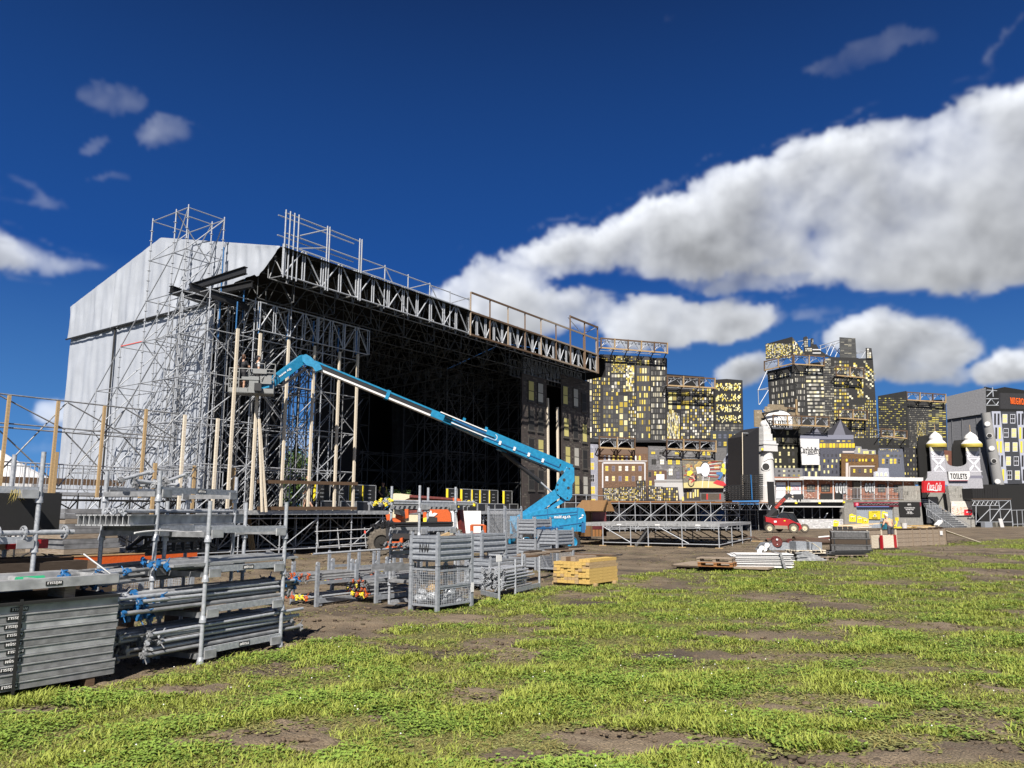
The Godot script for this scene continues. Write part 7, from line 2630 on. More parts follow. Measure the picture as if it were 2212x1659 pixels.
func make_right():
	var g := RandomNumberGenerator.new()
	g.seed = 55
	var R5 := [1234.3,1042.4,0.19841]

	var a: Vector3 = zg(R5,1090,938)
	var b: Vector3 = zg(R5,1700,962)
	var c: Vector3 = zg(R5,1420,862)
	var x := (b - a).normalized()
	var y := UP.cross(x).normalized()
	var t := thing("ground_plate","two large flat grey ground plates lying on the grass edge","plate","",a)
	for k in 2:
		block(t,"plate",(a+b)*0.5+y*0.95+UP*(0.10+k*0.05)+x*(0.08*k),(b - a)*1.0, UP*0.045, y*1.9, M.wood_grey if k else M.wood_dark)
	block(t,"second_plate",b+x*0.7+y*1.2+UP*0.09, x*1.2, UP*0.05, y*1.7, M.wood_grey)
	for k in 3:
		block(t,"bearer",a.lerp(b,0.1+0.4*k)+y*0.9+UP*0.035, x*0.1, UP*0.07, y*1.6, M.wood_dark)
	var po: Vector3 = zg(R5,1372,912,0.18)
	pallet(po,(x+y*0.1).normalized(),(y - x*0.1).normalized(), M.wood_orange,"reddish wooden pallet lying under the greyer one on the ground plate")
	pallet(po+UP*0.146 - x*0.03,(x+y*0.12).normalized(),(y - x*0.12).normalized(), M.wood_grey,"weathered grey pallet on top of the reddish pallet")

	var s0: Vector3 = zg(R6,-40,1450)
	var sx := Vector3(0.985,0,0.17).normalized()
	var sy := UP.cross(sx).normalized()
	for k in 17:
		var o := s0+UP*(0.09+k*0.028)+sx*g.randf_range(-0.06,0.06)+sy*g.randf_range(-0.05,0.05)
		var q := block(self,"board",o+sx*1.05+sy*0.7, sx*(2.1+g.randf_range(-0.25,0.05)), UP*(0.02 if k % 4 else 0.025), sy*1.35+UP*g.randf_range(-0.02,0.02), M.white if k % 5 != 3 else M.alu_dark)
		tag(q,"white panel in the strapped stack on the grass, %s" % ORD[k if k < 10 else k+1],"panel","white panels in the strapped stack")
	for k in 2:
		var bs := block(self,"bearer",s0+sx*(0.2+1.6*k)+sy*0.7+UP*0.05, sx*0.1, UP*0.1, sy*1.4, M.wood_dark)
		tag(bs,"dark bearer under the white panel stack, %s" % ["left end","right end"][k],"timber")
	var st := MB.new()
	st.beam(s0+sx*1.75 - sy*0.08+UP*0.06, s0+sx*1.62 - sy*0.08+UP*0.6,0.08,0.02, sy)
	st.beam(s0+sx*1.62 - sy*0.08+UP*0.6, s0+sx*1.55+sy*1.4+UP*0.6,0.08,0.02)
	tag(put(self,"strap",st.mesh(), M.alu_dark),"grey strap round the right end of the white panel stack","strap")
	var sb: Vector3 = zg(R6,870,1340)
	for k in 7:
		tag(plank(self,"aluminium_bar",sb+UP*(0.06+0.05*k)+y*(0.1*(k % 3)),sb+UP*(0.10+0.05*k)+Vector3(1.2 - 0.08*k,0,0.1 - 0.1*k),0.06,0.045,M.alu),"bent aluminium bar in the small heap right of the white panels","bar","aluminium bars right of the white panels")

	var lp: Vector3 = zg(R6,300,1245)
	tag(block(self,"grey_plate",lp+Vector3(1.6,0.42,-0.5),Vector3(2.5,0,0.1),UP*0.35+Vector3(0.3,0,0),Vector3(0,0,-0.8),M.steel_sheet),"bent grey sheet behind the white panel stack","sheet")
	for k in 10:
		var p := lp+Vector3(0.1+0.2*k,0.35+0.06*(k % 3),-0.3 - 0.05*(k % 4))
		loose_tube(p,p+Vector3(0.7,0.35*g.randf(),-0.2+0.4*g.randf()),0.035,M.black_steel,"black tube of the lamp bar heap behind the white panels","black lamp bar tubes")
	for q in [[335,1180],[365,1135],[445,1095],[410,1150]]:
		var p: Vector3 = z3(R6, q[0], q[1],-lp.z - 0.1)
		var lt := thing("spotlight","round white faced lamp in the black heap behind the white panels, "+("lowest" if q[1] == 1180 else "second lowest" if q[1] == 1150 else "third from below" if q[1] == 1135 else "highest"),"lamp","lamps in the black heap",p)
		var m := MB.new()
		m.lathe(p,Vector3(-0.5,0.3,0.8),[[0.05,-0.16],[0.12,-0.1],[0.13,0.0]],12)
		put(lt,"housing",m.mesh(), M.black_plastic)
		var f := MB.new()
		f.disc(p+Vector3(-0.5,0.3,0.8).normalized()*0.005,Vector3(-0.5,0.3,0.8).normalized(),0.12,12)
		put(lt,"face",f.mesh(), M.white)

	for q in [[590,1045,72,"left"],[798,1068,58,"right"]]:
		var p: Vector3 = z3(R6, q[0], q[1],37.5)
		var r: float = q[2]*0.1488/1662.8*37.5
		var d := Vector3(0.25,0,-1).normalized()
		var bt := thing("barrel","dark red oil barrel lying on its side, %s of the two" % q[3],"barrel","oil barrels",p)
		var m := MB.new()
		m.lathe(p, d,[[0.0,0.02],[r*0.93,0.02],[r*0.95,0.0],[r,0.0],[r,0.28],[r*1.04,0.3],[r,0.32],[r,0.58],[r*1.04,0.6],[r,0.62],[r,0.9],[0.0,0.9]],22)
		put(bt,"drum",m.mesh(), M.rust)
		for e in [0.45,-0.5]:
			var f := MB.new()
			f.tube(p - d*0.0+UP*r*e, p - d*0.03+UP*r*e, r*(0.2 if e > 0 else 0.1),10)
			put(bt,"bung",f.mesh(), M.white)
	var pip := [[430,1035,1000,1020,0.10,38.5],[830,1000,1300,1035,0.12,37.0],[820,1060,1330,1045,0.13,36.8],[700,1075,900,1060,0.1,38.6]]
	for i in pip.size():
		var q: Array = pip[i]
		loose_tube(z3(R6, q[0], q[1], q[5]), z3(R6, q[2], q[3], q[5]+1.0), q[4], M.rust_pipe,["long brown pipe lying behind the left barrel","rusty pipe beside the right barrel, upper one","rusty pipe beside the right barrel, lower one","short rusty pipe between the barrels"][i],"",[],"pipe")

	var p1: Vector3 = zg(R6,880,1318)
	var px := Vector3(0.97,0,-0.24).normalized()
	var py := UP.cross(px).normalized()
	pallet(p1+UP*0.28, px, py, M.wood_pale,"pale pallet under the zinc boxes",1.45,0.9)
	tag(block(self,"pallet_load",p1+px*0.8+py*0.5+UP*0.15, px*1.5, UP*0.26, py*0.8, M.black),"dark load under the pale pallet with zinc boxes","load")
	pallet(p1+px*0.9 - py*0.2, px, py, M.wood_grey,"grey pallet on the grass edge in front of the zinc boxes",0.9,0.8)
	for q in [[0.35,0.36,0.5],[1.05,0.32,0.62]]:
		tag(block(self,"zinc_box",p1+px*q[0]+py*0.4+UP*(0.43+q[1]*0.5), px*q[2], UP*q[1], py*0.5, M.steel_sheet),"plain zinc box on the pale pallet, %s one" % ("left" if q[0] < 0.5 else "right"),"box")
	var stp := MB.new()
	stp.path([z3(R6,1010,1020,36.0), z3(R6,1110,1070,33.6), z3(R6,1210,1140,32.8), z3(R6,1235,1210,32.7)],0.02,5)
	tag(put(self,"strap",stp.mesh(), M.cream),"pale strap hanging over the rusty pipes and zinc boxes","strap")
	var p3: Vector3 = zg(R6,1440,1290)
	pallet(p3, px, py, M.wood_grey,"grey pallet loaded with dark steel rails",1.7,0.9)
	for k in 10:
		var o := p3+UP*(0.18+0.07*(k/4))+py*(0.1+0.2*(k % 4)) - px*(0.3 - 0.05*k)
		tag(plank(self,"steel_rail",o, o+px*1.9,0.12,0.06, M.alu_dark if k % 2 else M.black_steel),"dark steel rail strapped on the grey pallet","rail","dark steel rails on the pallet")

	var d0: Vector3 = zg(R6,1385,1190)
	var dx := Vector3(0.95,0,0.31).normalized()
	var dy := UP.cross(dx).normalized()
	for k in 3:
		var n: String = ["lowest","middle","top"][k]
		var bx := thing("dark_box","dark grey lidded transport box, %s of the stack beside the fence" % n,"box","dark grey transport boxes",d0+UP*(0.05+0.34*k))
		var o := d0+UP*(0.05+0.34*k)
		block(bx,"body",o+dx*0.95+dy*0.7+UP*0.14, dx*(1.9 - 0.05*k), UP*0.27, dy*1.4, M.box_dark if k != 1 else M.wood_dark)
		block(bx,"lid",o+dx*0.95+dy*0.7+UP*0.30, dx*(1.94 - 0.05*k), UP*0.06, dy*1.44, M.box_dark if k < 2 else M.alu_dark)
		for q in [0.15,1.7]:
			block(bx,"corner_edge",o+dx*q - dy*0.01+UP*0.14, dx*0.06, UP*0.27, dy*0.03, M.black_steel)
	for k in 6:
		var o := d0+UP*(1.18+0.04*k)+dx*(0.5+0.08*k)+dy*(0.3+0.1*k)
		tag(plank(self,"plank",o - dx*0.4 - UP*0.03, o+dx*g.randf_range(1.2,1.9)+dy*0.1+UP*0.10,0.2,0.035, M.wood if k % 2 else M.wood_pale),"pale plank lying loosely on the dark transport boxes","plank","planks on the dark boxes")
	for k in 4:
		tag(block(self,"battery_box",d0+dx*(0.25+0.25*k)+dy*0.3+UP*1.2, dx*0.2, UP*0.2, dy*0.3, M.black),"small black box with white caps on the dark transport boxes, %s" % ["leftmost","second","third","rightmost"][k],"box")
	for k in 4:
		tag(plank(self,"barrier_board",d0 - dx*(0.9 - 0.1*k)+UP*(0.5+0.08*k)+dy*0.3, d0 - dx*0.05+UP*(0.5+0.1*k)+dy*0.3,0.12,0.06, M.rust if k % 2 == 0 else M.white),"red and white barrier board left of the dark boxes, %s" % ["lowest, red","second, white","third, red","topmost, white"][k],"board")

	var f0: Vector3 = zg(ZR,55,1520)
	var f1: Vector3 = zg(ZR,1085,1478)
	var f := (f1 - f0)
	var fx := f.normalized()
	var fy := UP.cross(fx).normalized()
	var fe := thing("plank_box","long low box of grey planks with upright battens by the workbench","box","",f0)
	for k in 4:
		for s in 4:
			plank(fe,"plank",f0+fx*f.length()*(s*0.25+0.002)+UP*(0.13+0.245*k), f0+fx*f.length()*(s*0.25+0.248)+UP*(0.13+0.245*k),0.03,0.235+g.randf_range(-0.015,0.0), M.wood_grey, UP)
	for q in [0.0,0.165,0.34,0.55,0.65,0.74,0.82,0.9,0.985]:
		plank(fe,"batten",f0+fx*f.length()*q - fy*0.04+UP*0.02, f0+fx*f.length()*q - fy*0.04+UP*1.02,0.09,0.03, M.wood_grey if q > 0.5 else M.wood_pale, fx)
	block(fe,"back_wall",(f0+f1)*0.5+fy*1.2+UP*0.5, fx*f.length(), UP*0.98, fy*0.03, M.wood_dark)
	block(fe,"end_wall",f1+fx*0.1+fy*0.6+UP*0.5, fx*0.04, UP*1.05, fy*1.2, M.wood_dark)
	block(fe,"end_wall",f0+fy*0.6+UP*0.5, fx*0.04, UP*0.98, fy*1.2, M.wood_brown)
	block(fe,"paper_sign",f0+fx*f.length()*0.93 - fy*0.06+UP*0.75, fx*0.3, UP*0.26, fy*0.01, M.white)
	var rc: Vector3 = zg(ZR,240,1545)
	var rt := thing("small_crate","new plywood crate with red corner posts in front of the plank box","crate","",rc)
	block(rt,"front_board",rc+fx*0.62+fy*0.3+UP*0.42, fx*1.15, UP*0.7, fy*0.6, M.wood_pale)
	for q in [0.0,1.28]:
		block(rt,"red_post",rc+fx*q - fy*0.02+UP*0.4, fx*0.12, UP*0.78, fy*0.12, M.red)
	block(rt,"red_foot",rc+fx*0.62+UP*0.06, fx*1.3, UP*0.08, fy*0.5, M.wood_dark)
	for k in 5:
		var q := f0 - fx*(0.5 - 0.15*k) - fy*(0.3+0.1*k)
		tag(plank(self,"offcut",q,q+Vector3(0.5,0.25,-0.1*k),0.12,0.1,[M.wood_grey,M.concrete,M.wood_brown][k % 3]),"short offcut heaped at the left end of the plank box","timber","offcuts beside the plank box")
	var wt := f0+fx*(f.length()*0.66)+fy*0.6+UP*1.06
	tag(block(self,"bench_top",wt, fx*f.length()*0.6, UP*0.04, fy*1.3, M.wood_brown),"brown sheet on top of the plank box used as a workbench","sheet")
	for k in 14:
		var o: Vector3 = f0+fx*f.length()*g.randf_range(0.48,0.72)+fy*g.randf_range(0.1,1.0)+UP*(1.10+0.03*(k/3))
		tag(plank(self,"loose_board",o, o+(fx+fy*g.randf_range(-0.15,0.15)).normalized()*g.randf_range(1.5,2.8),0.14,0.03,[M.wood, M.wood_yellow, M.wood_pale][k % 3]),"yellow board lying loose on the workbench","board","loose boards on the workbench")
	tag(plank(self,"white_plank",f0+fx*f.length()*0.88+UP*1.22, f0+fx*f.length()*0.95+UP*1.5,0.25,0.12, M.white),"white block tilted on the boards of the workbench","block")
	for k in 6:
		var o := f1 - fx*0.4+fy*(0.1+0.16*k)+UP*(1.0+0.03*k)
		var e: Vector3 = zg(ZR,1520 - 26*k,1455 - 10*k)
		tag(plank(self,"ramp_board",o, e+UP*0.04,0.14,0.035, M.wood if k % 2 else M.wood_pale),"long yellow board sloping from the workbench to the ground, %s" % ["nearest","second","third","fourth","fifth","farthest"][k],"board","boards sloping off the workbench")
	var tb := f0+fx*(f.length()*0.28)+fy*0.3+UP*1.0
	var tool := thing("toolbox","teal and black power tool box at the worker's side","toolbox","",tb)
	block(tool,"case",tb+UP*0.22, fx*0.42, UP*0.36, fy*0.3, M.teal)
	block(tool,"lid",tb+UP*0.44, fx*0.44, UP*0.1, fy*0.32, M.black_plastic)
	tube(tool,"handle",tb+UP*0.6 - fx*0.12, tb+UP*0.6+fx*0.12,0.025, M.black_plastic)
	for s in [-0.12,0.12]:
		tube(tool,"handle_arm",tb+UP*0.48+fx*s, tb+UP*0.6+fx*s,0.02, M.black_plastic)
	var bk := f0+fx*(f.length()*0.50)+fy*0.2+UP*1.08
	var bu := thing("bucket","grey plastic bucket standing on the workbench edge","bucket","",bk)
	var m := MB.new()
	m.lathe(bk, UP,[[0.0,0.0],[0.15,0.0],[0.19,0.32],[0.205,0.33],[0.18,0.32],[0.14,0.02]],16)
	put(bu,"pail",m.mesh(), M.concrete_white)
	var sw := f0+fx*(f.length()*0.43)+fy*0.35+UP*1.08
	var saw := thing("mitre_saw","yellow mitre saw on the workbench between worker and bucket","saw","",sw)
	block(saw,"table",sw+UP*0.05, fx*0.45, UP*0.08, fy*0.4, M.yellow)
	block(saw,"arm",sw+UP*0.35+fx*0.05,(fx+UP*1.6)*0.28, UP*0.05 - fx*0.08, fy*0.1, M.yellow)
	var bl := MB.new()
	bl.tube(sw+UP*0.28+fx*0.05 - fy*0.02, sw+UP*0.28+fx*0.05+fy*0.02,0.16,16)
	put(saw,"blade",bl.mesh(), M.alu)
	block(saw,"motor",sw+UP*0.55+fx*0.12, fx*0.12, UP*0.2, fy*0.16, M.yellow)
	telehandler()
	make_bar(g)

func telehandler():
	var d := 76.0
	var o: Vector3 = zg(R6,480,915)
	d = -o.z
	var s := 1662.8/d/0.1488
	var t := thing("telehandler","red telescopic loader with raised black arm in front of the bar","telehandler","",o)
	var x := Vector3(0.975,0,0.22).normalized()
	var n := UP.cross(x).normalized()
	var O: Vector3 = o - x*(480/s)
	var Q := func(px: float, py: float, dep := 0.0) -> Vector3: return O+x*(px/s)+UP*((915 - py)/s)+n*dep
	var prof := func(pts: Array, dep: float, thick: float, m: Material, called: String):
		var pp := PackedVector2Array()
		for q in pts:
			pp.append(Vector2(q[0]/s,(915 - q[1])/s))
		var mb := MB.new()
		mb.poly(pp, O+n*dep, x, UP, thick)
		put(t, called, mb.mesh(), m)
	var ax := n
	for q in [[485,62,0.0],[810,66,0.0],[985,60,1.4],[640,50,1.5]]:
		wheel(t, Q.call(q[0],852.0, q[2]+0.15), ax, q[1]/s,0.42, M.rubber_dusty, M.cream)
	prof.call([[440,760],[440,690],[500,700],[560,712],[700,708],[780,730],[850,770],[905,780],[925,850],[880,880],[545,850],[540,800],[500,770]],0.15,1.6, M.red,"body")
	prof.call([[548,810],[550,858],[735,862],[728,815]],0.1,1.4, M.wood_grey,"step_panel")
	for q in [[485,76],[810,78]]:
		var mb := MB.new()
		for k in 10:
			var a0 := PI*(0.05+0.9*k/10.0)
			var a1 := PI*(0.05+0.9*(k+1)/10.0)
			var c: Vector3 = Q.call(q[0],850.0,0.12)
			var r: float = q[1]/s
			mb.quad(c+(x*cos(a0)+UP*sin(a0))*r - n*0.12, c+(x*cos(a0)+UP*sin(a0))*r+n*0.4, c+(x*cos(a1)+UP*sin(a1))*r+n*0.4, c+(x*cos(a1)+UP*sin(a1))*r - n*0.12)
		put(t,"mudguard",mb.mesh(), M.black_plastic)
	block(t,"side_badge",Q.call(568,757,0.12), x*(36/s), UP*(26/s), n*0.03, M.white)
	block(t,"yellow_badge",Q.call(695,745,0.12), x*(22/s), UP*(14/s), n*0.03, M.yellow)
	prof.call([[600,705],[640,640],[680,622],[820,640],[850,700],[885,770],[840,770],[760,730],[700,708]],0.3,0.9, M.glass_dark,"cab_glass")
	for q in [[640,640,600,705],[680,622,820,638],[820,638,890,775],[745,640,800,735],[600,705,780,728]]:
		tube(t,"cab_pillar",Q.call(q[0], q[1],0.27), Q.call(q[2], q[3],0.27),0.045, M.black_plastic)
	block(t,"cab_roof",Q.call(750,628,0.75), x*(150/s), UP*0.06, n*0.95, M.lift_grey)
	block(t,"blue_seat",Q.call(855,750,0.6), x*0.3, UP*0.25, n*0.5, M.blue_paint)
	block(t,"mirror",Q.call(940,750,0.1), x*0.16, UP*0.16, n*0.05, M.white)
	var a0: Vector3 = Q.call(470,690,1.0)
	var a1: Vector3 = Q.call(775,380,1.0)
	plank(t,"boom",a0, a1,0.34,0.40, M.black_plastic)
	var bd := (a1 - a0).normalized()
	var up := bd.cross(-n).normalized()
	if up.y < 0: up = -up
	lettering(t,"boom_lettering","MANITOU",a0.lerp(a1,0.62) - n*0.19, bd, up,0.30, M.red_tip, false,1.35)
	plank(t,"boom_knee",Q.call(770,375,1.0), Q.call(850,410,1.0),0.3,0.36, M.black_plastic)
	prof.call([[820,395],[840,392],[850,410],[825,420]],0.75,0.1, M.wood_pale,"knee_badge")
	block(t,"fork_carriage",Q.call(915,405,1.0), x*(130/s), UP*(75/s), n*0.5, M.black_plastic)
	for q in [895,945]:
		block(t,"fork",Q.call(q,440,0.8+(q - 895)*0.01), x*0.12, UP*0.5, n*0.08, M.black_steel)
	block(t,"fork",Q.call(1010,465,1.2), x*1.0, UP*0.05, n*0.12, M.black_steel)
	tube(t,"lift_ram",Q.call(660,660,0.9), Q.call(715,530,0.9),0.06, M.galv)
	prof.call([[440,745],[440,685],[470,690],[495,720],[480,750]],0.9,0.7, M.red,"boom_mount")
	tube(t,"hose",Q.call(500,690,0.8), Q.call(640,680,0.8),0.03, M.black_plastic)

func make_bar(g: RandomNumberGenerator):
	var P0 := gr(1750,1142)
	var b := Board.new()
	b.p = P0; b.n = cn; b.x = c1; b.z = R6
	var t := thing("bar_building","two storey festival bar with painted brick upper floor and dark serving hatch","building","",P0)
	var foot := hit(1672,1142, P0, cn); foot.y = 0
	var ub := board(t,R6,P0+cn*0.9,cn,[[530,445],[2600,440],[2590,140],[530,100]],Color(0.30,0.115,0.06),"brick_wall",0.15)
	var m := MB.new()
	for k in 900:
		var x := g.randf_range(535,2560)
		var y := 145+int(g.randf_range(0,36))*8.0
		var c := g.randf_range(0.6,1.6)
		var col := Color(0.26*c,0.09*c,0.04*c) if g.randf() < 0.8 else Color(0.6,0.5,0.42)
		rect(m, ub, x, y, x+22, y+6.5, col,0.006)
	put(t,"bricks",m.mesh(), M.paint_plain, true)
	for q in [[1020,212,1140,320],[1230,212,1358,318],[2050,212,2160,325],[2280,215,2390,325]]:
		var w := MB.new()
		rect(w,ub,q[0],q[1],q[2],q[3],Color(0.02,0.02,0.02),0.04)
		for i in 3:
			for j in 3:
				rect(w,ub,q[0]+10+i*37,q[1]+10+j*33,q[0]+38+i*37,q[1]+36+j*33,Color(0.16,0.15,0.12) if (i+j) % 2 else Color(0.09,0.09,0.09),0.06)
		put(t,"window",w.mesh(), M.paint_plain)
	for q in [[576,180,712,440,"door"],[780,180,935,440,"door"]]:
		var w := MB.new()
		rect(w,ub,q[0],q[1],q[2],q[3],Color(0.66,0.67,0.7),0.04)
		rect(w,ub,q[0]+8,q[1]+48,q[2] - 8,q[1]+62,Color(0.3,0.38,0.55),0.055)
		rect(w,ub,q[0]+8,q[1]+6,q[2] - 8,q[1]+10,Color(0.5,0.5,0.52),0.055)
		put(t,"roller_door",w.mesh(), M.paint_plain)
	lettering(t,"door_lettering","Coca-Cola",on(ub,862,268,0.08), c1, UP+c1*0.08,0.52, M.sign_red, true,1.15, false)
	var w2 := MB.new()
	rect(w2,ub,1680,160,1805,440,Color(0.05,0.03,0.02),0.04)
	rect(w2,ub,1700,180,1790,270,Color(0.14,0.12,0.09),0.06)
	put(t,"entrance",w2.mesh(), M.paint_plain)
	var pst := MB.new()
	for q in [[725,235,785,310]]:
		rect(pst,ub,q[0],q[1],q[2],q[3],Color(0.66,0.5,0.02),0.07)
	put(t,"yellow_poster",pst.mesh(), M.paint_plain)
	for q in [[1215,340,1405,440],[1425,340,1550,440]]:
		var dm := MB.new()
		rect(dm,ub,q[0],q[1],q[2],q[3],Color(0.012,0.012,0.013),0.07)
		put(t,"dark_board",dm.mesh(), M.paint_plain)
	graffiti(t, ub)
	var fb := board(t,R6,P0+cn*0.1,cn,[[975,140],[2710,165],[2710,112],[980,95]],Color(0.72,0.72,0.72),"white_fascia",0.85)
	var ff := board(t,R6,P0+cn*0.1,cn,[[525,148],[978,148],[978,118],[525,120]],Color(0.6,0.6,0.58),"left_fascia",0.8)
	var fl := board(t,R6,P0,cn,[[540,470],[1560,470],[1560,432],[540,432]],Color(0.62,0.62,0.6),"floor_edge",0.9)
	for x in [560,752,970,1185,1405,1598,1805,2002,2200,2420,2590]:
		plank(t,"white_post",on(ub, x,445,0.12), on(ub, x - 4,148,0.12),0.12,0.12, M.concrete_white, c1)
	var rl := thing("terrace_railing","silver railing along the bar's upper terrace","railing","",P0)
	for q in [[540,1190,300,438],[1548,2650,265,425]]:
		var y0: float = q[2]
		var y1: float = q[3]
		tube(rl,"rail",on(b, q[0], y0), on(b, q[1], y0 - 4),0.035, M.galv)
		tube(rl,"rail",on(b, q[0], y1 - 8), on(b, q[1], y1 - 8),0.03, M.galv)
		var xx: float = q[0]
		var k := 0
		while xx < q[1]:
			tube(rl,"baluster",on(b, xx, y0), on(b, xx, y1 - 8),0.04 if k % 10 == 0 else 0.016, M.galv)
			xx += 21.0
			k += 1
	for q in [[1560,470],[550,470],[865,480],[1205,480]]:
		block(rl,"yellow_bracket",on(b, q[0], q[1],0.1), c1*0.3, UP*0.22, cn*0.1, M.yellow)
	plank(rl,"timber_post",on(b,552,560,0.1), on(b,548,320,0.1),0.14,0.12, M.wood_pale, c1)
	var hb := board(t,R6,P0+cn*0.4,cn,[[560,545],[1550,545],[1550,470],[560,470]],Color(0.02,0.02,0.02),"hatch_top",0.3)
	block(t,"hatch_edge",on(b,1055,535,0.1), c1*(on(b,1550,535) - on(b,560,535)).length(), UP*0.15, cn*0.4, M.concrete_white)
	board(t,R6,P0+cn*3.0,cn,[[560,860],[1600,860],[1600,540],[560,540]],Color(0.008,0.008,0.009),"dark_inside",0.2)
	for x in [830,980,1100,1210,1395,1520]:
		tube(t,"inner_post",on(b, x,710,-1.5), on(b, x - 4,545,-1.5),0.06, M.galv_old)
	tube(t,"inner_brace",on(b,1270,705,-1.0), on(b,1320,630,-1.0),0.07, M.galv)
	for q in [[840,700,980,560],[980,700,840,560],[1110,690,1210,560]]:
		tube(t,"inner_brace",on(b, q[0], q[1],-2.0), on(b, q[2], q[3],-2.0),0.05, M.galv_shaded)
	var cb := board(t,R6,P0+cn*0.3,cn,[[880,855],[1575,852],[1575,715],[880,715]],Color(0.52,0.52,0.52),"counter_front",0.6)
	m = MB.new()
	for k in 140:
		var x := g.randf_range(885,1540)
		var y := 722+int(g.randf_range(0,11))*12.0
		var c := g.randf_range(0.36,0.68)
		rect(m,cb,x,y,x+30,y+9,Color(c,c,c*1.02),0.006)
	put(t,"white_bricks",m.mesh(), M.paint_plain, true)
	shield(t, cb,1445,780,36)
	var kb := board(t,R6,P0,cn,[[1575,855],[1755,855],[1740,530],[1712,530],[1712,470],[1560,470]],Color(0.26,0.25,0.23),"left_pier",0.8)
	put(t,"beam",slab_mesh(b,1550,470,2680,432,0.9), M.concrete)
	var sh := board(t,R6,P0+cn*0.25,cn,[[1750,845],[2560,845],[2560,540],[1735,540]],Color(0.33,0.37,0.42),"roller_shutter",0.1)
	m = MB.new()
	for k in 22:
		rect(m,sh,1748,552+k*13.5,2540,553.5+k*13.5,Color(0.2,0.22,0.26),0.012)
	for k in 26:
		rect(m,sh,1760+k*30,574,1778+k*30,584,Color(0.05,0.06,0.08),0.014)
	put(t,"shutter_slots",m.mesh(), M.paint_plain, true)
	var sg := board(t,R6,P0 - cn*0.12,cn,[[1712,530],[2680,530],[2680,470],[1705,470]],Color(0.30,0.01,0.04),"shop_sign",0.15)
	m = MB.new()
	rect(m,sg,1780,482,2610,520,Color(0.012,0.012,0.014),0.01)
	for x in [1750,2640]:
		var pts := []
		for k in 14:
			pts.append([x+cos(TAU*k/14.0)*22,500 - sin(TAU*k/14.0)*22])
		shape(m,sg,pts,Color(0.65,0.08,0.14),0.012)
	put(t,"sign_panel",m.mesh(), M.paint_plain)
	for x in [1750,2640]:
		lettering(t,"sign_number","2",on(sg, x,500,0.03), c1, UP,0.26, M.white, false)
	var scr := MB.new()
	scr.col = Color(0.3,0.27,0.28)
	var pp := []
	for k in 46:
		pp.append(Vector2(1825+k*15,498+sin(k*1.9)*12+sin(k*0.7)*5))
	for k in pp.size() - 1:
		scr.beam(on(sg, pp[k].x, pp[k].y,0.03), on(sg, pp[k+1].x, pp[k+1].y,0.03),0.03,0.01, cn)
	put(t,"sprayed_scribble",scr.mesh(), M.paint_plain)
	for q in [[1685,700,46],[1795,725,42],[1872,750,42],[2150,655,40],[2230,760,40]]:
		shield(t, sh if q[0] > 1760 else kb, q[0], q[1], q[2])
	var wn := board(t,R6,P0+cn*0.1,cn,[[1925,715],[2092,718],[2090,595],[1922,600]],Color(0.68,0.55,0.02),"warning_sign",0.05)
	m = MB.new()
	shape(m,wn,[[1985,678],[2032,678],[2008,638]],Color(0.6,0.6,0.58),0.02)
	shape(m,wn,[[2000,672],[2018,672],[2012,652],[2004,652]],Color(0.02,0.02,0.02),0.04)
	put(t,"warning_triangle",m.mesh(), M.paint_plain)
	for q in [[2008,612,"ENTRANCE CLOSED"],[2008,690,"SORRY FOR"],[2008,704,"THE INCONVENIENCE"]]:
		lettering(t,"warning_lettering",q[2], on(wn, q[0], q[1],0.03), c1, UP,0.07, M.wood_brown, false,1.0)
	var z := ZR
	var pr := board(t,z,P0 - cn*0.05,cn,[[405,1245],[785,1245],[748,900],[395,900]],Color(0.27,0.265,0.25),"right_pier",0.8)
	var up := board(t,z,P0 - cn*0.05,cn,[[530,905],[748,905],[735,708],[515,708]],Color(0.33,0.32,0.29),"upper_concrete",0.8)
	m = MB.new()
	for k in 26:
		var c := g.randf_range(0.14,0.3)
		var x := g.randf_range(410,740)
		var y := g.randf_range(1110,1200)
		rect(m,pr,x,y,x+g.randf_range(4,12),y+g.randf_range(14,44),Color(c,c*0.97,c*0.9),0.006)
	for k in 14:
		var c := g.randf_range(0.16,0.34)
		var x := g.randf_range(520,700)
		rect(m,up,x,780,x+g.randf_range(8,26),780+g.randf_range(40,110),Color(c,c*0.96,c*0.86),0.006)
	for q in [[520,772,738,775],[525,838,745,841],[590,712,592,838],[662,712,664,838]]:
		rect(m,up,q[0],q[1],q[2],q[3],Color(0.16,0.155,0.14),0.008)
	put(t,"concrete_stains",m.mesh(), M.paint_plain, true)
	var nb := board(t,z,P0 - cn*0.2,cn,[[478,1105],[748,1105],[735,918],[460,918]],Color(0.008,0.008,0.009),"black_notice",0.1)
	for q in [[598,948,"NÄCHSTE",0.28,0.62],[604,994,"GET YOUR LIMITED 4-DAY",0.16,1.95],[604,1017,"EARLY BIRD TICKET!",0.16,1.5],[606,1054,"CHF 245.-",0.26,1.0],[610,1071,"NOW ONLINE",0.06,1.3]]:
		lettering(t,"notice_lettering",q[2], on(nb, q[0], q[1],0.02), c1, UP, q[3], M.white, false, q[4])
	var pl := MB.new()
	tag(plank(self,"foot_timber",on(b,1030,868,0.4), on(b,1460,872,0.4),0.16,0.16, M.wood),"long pale timber lying at the foot of the bar counter","timber")
	for k in 6:
		tag(block(self,"support_block",on(b,1060+k*70,886,0.3), c1*0.35, UP*0.16, cn*0.3, M.wood_orange),"small wooden block under the foot timber of the bar","block","blocks under the bar's foot timber")
	block(t,"plinth",on(b,1900,870,-0.5), c1*14.0, UP*0.4, cn*0.6, M.wood_dark)
	stairs_and_toilets(g, P0)

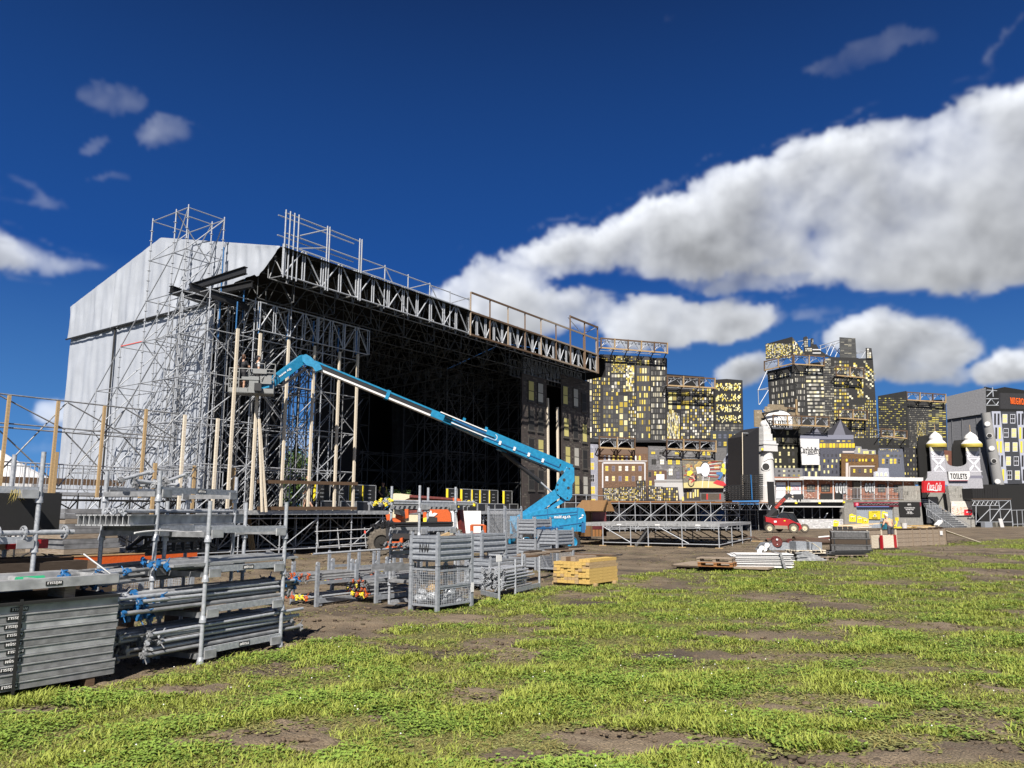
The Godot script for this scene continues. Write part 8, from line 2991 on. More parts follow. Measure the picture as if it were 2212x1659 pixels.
func slab_mesh(b: Board, x0: float, y0: float, x1: float, y1: float, depth: float) -> ArrayMesh:
	var m := MB.new()
	var o := on(b, x0, y0,0.02)
	var e := on(b, x1, y0,0.02)
	var h: float = on(b, x0, y1,0.02).y - o.y
	m.box((o+e)*0.5+UP*h*0.5+cn*depth*0.5,(e - o)*0.5, UP*h*0.5, cn*depth*0.5)
	return m.mesh()

func shield(t: Node3D, b: Board, x: float, y: float, r: float):
	var m := MB.new()
	shape(m,b,[[x - r*1.1,y+r*1.1],[x+r*1.0,y+r*1.2],[x+r*1.1,y - r*0.9],[x+r*0.4,y - r*1.0],[x - r*0.2,y - r*1.4],[x - r,y - r*1.1]],Color(0.70,0.58,0.02),0.02)
	shape(m,b,[[x - r*0.75,y],[x,y+r*0.8],[x+r*0.75,y],[x+r*0.75,y - r*0.75],[x - r*0.75,y - r*0.75]],Color(0.22,0.17,0.02),0.032)
	shape(m,b,[[x - r*0.66,y - r*0.02],[x,y+r*0.7],[x+r*0.66,y - r*0.02],[x+r*0.66,y - r*0.3],[x - r*0.66,y - r*0.3]],Color(0.68,0.56,0.04),0.044)
	shape(m,b,[[x - r*0.66,y - r*0.36],[x+r*0.66,y - r*0.36],[x+r*0.66,y - r*0.62],[x - r*0.66,y - r*0.62]],Color(0.66,0.64,0.5),0.044)
	shape(m,b,[[x - r*0.2,y+r*0.1],[x,y+r*0.3],[x+r*0.2,y+r*0.1],[x+r*0.2,y - r*0.15],[x - r*0.2,y - r*0.15]],Color(0.2,0.15,0.02),0.056)
	put(t,"yellow_sticker",m.mesh(), M.paint_plain)

func graffiti(t: Node3D, b: Board):
	var z := b.z
	for q in [[1430,1590,180,350],[1860,2010,180,330]]:
		var m := MB.new()
		var w: float = (q[1] - q[0])/3.0
		for k in 3:
			var x: float = q[0]+w*k
			var pts := [[x+4, q[3] - 20],[x+w*0.4, q[3]],[x+w*0.95, q[3] - 8+20*(k % 2)],[x+w, q[2]+40],[x+w*0.75, q[2]],[x+w*0.2, q[2]+8],[x - 4, q[2]+60]]
			shape(m,b,pts,Color(0.02,0.02,0.02),0.075+k*0.014)
			var inn := []
			var cx: float = x+w*0.5
			var cy: float = (q[2]+q[3])*0.5
			for p in pts:
				inn.append([cx+(p[0] - cx)*0.76, cy+(p[1] - cy)*0.86])
			shape(m,b,inn,Color(0.52,0.53,0.54),0.082+k*0.014)
			shape(m,b,[[cx - 4,cy+45],[cx+5,cy+45],[cx+6,cy - 30],[cx - 5,cy - 35]],Color(0.03,0.03,0.03),0.09+k*0.014)
		put(t,"graffiti",m.mesh(), M.paint_plain)

func stairs_and_toilets(g: RandomNumberGenerator, P0: Vector3):
	var z := ZR
	var b := Board.new()
	b.p = P0; b.n = cn; b.x = c1; b.z = z
	var wl := thing("concrete_wall","stained concrete coloured wall between the stairs and the toilet gate","wall","",P0)
	board(wl,z,P0+cn*1.5,cn,[[850,1240],[1160,1240],[1150,700],[845,780]],Color(0.28,0.275,0.25),"left_part",0.4)
	var w2 := board(wl,z,P0+cn*0.1,cn,[[1160,1265],[1465,1275],[1420,900],[1300,880],[1300,712],[1105,708],[1145,1000]],Color(0.33,0.325,0.30),"right_part",0.5)
	var m := MB.new()
	for q in [[1108,770,1298,773],[1112,832,1298,835],[1180,712,1182,870],[1240,712,1242,870]]:
		rect(m,w2,q[0],q[1],q[2],q[3],Color(0.17,0.165,0.15),0.008)
	for k in 22:
		var c := g.randf_range(0.16,0.34)
		var x := g.randf_range(1110,1280)
		var y := g.randf_range(715,860)
		rect(m,w2,x,y,x+g.randf_range(6,22),y+g.randf_range(10,50),Color(c,c*0.97,c*0.88),0.006)
	for k in 7:
		rect(m,w2,1245+k*26,1110,1250+k*26,1240,Color(0.24,0.235,0.22),0.008)
	put(wl,"concrete_stains",m.mesh(), M.paint_plain, true)
	var ps := board(wl,z,P0 - cn*0.1,cn,[[1150,1095],[1420,1092],[1418,906],[1146,908]],Color(0.7,0.66,0.6),"poster",0.06)
	m = MB.new()
	for k in 120:
		var x := g.randf_range(1152,1395)
		var y := g.randf_range(985,1082)
		rect(m,ps,x,y,x+g.randf_range(5,18),y+g.randf_range(3,8),[Color(0.5,0.3,0.12),Color(0.66,0.45,0.25),Color(0.35,0.12,0.07),Color(0.7,0.6,0.42),Color(0.4,0.08,0.06)][g.randi() % 5],0.010)
	rect(m,ps,1315,1016,1418,1090,Color(0.5,0.01,0.02),0.02)
	rect(m,ps,1345,1044,1372,1056,Color(0.7,0.7,0.7),0.03)
	rect(m,ps,1376,1044,1402,1056,Color(0.7,0.7,0.7),0.03)
	for q in [[1158,930,1182],[1158,950,1215],[1158,962,1205]]:
		rect(m,ps,q[0],q[1],q[2],q[1]+8,Color(0.8,0.8,0.8),0.03)
	put(wl,"poster_print",m.mesh(), M.paint_plain, true)
	var st := thing("staircase","steel staircase with silver mesh railings beside the bar","stairs","",P0)
	for k in 16:
		var f := k/15.0
		var y: float = lerpf(1285,890, f)
		var x0: float = lerpf(1010,755, f)
		var x1: float = lerpf(1430,860, f)
		var a := on(b, x0, y,2.2 - f*3.2)
		var e := on(b, x1, y,2.2 - f*3.2)
		e.y = a.y
		block(st,"tread",(a+e)*0.5,(e - a), UP*0.12, cn*0.36, M.alu)
		block(st,"dark_gap",(a+e)*0.5 - UP*0.16+cn*0.1,(e - a), UP*0.2, cn*0.1, M.black)  # black block standing in for the dark gap below each tread
	for q in [[820,1000,1215,1290,2.4],[855,890,1420,1265,0.9]]:
		var a := on(b, q[0], q[1], q[4]*0.2)
		var e := on(b, q[2], q[3] - 20, q[4])
		tube(st,"handrail",a, e,0.045, M.galv)
		tube(st,"lower_rail",a - UP*1.0, e - UP*0.6,0.04, M.galv)
		for k in 15:
			var p := a.lerp(e, k/14.0)
			var l := (a - UP*1.0).lerp(e - UP*0.6, k/14.0)
			tube(st,"baluster",p, l,0.05 if k % 7 == 0 else 0.02, M.galv)
	var mm := MB.new()
	for k in 14:
		var y := 960.0+k*17
		var x0 := 828.0+maxf(0.0,(y - 1000)*1.1)
		mm.beam(on(b, x0 - 4, y,0.6), on(b,1020, y,0.6),0.03,0.03)
	for k in 13:
		var x := 832.0+k*15
		mm.beam(on(b, x,960.0+maxf(0.0,(x - 990)*0.9),0.6), on(b, x,1195,0.6),0.02,0.02)
	put(st,"mesh_panel",mm.mesh(), M.galv, true)
	plank(st,"yellow_edge",on(b,852,892,-1.0), on(b,1140,1085,-1.0),0.12,0.24, M.wood, cn)
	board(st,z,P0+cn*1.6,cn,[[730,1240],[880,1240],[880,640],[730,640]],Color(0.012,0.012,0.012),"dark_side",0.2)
	var cs := thing("drink_sign","red rectangular drink sign with white script standing off the wall","sign","",P0)
	var cb := board(cs,z,P0 - cn*0.7,cn,[[788,793],[1065,795],[1065,642],[790,640]],Color(0.52,0.004,0.014),"red_board",0.35)
	script_logo(cs, cb)
	lettering(cs,"script_lettering","Coca-Cola",on(cb,928,718,0.04), c1, UP,1.15, M.white, true,2.75, true,0.3)
	tube(cs,"bracket",on(cb,820,770,-0.3), on(cb,860,800,-2.2),0.07, M.black_steel)
	tube(cs,"bracket",on(cb,1030,770,-0.3), on(cb,1090,740,-2.2),0.07, M.black_steel)
	board(cs,z,P0+cn*0.6,cn,[[735,790],[800,790],[800,640],[735,650]],Color(0.01,0.01,0.01),"dark_back",0.2)
	var tg := thing("toilet_gate","painted bridge gate with two domed towers and a toilets sign","gate","",P0)
	var pg := P0+cn*2.0
	var grey := Color(0.42,0.42,0.46)
	for q in [[0.0,0.0],[478.0,4.0]]:
		var tb := board(tg, z, pg, cn,[[905+q[0]*0.97,640],[1102+q[0]*0.94,645],[1085+q[0]*0.94,510],[1045+q[0]*0.96,200+q[1]*3],[872+q[0]*0.99,198+q[1]*3]], grey,"tower",0.15)
		m = MB.new()
		var ox: float = q[0]*0.965
		for l in [[905,350,1055,505,14],[1050,350,925,505,14],[890,260,940,320,9],[1040,260,1000,320,9],[940,320,890,322,5]]:
			var pa := on(tb, l[0]+ox, l[1],0.03)
			var pb := on(tb, l[2]+ox, l[3],0.03)
			m.col = Color(0.62,0.63,0.68)
			m.beam(pa, pb,0.34,0.03, UP.cross(cn) if absf(l[2] - l[0]) < 1 else cn)
		m.col = Color(0.62,0.63,0.68)
		for l in [[892,325,1062,334],[894,345,1064,354],[925,512,1090,520]]:
			rect(m,tb,l[0]+ox,l[1],l[2]+ox,l[3],Color(0.64,0.65,0.7),0.02)
		rect(m,tb,878+ox,205,1040+ox,255,Color(0.55,0.53,0.42),0.02)
		rect(m,tb,930+ox,572,1100+ox,608,Color(0.16,0.16,0.2),0.02)
		put(tg,"painted_struts",m.mesh(), M.paint_plain, true)
		var dome := MB.new()
		var base: Vector3 = on(tb,952+ox,196,-0.2)
		var r: float = (on(tb,1045+ox,200) - on(tb,860+ox,200)).length()*0.5
		dome.lathe(base, UP,[[r*0.92,-0.1],[r*0.96,0.2],[r*0.94,0.42]],20)
		put(tg,"dome_rim",dome.mesh(), M.dome_gold)
		var d2 := MB.new()
		d2.lathe(base, UP,[[r*0.93,0.4],[r*0.82,0.65],[r*0.62,0.95],[r*0.62,1.3],[r*0.48,1.7],[r*0.2,2.05],[0.0,2.3]],20)
		put(tg,"dome",d2.mesh(), M.white)
		tube(tg,"spike",base+UP*2.0, base+UP*3.3,0.05, M.wood)
		board(tg,z,pg+cn*1.2,cn,[[742+q[0]*0.9,635],[900+q[0]*0.93,500+q[1]*8],[900+q[0]*0.93,150],[935+q[0]*0.93,30+q[1]*17],[730+q[0]*0.98,60+q[1]*13],[710+q[0]*0.95,150+q[1]*14]],Color(0.01,0.01,0.011),"black_backing",0.2)
	var arch := [[842,520],[905,515],[1100,560],[1105,640],[1105,700],[815,640],[840,600]]
	board(tg, z, pg - cn*0.1, cn, arch, grey,"left_wing",0.12)
	var sus := [[1085,520],[1390,520],[1350,300]]
	for k in 9:
		var a := PI*k/8.0
		sus.append([1225+cos(a)*130,400+sin(a)*55])
	sus.append([1070,330])
	board(tg,z,pg - cn*0.05,cn,sus,Color(0.36,0.36,0.39),"suspension_curve",0.1)
	var bl := board(tg,z,pg - cn*0.2,cn,[[1105,740],[1565,740],[1550,620],[1108,620]],Color(0.40,0.40,0.44),"lower_band",0.15)
	var sb := board(tg,z,pg - cn*0.5,cn,[[1125,635],[1370,640],[1375,592],[1392,592],[1388,516],[1115,522]],Color(0.75,0.75,0.75),"white_sign",0.15)
	m = MB.new()
	rect(m,sb,1125,634,1368,642,Color(0.25,0.02,0.05),0.01)
	put(tg,"sign_edge",m.mesh(), M.paint_plain)
	lettering(tg,"sign_lettering","TOILETS",on(sb,1245,580,0.04), c1, UP,0.78, M.black, false,3.4)
	var bs := board(tg,z,pg+cn*1.4,cn,[[1055,440],[1165,450],[1160,250],[1050,240]],Color(0.16,0.06,0.04),"brick_strip",0.1)
	cross_window(bs,1075,305,1105,380,Color(0.5,0.42,0.2),Color(0.3,0.2,0.14))
	var wn := board(wl,z,P0 - cn*0.05,cn,[[1310,860],[1390,865],[1385,735],[1302,730]],Color(0.42,0.44,0.48),"window_frame",0.1)
	m = MB.new()
	rect(m,wn,1318,745,1376,850,Color(0.14,0.15,0.18),0.02)
	put(wl,"window_pane",m.mesh(), M.paint_plain)
	var pq := P0 - cn*1.5
	for k in 2:
		var bb := Board.new()
		bb.p = pq; bb.n = cn; bb.z = z
		var x := 1428.0+k*165
		var o := on(bb, x,870)
		var e := on(bb, x+158,870)
		var h: float = on(bb, x,740).y - o.y
		var mb := MB.new()
		mb.box((o+e)*0.5+UP*h*0.5+cn*0.8,(e - o)*0.5, UP*h*0.5, cn*0.8)
		for q in 6:
			mb.tube(o.lerp(e, q/5.0) - cn*0.02, o.lerp(e,(q+0.4)/5.0)+UP*h - cn*0.02,0.06,5)
		tag(put(self,"covered_box",mb.mesh(), M.black_cloth),"box under black cloth on the right hand scaffold, %s one" % ["left","right"][k],"box")
	var ss := thing("side_scaffold","open silver scaffold with lattice beam at the right edge","scaffold","",P0)
	var sbz := Board.new()
	sbz.p = pq; sbz.n = cn; sbz.x = c1; sbz.z = z
	for q in [[1420,885,1920,885],[1420,905,1920,900],[1420,965,1780,965],[1460,1180,1950,1180],[1470,1190,1640,1020],[1650,965,1655,1180],[1765,900,1800,1180],[1915,885,1955,1225],[1655,1180,1780,1010],[1800,1180,1925,1010],[1780,1010,1915,890],[1640,1015,1930,1015],[1470,1215,1470,965]]:
		tube(ss,"tube",on(sbz, q[0], q[1]), on(sbz, q[2], q[3]),0.055, M.galv)
	for k in 6:
		tube(ss,"lattice_brace",on(sbz,1425+k*58,962), on(sbz,1454+k*58,905),0.04, M.galv)
		tube(ss,"lattice_brace",on(sbz,1454+k*58,905), on(sbz,1483+k*58,962),0.04, M.galv)
	plank(ss,"deck",on(sbz,1420,880), on(sbz,1920,880),0.3,0.08, M.wood_brown)
	for q in [1935,2000,2070,2120]:
		tube(ss,"rail_post",on(sbz, q+15,1245), on(sbz, q,1025),0.05, M.galv)
	tube(ss,"rail",on(sbz,1930,1027), on(sbz,2130,1022),0.045, M.galv)
	tube(ss,"rail",on(sbz,1945,1210), on(sbz,2130,1205),0.045, M.galv)
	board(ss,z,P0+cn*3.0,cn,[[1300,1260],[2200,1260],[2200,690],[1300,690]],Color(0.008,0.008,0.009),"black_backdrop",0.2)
	tag(block(self,"white_board",on(sbz,1800,1195,1.0), c1*0.75, UP*1.25+c1*-0.3, cn*0.06+UP*0.02, M.concrete_white),"dirty white board leaning against the right scaffold","board")
	tag(block(self,"grey_bin",on(sbz,1610,1215,0.8), c1*1.5, UP*0.8, cn*0.6, M.steel_sheet),"low grey container at the foot of the right scaffold","container")
	tag(block(self,"grey_sack",on(sbz,1725,1215,0.9), c1*0.5, UP*0.7, cn*0.4, M.concrete),"small grey sack beside the low container","sack")
	var cp := at(1700,1000,104)
	var bs2 := thing("beer_sign","tall white beer board with dark lettering on the castle front","sign","",cp)
	var cbd := board(bs2,ZB,cp - cn*1.0,cn,[[548,487],[692,486],[688,272],[532,268]],Color(0.76,0.76,0.76),"white_board",0.12)
	lettering(bs2,"lettering","Carlsberg",on(cbd,616,373,0.05), c1, UP,1.15, M.black_plastic, true,3.5)
	m = MB.new()
	shape(m,cbd,[[582,408],[600,396],[630,399],[672,393],[632,404],[604,402]],Color(0.02,0.025,0.05),0.03)
	shape(m,cbd,[[652,358],[662,358],[666,342],[648,342]],Color(0.02,0.025,0.05),0.03)
	put(bs2,"swash",m.mesh(), M.paint_plain)

func script_logo(t: Node3D, b: Board):
	var m := MB.new()
	m.col = Color(0.78,0.78,0.78)
	for k in 9:
		var p := Vector2(858+k*12,764+6*sin(k*0.6+3.2))
		var q := Vector2(858+(k+1)*12,764+6*sin((k+1)*0.6+3.2))
		m.beam(on(b, p.x, p.y,0.03), on(b, q.x, q.y,0.03),0.03,0.11, UP)
	put(t,"underline",m.mesh(), M.paint_plain)

# ---------- people: one smooth surface over a skeleton of tapered bones
func body_mesh(bones: Array, cell: float) -> ArrayMesh:
	var lo := Vector3.ONE*1e9
	var hi := Vector3.ONE*-1e9
	for q in bones:
		lo = lo.min(q[0] - Vector3.ONE*(q[1]+0.06)).min(q[2] - Vector3.ONE*(q[3]+0.06))
		hi = hi.max(q[0]+Vector3.ONE*(q[1]+0.06)).max(q[2]+Vector3.ONE*(q[3]+0.06))
	var n := Vector3i(((hi - lo)/cell).ceil())+Vector3i.ONE
	var f := PackedFloat32Array()
	f.resize(n.x*n.y*n.z)
	f.fill(0.2)
	var k := 0.028
	for q in bones:
		var a: Vector3 = q[0]
		var b: Vector3 = q[2]
		var ra: float = q[1]
		var rb: float = q[3]
		var m := maxf(ra, rb)+0.07
		var i0 := Vector3i((a.min(b) - Vector3.ONE*m - lo)/cell).clamp(Vector3i.ZERO, n - Vector3i.ONE)
		var i1 := Vector3i((a.max(b)+Vector3.ONE*m - lo)/cell).clamp(Vector3i.ZERO, n - Vector3i.ONE)
		var d := b - a
		var l2 := maxf(d.length_squared(),1e-8)
		for z in range(i0.z, i1.z+1):
			for y in range(i0.y, i1.y+1):
				for x in range(i0.x, i1.x+1):
					var p := lo+Vector3(x,y,z)*cell
					var t := clampf((p - a).dot(d)/l2,0.0,1.0)
					var dist := (p - a - d*t).length() - lerpf(ra, rb, t)
					var i := (z*n.y+y)*n.x+x
					var o := f[i]
					var h := maxf(k - absf(o - dist),0.0)/k
					f[i] = minf(o, dist) - h*h*k*0.25
	var idx := {}
	var mb := MB.new()
	var corner := [Vector3i(0,0,0), Vector3i(1,0,0), Vector3i(0,1,0), Vector3i(1,1,0), Vector3i(0,0,1), Vector3i(1,0,1), Vector3i(0,1,1), Vector3i(1,1,1)]
	var edges := [[0,1],[2,3],[4,5],[6,7],[0,2],[1,3],[4,6],[5,7],[0,4],[1,5],[2,6],[3,7]]
	for z in n.z - 1:
		for y in n.y - 1:
			for x in n.x - 1:
				var vals := []
				var neg := 0
				for c in corner:
					var v := f[((z+c.z)*n.y+y+c.y)*n.x+x+c.x]
					vals.append(v)
					if v < 0: neg += 1
				if neg == 0 or neg == 8:
					continue
				var s := Vector3.ZERO
				var cnt := 0
				for e in edges:
					var v0: float = vals[e[0]]
					var v1: float = vals[e[1]]
					if (v0 < 0) != (v1 < 0):
						s += Vector3(corner[e[0]]).lerp(Vector3(corner[e[1]]),v0/(v0 - v1))
						cnt += 1
				var p := lo+(Vector3(x,y,z)+s/cnt)*cell
				var g := Vector3(vals[1]+vals[3]+vals[5]+vals[7] - vals[0] - vals[2] - vals[4] - vals[6],vals[2]+vals[3]+vals[6]+vals[7] - vals[0] - vals[1] - vals[4] - vals[5],vals[4]+vals[5]+vals[6]+vals[7] - vals[0] - vals[1] - vals[2] - vals[3])
				var best := 1e9
				var col := Color.WHITE
				for q in bones:
					var d: Vector3 = q[2] - q[0]
					var t := clampf((p - q[0]).dot(d)/maxf(d.length_squared(),1e-8),0,1)
					var dist: float = (p - q[0] - d*t).length() - lerpf(q[1], q[3], t)
					if dist < best:
						best = dist
						col = q[4]
				idx[(z*n.y+y)*n.x+x] = mb.v.size()
				mb.v.append(p); mb.n.append(g.normalized()); mb.c.append(col); mb.t.append(Vector2.ZERO)
	for key in idx:
		var x: int = key % n.x
		var y: int = (key/n.x) % n.y
		var z: int = key/(n.x*n.y)
		var s0 := f[key] < 0
		for ax in 3:
			var d: int = [1, n.x, n.x*n.y][ax]
			var u: int = [n.x, n.x*n.y,1][ax]
			var w: int = [n.x*n.y,1, n.x][ax]
			var s1 := f[key+d] < 0
			if s0 == s1 or not (idx.has(key - u) and idx.has(key - w) and idx.has(key - u - w)):
				continue
			var q := [idx[key], idx[key - u], idx[key - u - w], idx[key - w]]
			if s0:
				mb.ix.append_array(PackedInt32Array([q[0], q[2], q[1], q[0], q[3], q[2]]))
			else:
				mb.ix.append_array(PackedInt32Array([q[0], q[1], q[2], q[0], q[2], q[3]]))
	return mb.mesh()

func person(label: String, foot: Vector3, yaw: float, pose: Dictionary, col: Dictionary, cap := false):
	var t := thing("person",label,"person","",foot)
	t.rotation.y = yaw
	var J := {
		"pelvis": Vector3(0,0.95,0),"chest": Vector3(0,1.28,0),"neck": Vector3(0,1.48,0),"head": Vector3(0,1.66,0.02),
		"sl": Vector3(0.19,1.42,0),"sr": Vector3(-0.19,1.42,0),"el": Vector3(0.24,1.14,-0.02),"er": Vector3(-0.24,1.14,-0.02),"wl": Vector3(0.26,0.9,0.06),"wr": Vector3(-0.26,0.9,0.06),
		"hl": Vector3(0.1,0.92,0),"hr": Vector3(-0.1,0.92,0),"kl": Vector3(0.11,0.5,0.02),"kr": Vector3(-0.11,0.5,0.02),"al": Vector3(0.11,0.09,0),"ar": Vector3(-0.11,0.09,0),
	}
	for key in pose:
		J[key] = pose[key]
	var skin: Color = col.skin
	var shirt: Color = col.shirt
	var short: Color = col.shorts
	var shoe: Color = col.shoes
	var sleeve: Color = col.get("sleeve",shirt)
	var b := []
	b.append([J.pelvis+Vector3(0.07,0,0),0.12,J.pelvis - Vector3(0.07,0,0),0.12,short])
	b.append([J.pelvis+Vector3(0,0.08,0),0.125,J.chest,0.14,shirt])
	b.append([J.chest+Vector3(0.07,0.02,0),0.125,J.chest - Vector3(0.07,-0.02,0),0.125,shirt])
	b.append([J.chest.lerp(J.neck,0.4)+(J.sl - J.sr)*0.3,0.095, J.chest.lerp(J.neck,0.4) - (J.sl - J.sr)*0.3,0.095, shirt])
	b.append([J.neck - Vector3(0,0.04,0),0.06,J.head - Vector3(0,0.09,0),0.055,skin])
	for s in ["l","r"]:
		var sh: Vector3 = J["s"+s]
		var e: Vector3 = J["e"+s]
		var w: Vector3 = J["w"+s]
		b.append([sh,0.066, sh.lerp(e,0.55),0.056, sleeve])
		b.append([sh.lerp(e,0.5),0.049, e,0.042, skin])
		b.append([e,0.042, w,0.03, skin])
		var h: Vector3 = J["h"+s]
		var k: Vector3 = J["k"+s]
		var a: Vector3 = J["a"+s]
		b.append([h,0.095, h.lerp(k,0.75),0.082, short])
		b.append([h.lerp(k,0.7),0.066, k,0.058, skin])
		b.append([k,0.057, k.lerp(a,0.4),0.054, skin])
		b.append([k.lerp(a,0.4),0.054, a,0.036, col.get("shin",skin)])
		b.append([a+Vector3(0,-0.03,-0.04),0.045,a+Vector3(0,-0.05,0.15),0.036,shoe])
	var o := MeshInstance3D.new()
	o.name = "body"
	o.mesh = body_mesh(b,0.020)
	o.material_override = M.body
	t.add_child(o, true)
	var hd: Vector3 = J.head
	var fwd: Vector3 = pose.get("look",Vector3(0,0,1))
	fwd = fwd.normalized()
	var sd := UP.cross(fwd).normalized()
	var hb := [
		[hd+UP*0.03 - fwd*0.015,0.088, hd+UP*0.02+fwd*0.02,0.082, skin],
		[hd - UP*0.05+fwd*0.03,0.062, hd - UP*0.085+fwd*0.06,0.036, skin],
		[hd+fwd*0.095+UP*0.0,0.012, hd+fwd*0.112 - UP*0.03,0.016, skin],
		[hd+sd*0.083 - UP*0.005,0.014, hd+sd*0.086 - UP*0.04,0.011, skin],[hd - sd*0.083 - UP*0.005,0.014, hd - sd*0.086 - UP*0.04,0.011, skin],
		[hd+fwd*0.092 - UP*0.062+sd*0.018,0.008,hd+fwd*0.092 - UP*0.062 - sd*0.018,0.008,Color(0.35,0.12,0.1)],
		[hd+fwd*0.094+sd*0.032,0.011,hd+fwd*0.095+sd*0.034,0.011,Color(0.04,0.03,0.03)],[hd+fwd*0.094 - sd*0.032,0.011,hd+fwd*0.095 - sd*0.034,0.011,Color(0.04,0.03,0.03)],
	]
	var hm := MeshInstance3D.new()
	hm.name = "head"
	hm.mesh = body_mesh(hb,0.010)
	hm.material_override = M.body
	t.add_child(hm, true)
	var hair := [[hd+UP*0.055 - fwd*0.03,0.088, hd+UP*0.065+fwd*0.025,0.076, col.hair],[hd - fwd*0.05,0.07, hd - UP*0.05 - fwd*0.05,0.05, col.hair]]
	if cap:
		hair.append([hd+UP*0.05+fwd*0.09+sd*0.03,0.014, hd+UP*0.04+fwd*0.16+sd*0.02,0.010, col.hair])
		hair.append([hd+UP*0.05+fwd*0.09 - sd*0.03,0.014, hd+UP*0.04+fwd*0.16 - sd*0.02,0.010, col.hair])
		hair.append([hd+UP*0.05+fwd*0.09,0.016, hd+UP*0.04+fwd*0.17,0.012, col.hair])
	var am := MeshInstance3D.new()
	am.name = "cap" if cap else "hair"
	am.mesh = body_mesh(hair,0.012)
	am.material_override = M.body
	t.add_child(am, true)
	for s in ["l","r"]:
		var w: Vector3 = J["w"+s]
		var e: Vector3 = J["e"+s]
		var d := (w - e).normalized()
		var x := d.cross(Vector3(0,0,1) if absf(d.z) < 0.9 else UP).normalized()
		var y := x.cross(d).normalized()
		var hl := [[w,0.028, w+d*0.07,0.032, skin]]
		for q in 4:
			var p := w+d*0.08+x*(-0.03+0.02*q)
			var l: float = [0.032,0.04,0.038,0.028][q]
			hl.append([p,0.0095, p+d*l+y*0.008,0.0088, skin])
			hl.append([p+d*l+y*0.008,0.0088, p+d*l*1.5+y*0.032,0.0075, skin])
		hl.append([w+d*0.03 - x*0.03,0.012, w+d*0.06 - x*0.052+y*0.012,0.010, skin])
		hl.append([w+d*0.06 - x*0.052+y*0.012,0.010, w+d*0.085 - x*0.05+y*0.028,0.009, skin])
		var h := MeshInstance3D.new()
		h.name = numbered("hand",t)
		h.mesh = body_mesh(hl,0.009)
		h.material_override = M.body
		t.add_child(h, true)

func make_people():
	var skin := Color(0.42,0.25,0.17)
	var black := Color(0.014,0.014,0.016)
	var bk: Array = get_meta("basket")
	remove_meta("basket")
	var b0: Vector3 = bk[0]
	var bx: Vector3 = bk[1]
	var bz: Vector3 = bk[2]
	var wd: float = bk[3]
	person("person in black shirt and shorts in the lift basket, arm reaching left",b0+bx*wd*0.27+bz*0.45+UP*0.05, PI*0.85, {"wl": Vector3(0.28,1.22,0.34),"el": Vector3(0.36,1.26,0.1),"wr": Vector3(-0.02,1.2,0.42),"er": Vector3(-0.26,1.2,0.14),"look": Vector3(0.4,-0.1,1)}, {"skin": skin,"shirt": black,"shorts": black,"shoes": black,"hair": Color(0.09,0.045,0.025)})
	person("dark haired person behind the controls of the lift basket",b0+bx*wd*0.60+bz*0.5+UP*0.03, PI*0.7, {"wl": Vector3(0.12,1.1,0.3),"el": Vector3(0.3,1.14,0.1),"look": Vector3(0.2,-0.3,1)}, {"skin": skin,"shirt": black,"shorts": black,"shoes": black,"hair": black,"sleeve": Color(0.4,0.4,0.4)})
	var p: Vector3 = hit(664,1107, S(0,0,0.5), ew)
	p.y = 2.1
	person("person in dark shirt, beige shorts and cap walking on the stage deck",p,-PI*0.5+0.35, {"kl": Vector3(0.1,0.5,0.16),"al": Vector3(0.11,0.1,0.22),"kr": Vector3(-0.11,0.52,-0.02),"ar": Vector3(-0.11,0.13,-0.3),"wl": Vector3(0.26,0.92,0.16),"wr": Vector3(-0.27,0.92,-0.08)}, {"skin": skin,"shirt": Color(0.035,0.038,0.045),"shorts": Color(0.36,0.32,0.26),"shoes": Color(0.03,0.03,0.03),"hair": black}, true)
	var q: Vector3 = hit(826,1100, S(0,0,3.5), ew)
	q.y = 2.1
	person("person in black with yellow harness straps beside the bright opening",q,0.6, {"wl": Vector3(0.2,1.0,0.2),"wr": Vector3(-0.2,1.0,0.2)}, {"skin": skin,"shirt": black,"shorts": black,"shoes": black,"hair": black,"sleeve": Color(0.5,0.42,0.05)},true)
	var c: Vector3 = zg(ZR,345,1480)
	c = at(1922.5,1130,44.6)
	c.y = 0.25
	person("bare chested person in white cap bending over the workbench, back turned",c, PI+0.25, {"chest": Vector3(0,1.22,0.1),"neck": Vector3(0,1.40,0.18),"head": Vector3(0,1.55,0.26),"sl": Vector3(0.2,1.34,0.14),"sr": Vector3(-0.2,1.34,0.14),"el": Vector3(0.32,1.1,0.16),"er": Vector3(-0.32,1.1,0.16),"wl": Vector3(0.26,0.92,0.36),"wr": Vector3(-0.28,0.88,0.3),"look": Vector3(0,-0.5,1)}, {"skin": skin*1.15,"shirt": skin*1.15,"shorts": Color(0.05,0.05,0.06),"shoes": black,"hair": Color(0.6,0.58,0.55)},true)

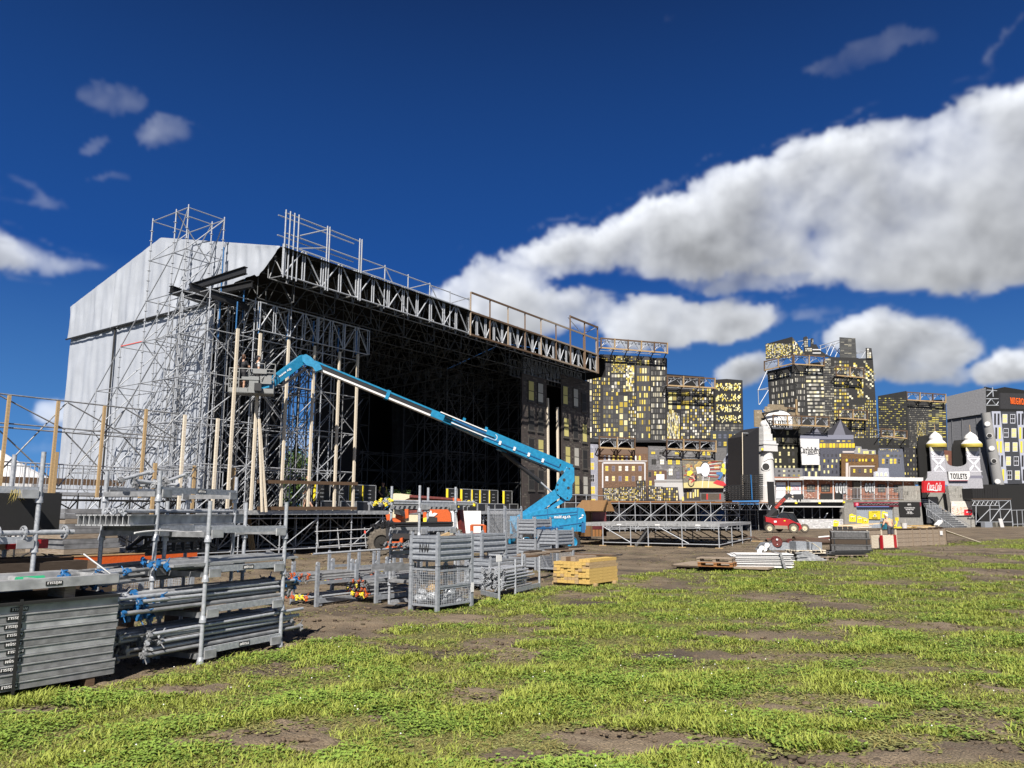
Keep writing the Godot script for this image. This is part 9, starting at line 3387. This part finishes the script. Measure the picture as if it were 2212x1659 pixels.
# ---------- trees beyond the stage
func tree(p: Vector3, h: float, r: float, sd: int, label: String, dark := 1.0):
	var g := RandomNumberGenerator.new()
	g.seed = sd
	var t := thing("tree",label,"tree","trees beyond the stage",p)
	var m := MB.new()
	m.tube(p, p+UP*h*0.45,0.3,8,0.2)
	for k in 9:
		var a := g.randf()*TAU
		m.tube(p+UP*h*g.randf_range(0.25,0.6),p+UP*h*g.randf_range(0.55,0.9)+Vector3(cos(a),0,sin(a))*r*g.randf_range(0.3,0.8),0.1,6,0.03)
	put(t,"trunk",m.mesh(), M.wood_dark)
	var c := MB.new()
	var puffs := []
	for k in 16:
		var a := g.randf()*TAU
		var y := g.randf_range(0.3,0.92)
		puffs.append([p+UP*h*y+Vector3(cos(a),0,sin(a))*r*g.randf_range(0.2,0.8)*sin(PI*clampf(y,0.1,0.95)),r*g.randf_range(0.25,0.45)])
	for k in 5200:
		var q: Array = puffs[g.randi() % puffs.size()]
		var d := Vector3(g.randfn(),g.randfn(),g.randfn()).normalized()
		var o: Vector3 = q[0]+d*q[1]*pow(g.randf(),0.4)
		var s := g.randf_range(0.09,0.2)
		var x := Vector3(g.randfn(),g.randfn(),g.randfn()).normalized()
		var y := x.cross(d).normalized()
		var f := g.randf_range(0.6,1.3)*dark
		c.col = Color(0.055*f,0.10*f,0.02*f)
		c.quad(o - x*s, o - y*s*0.6, o+x*s, o+y*s*0.6)
	put(t,"crown",c.mesh(), M.foliage, true)

func make_far():
	var l := [[632,88.0,9.5,4.4],[662,92.0,9.0,4.2],[610,96.0,8.0,4.0],[845,96.0,7.6,3.6],[868,120.0,6.6,3.4],[888,140.0,6.8,3.4],[1196,110.0,9.5,4.0],[1214,115.0,8.5,4.0]]
	for i in l.size():
		var p := at(l[i][0],1108, l[i][1])
		p.y = 0
		tree(p, l[i][2], l[i][3],400+i,["tall green tree seen through the left stage opening","bushy green tree right of it in the left stage opening","dark tree at the left edge of the left stage opening","round green tree in the middle stage opening","small tree beside the round one in the middle opening","pale far tree at the right of the middle opening","tree behind the gap between the brick panels","further tree behind the gap between the brick panels"][i],1.0 if i != 5 else 1.4)
	var c := at(-20,1108,62.0)
	c.y = 0
	var mq := thing("marquee","white marquee roof beyond the side platform at the left edge","tent","",c)
	var m := MB.new()
	var n := 12
	for k in n:
		var a0 := TAU*k/n
		var a1 := TAU*(k+1)/n
		for q in 6:
			var f0 := q/6.0
			var f1 := (q+1)/6.0
			var r0 := 5.4*(1.0 - f0)
			var r1 := 5.4*(1.0 - f1)
			var y0 := 4.2+2.9*pow(f0,1.25)
			var y1 := 4.2+2.9*pow(f1,1.25)
			var A := c+Vector3(cos(a0)*r0,y0,sin(a0)*r0)
			var B := c+Vector3(cos(a1)*r0,y0,sin(a1)*r0)
			var C := c+Vector3(cos(a1)*r1,y1,sin(a1)*r1)
			var D := c+Vector3(cos(a0)*r1,y1,sin(a0)*r1)
			m.quad(D, C, B, A)
		m.quad(c+Vector3(cos(a0)*5.4,0,sin(a0)*5.4),c+Vector3(cos(a0)*5.4,4.2,sin(a0)*5.4),c+Vector3(cos(a1)*5.4,4.2,sin(a1)*5.4),c+Vector3(cos(a1)*5.4,0,sin(a1)*5.4))
	put(mq,"canvas",m.mesh(), M.white)

func _ready():
	rng.seed = 1234
	make_world()
	make_materials()
	make_units()
	make_ground()
	make_stage()
	make_walkway()
	make_city()
	make_far()
	make_near()
	make_mid()
	make_right()
	make_people()
	make_grass()
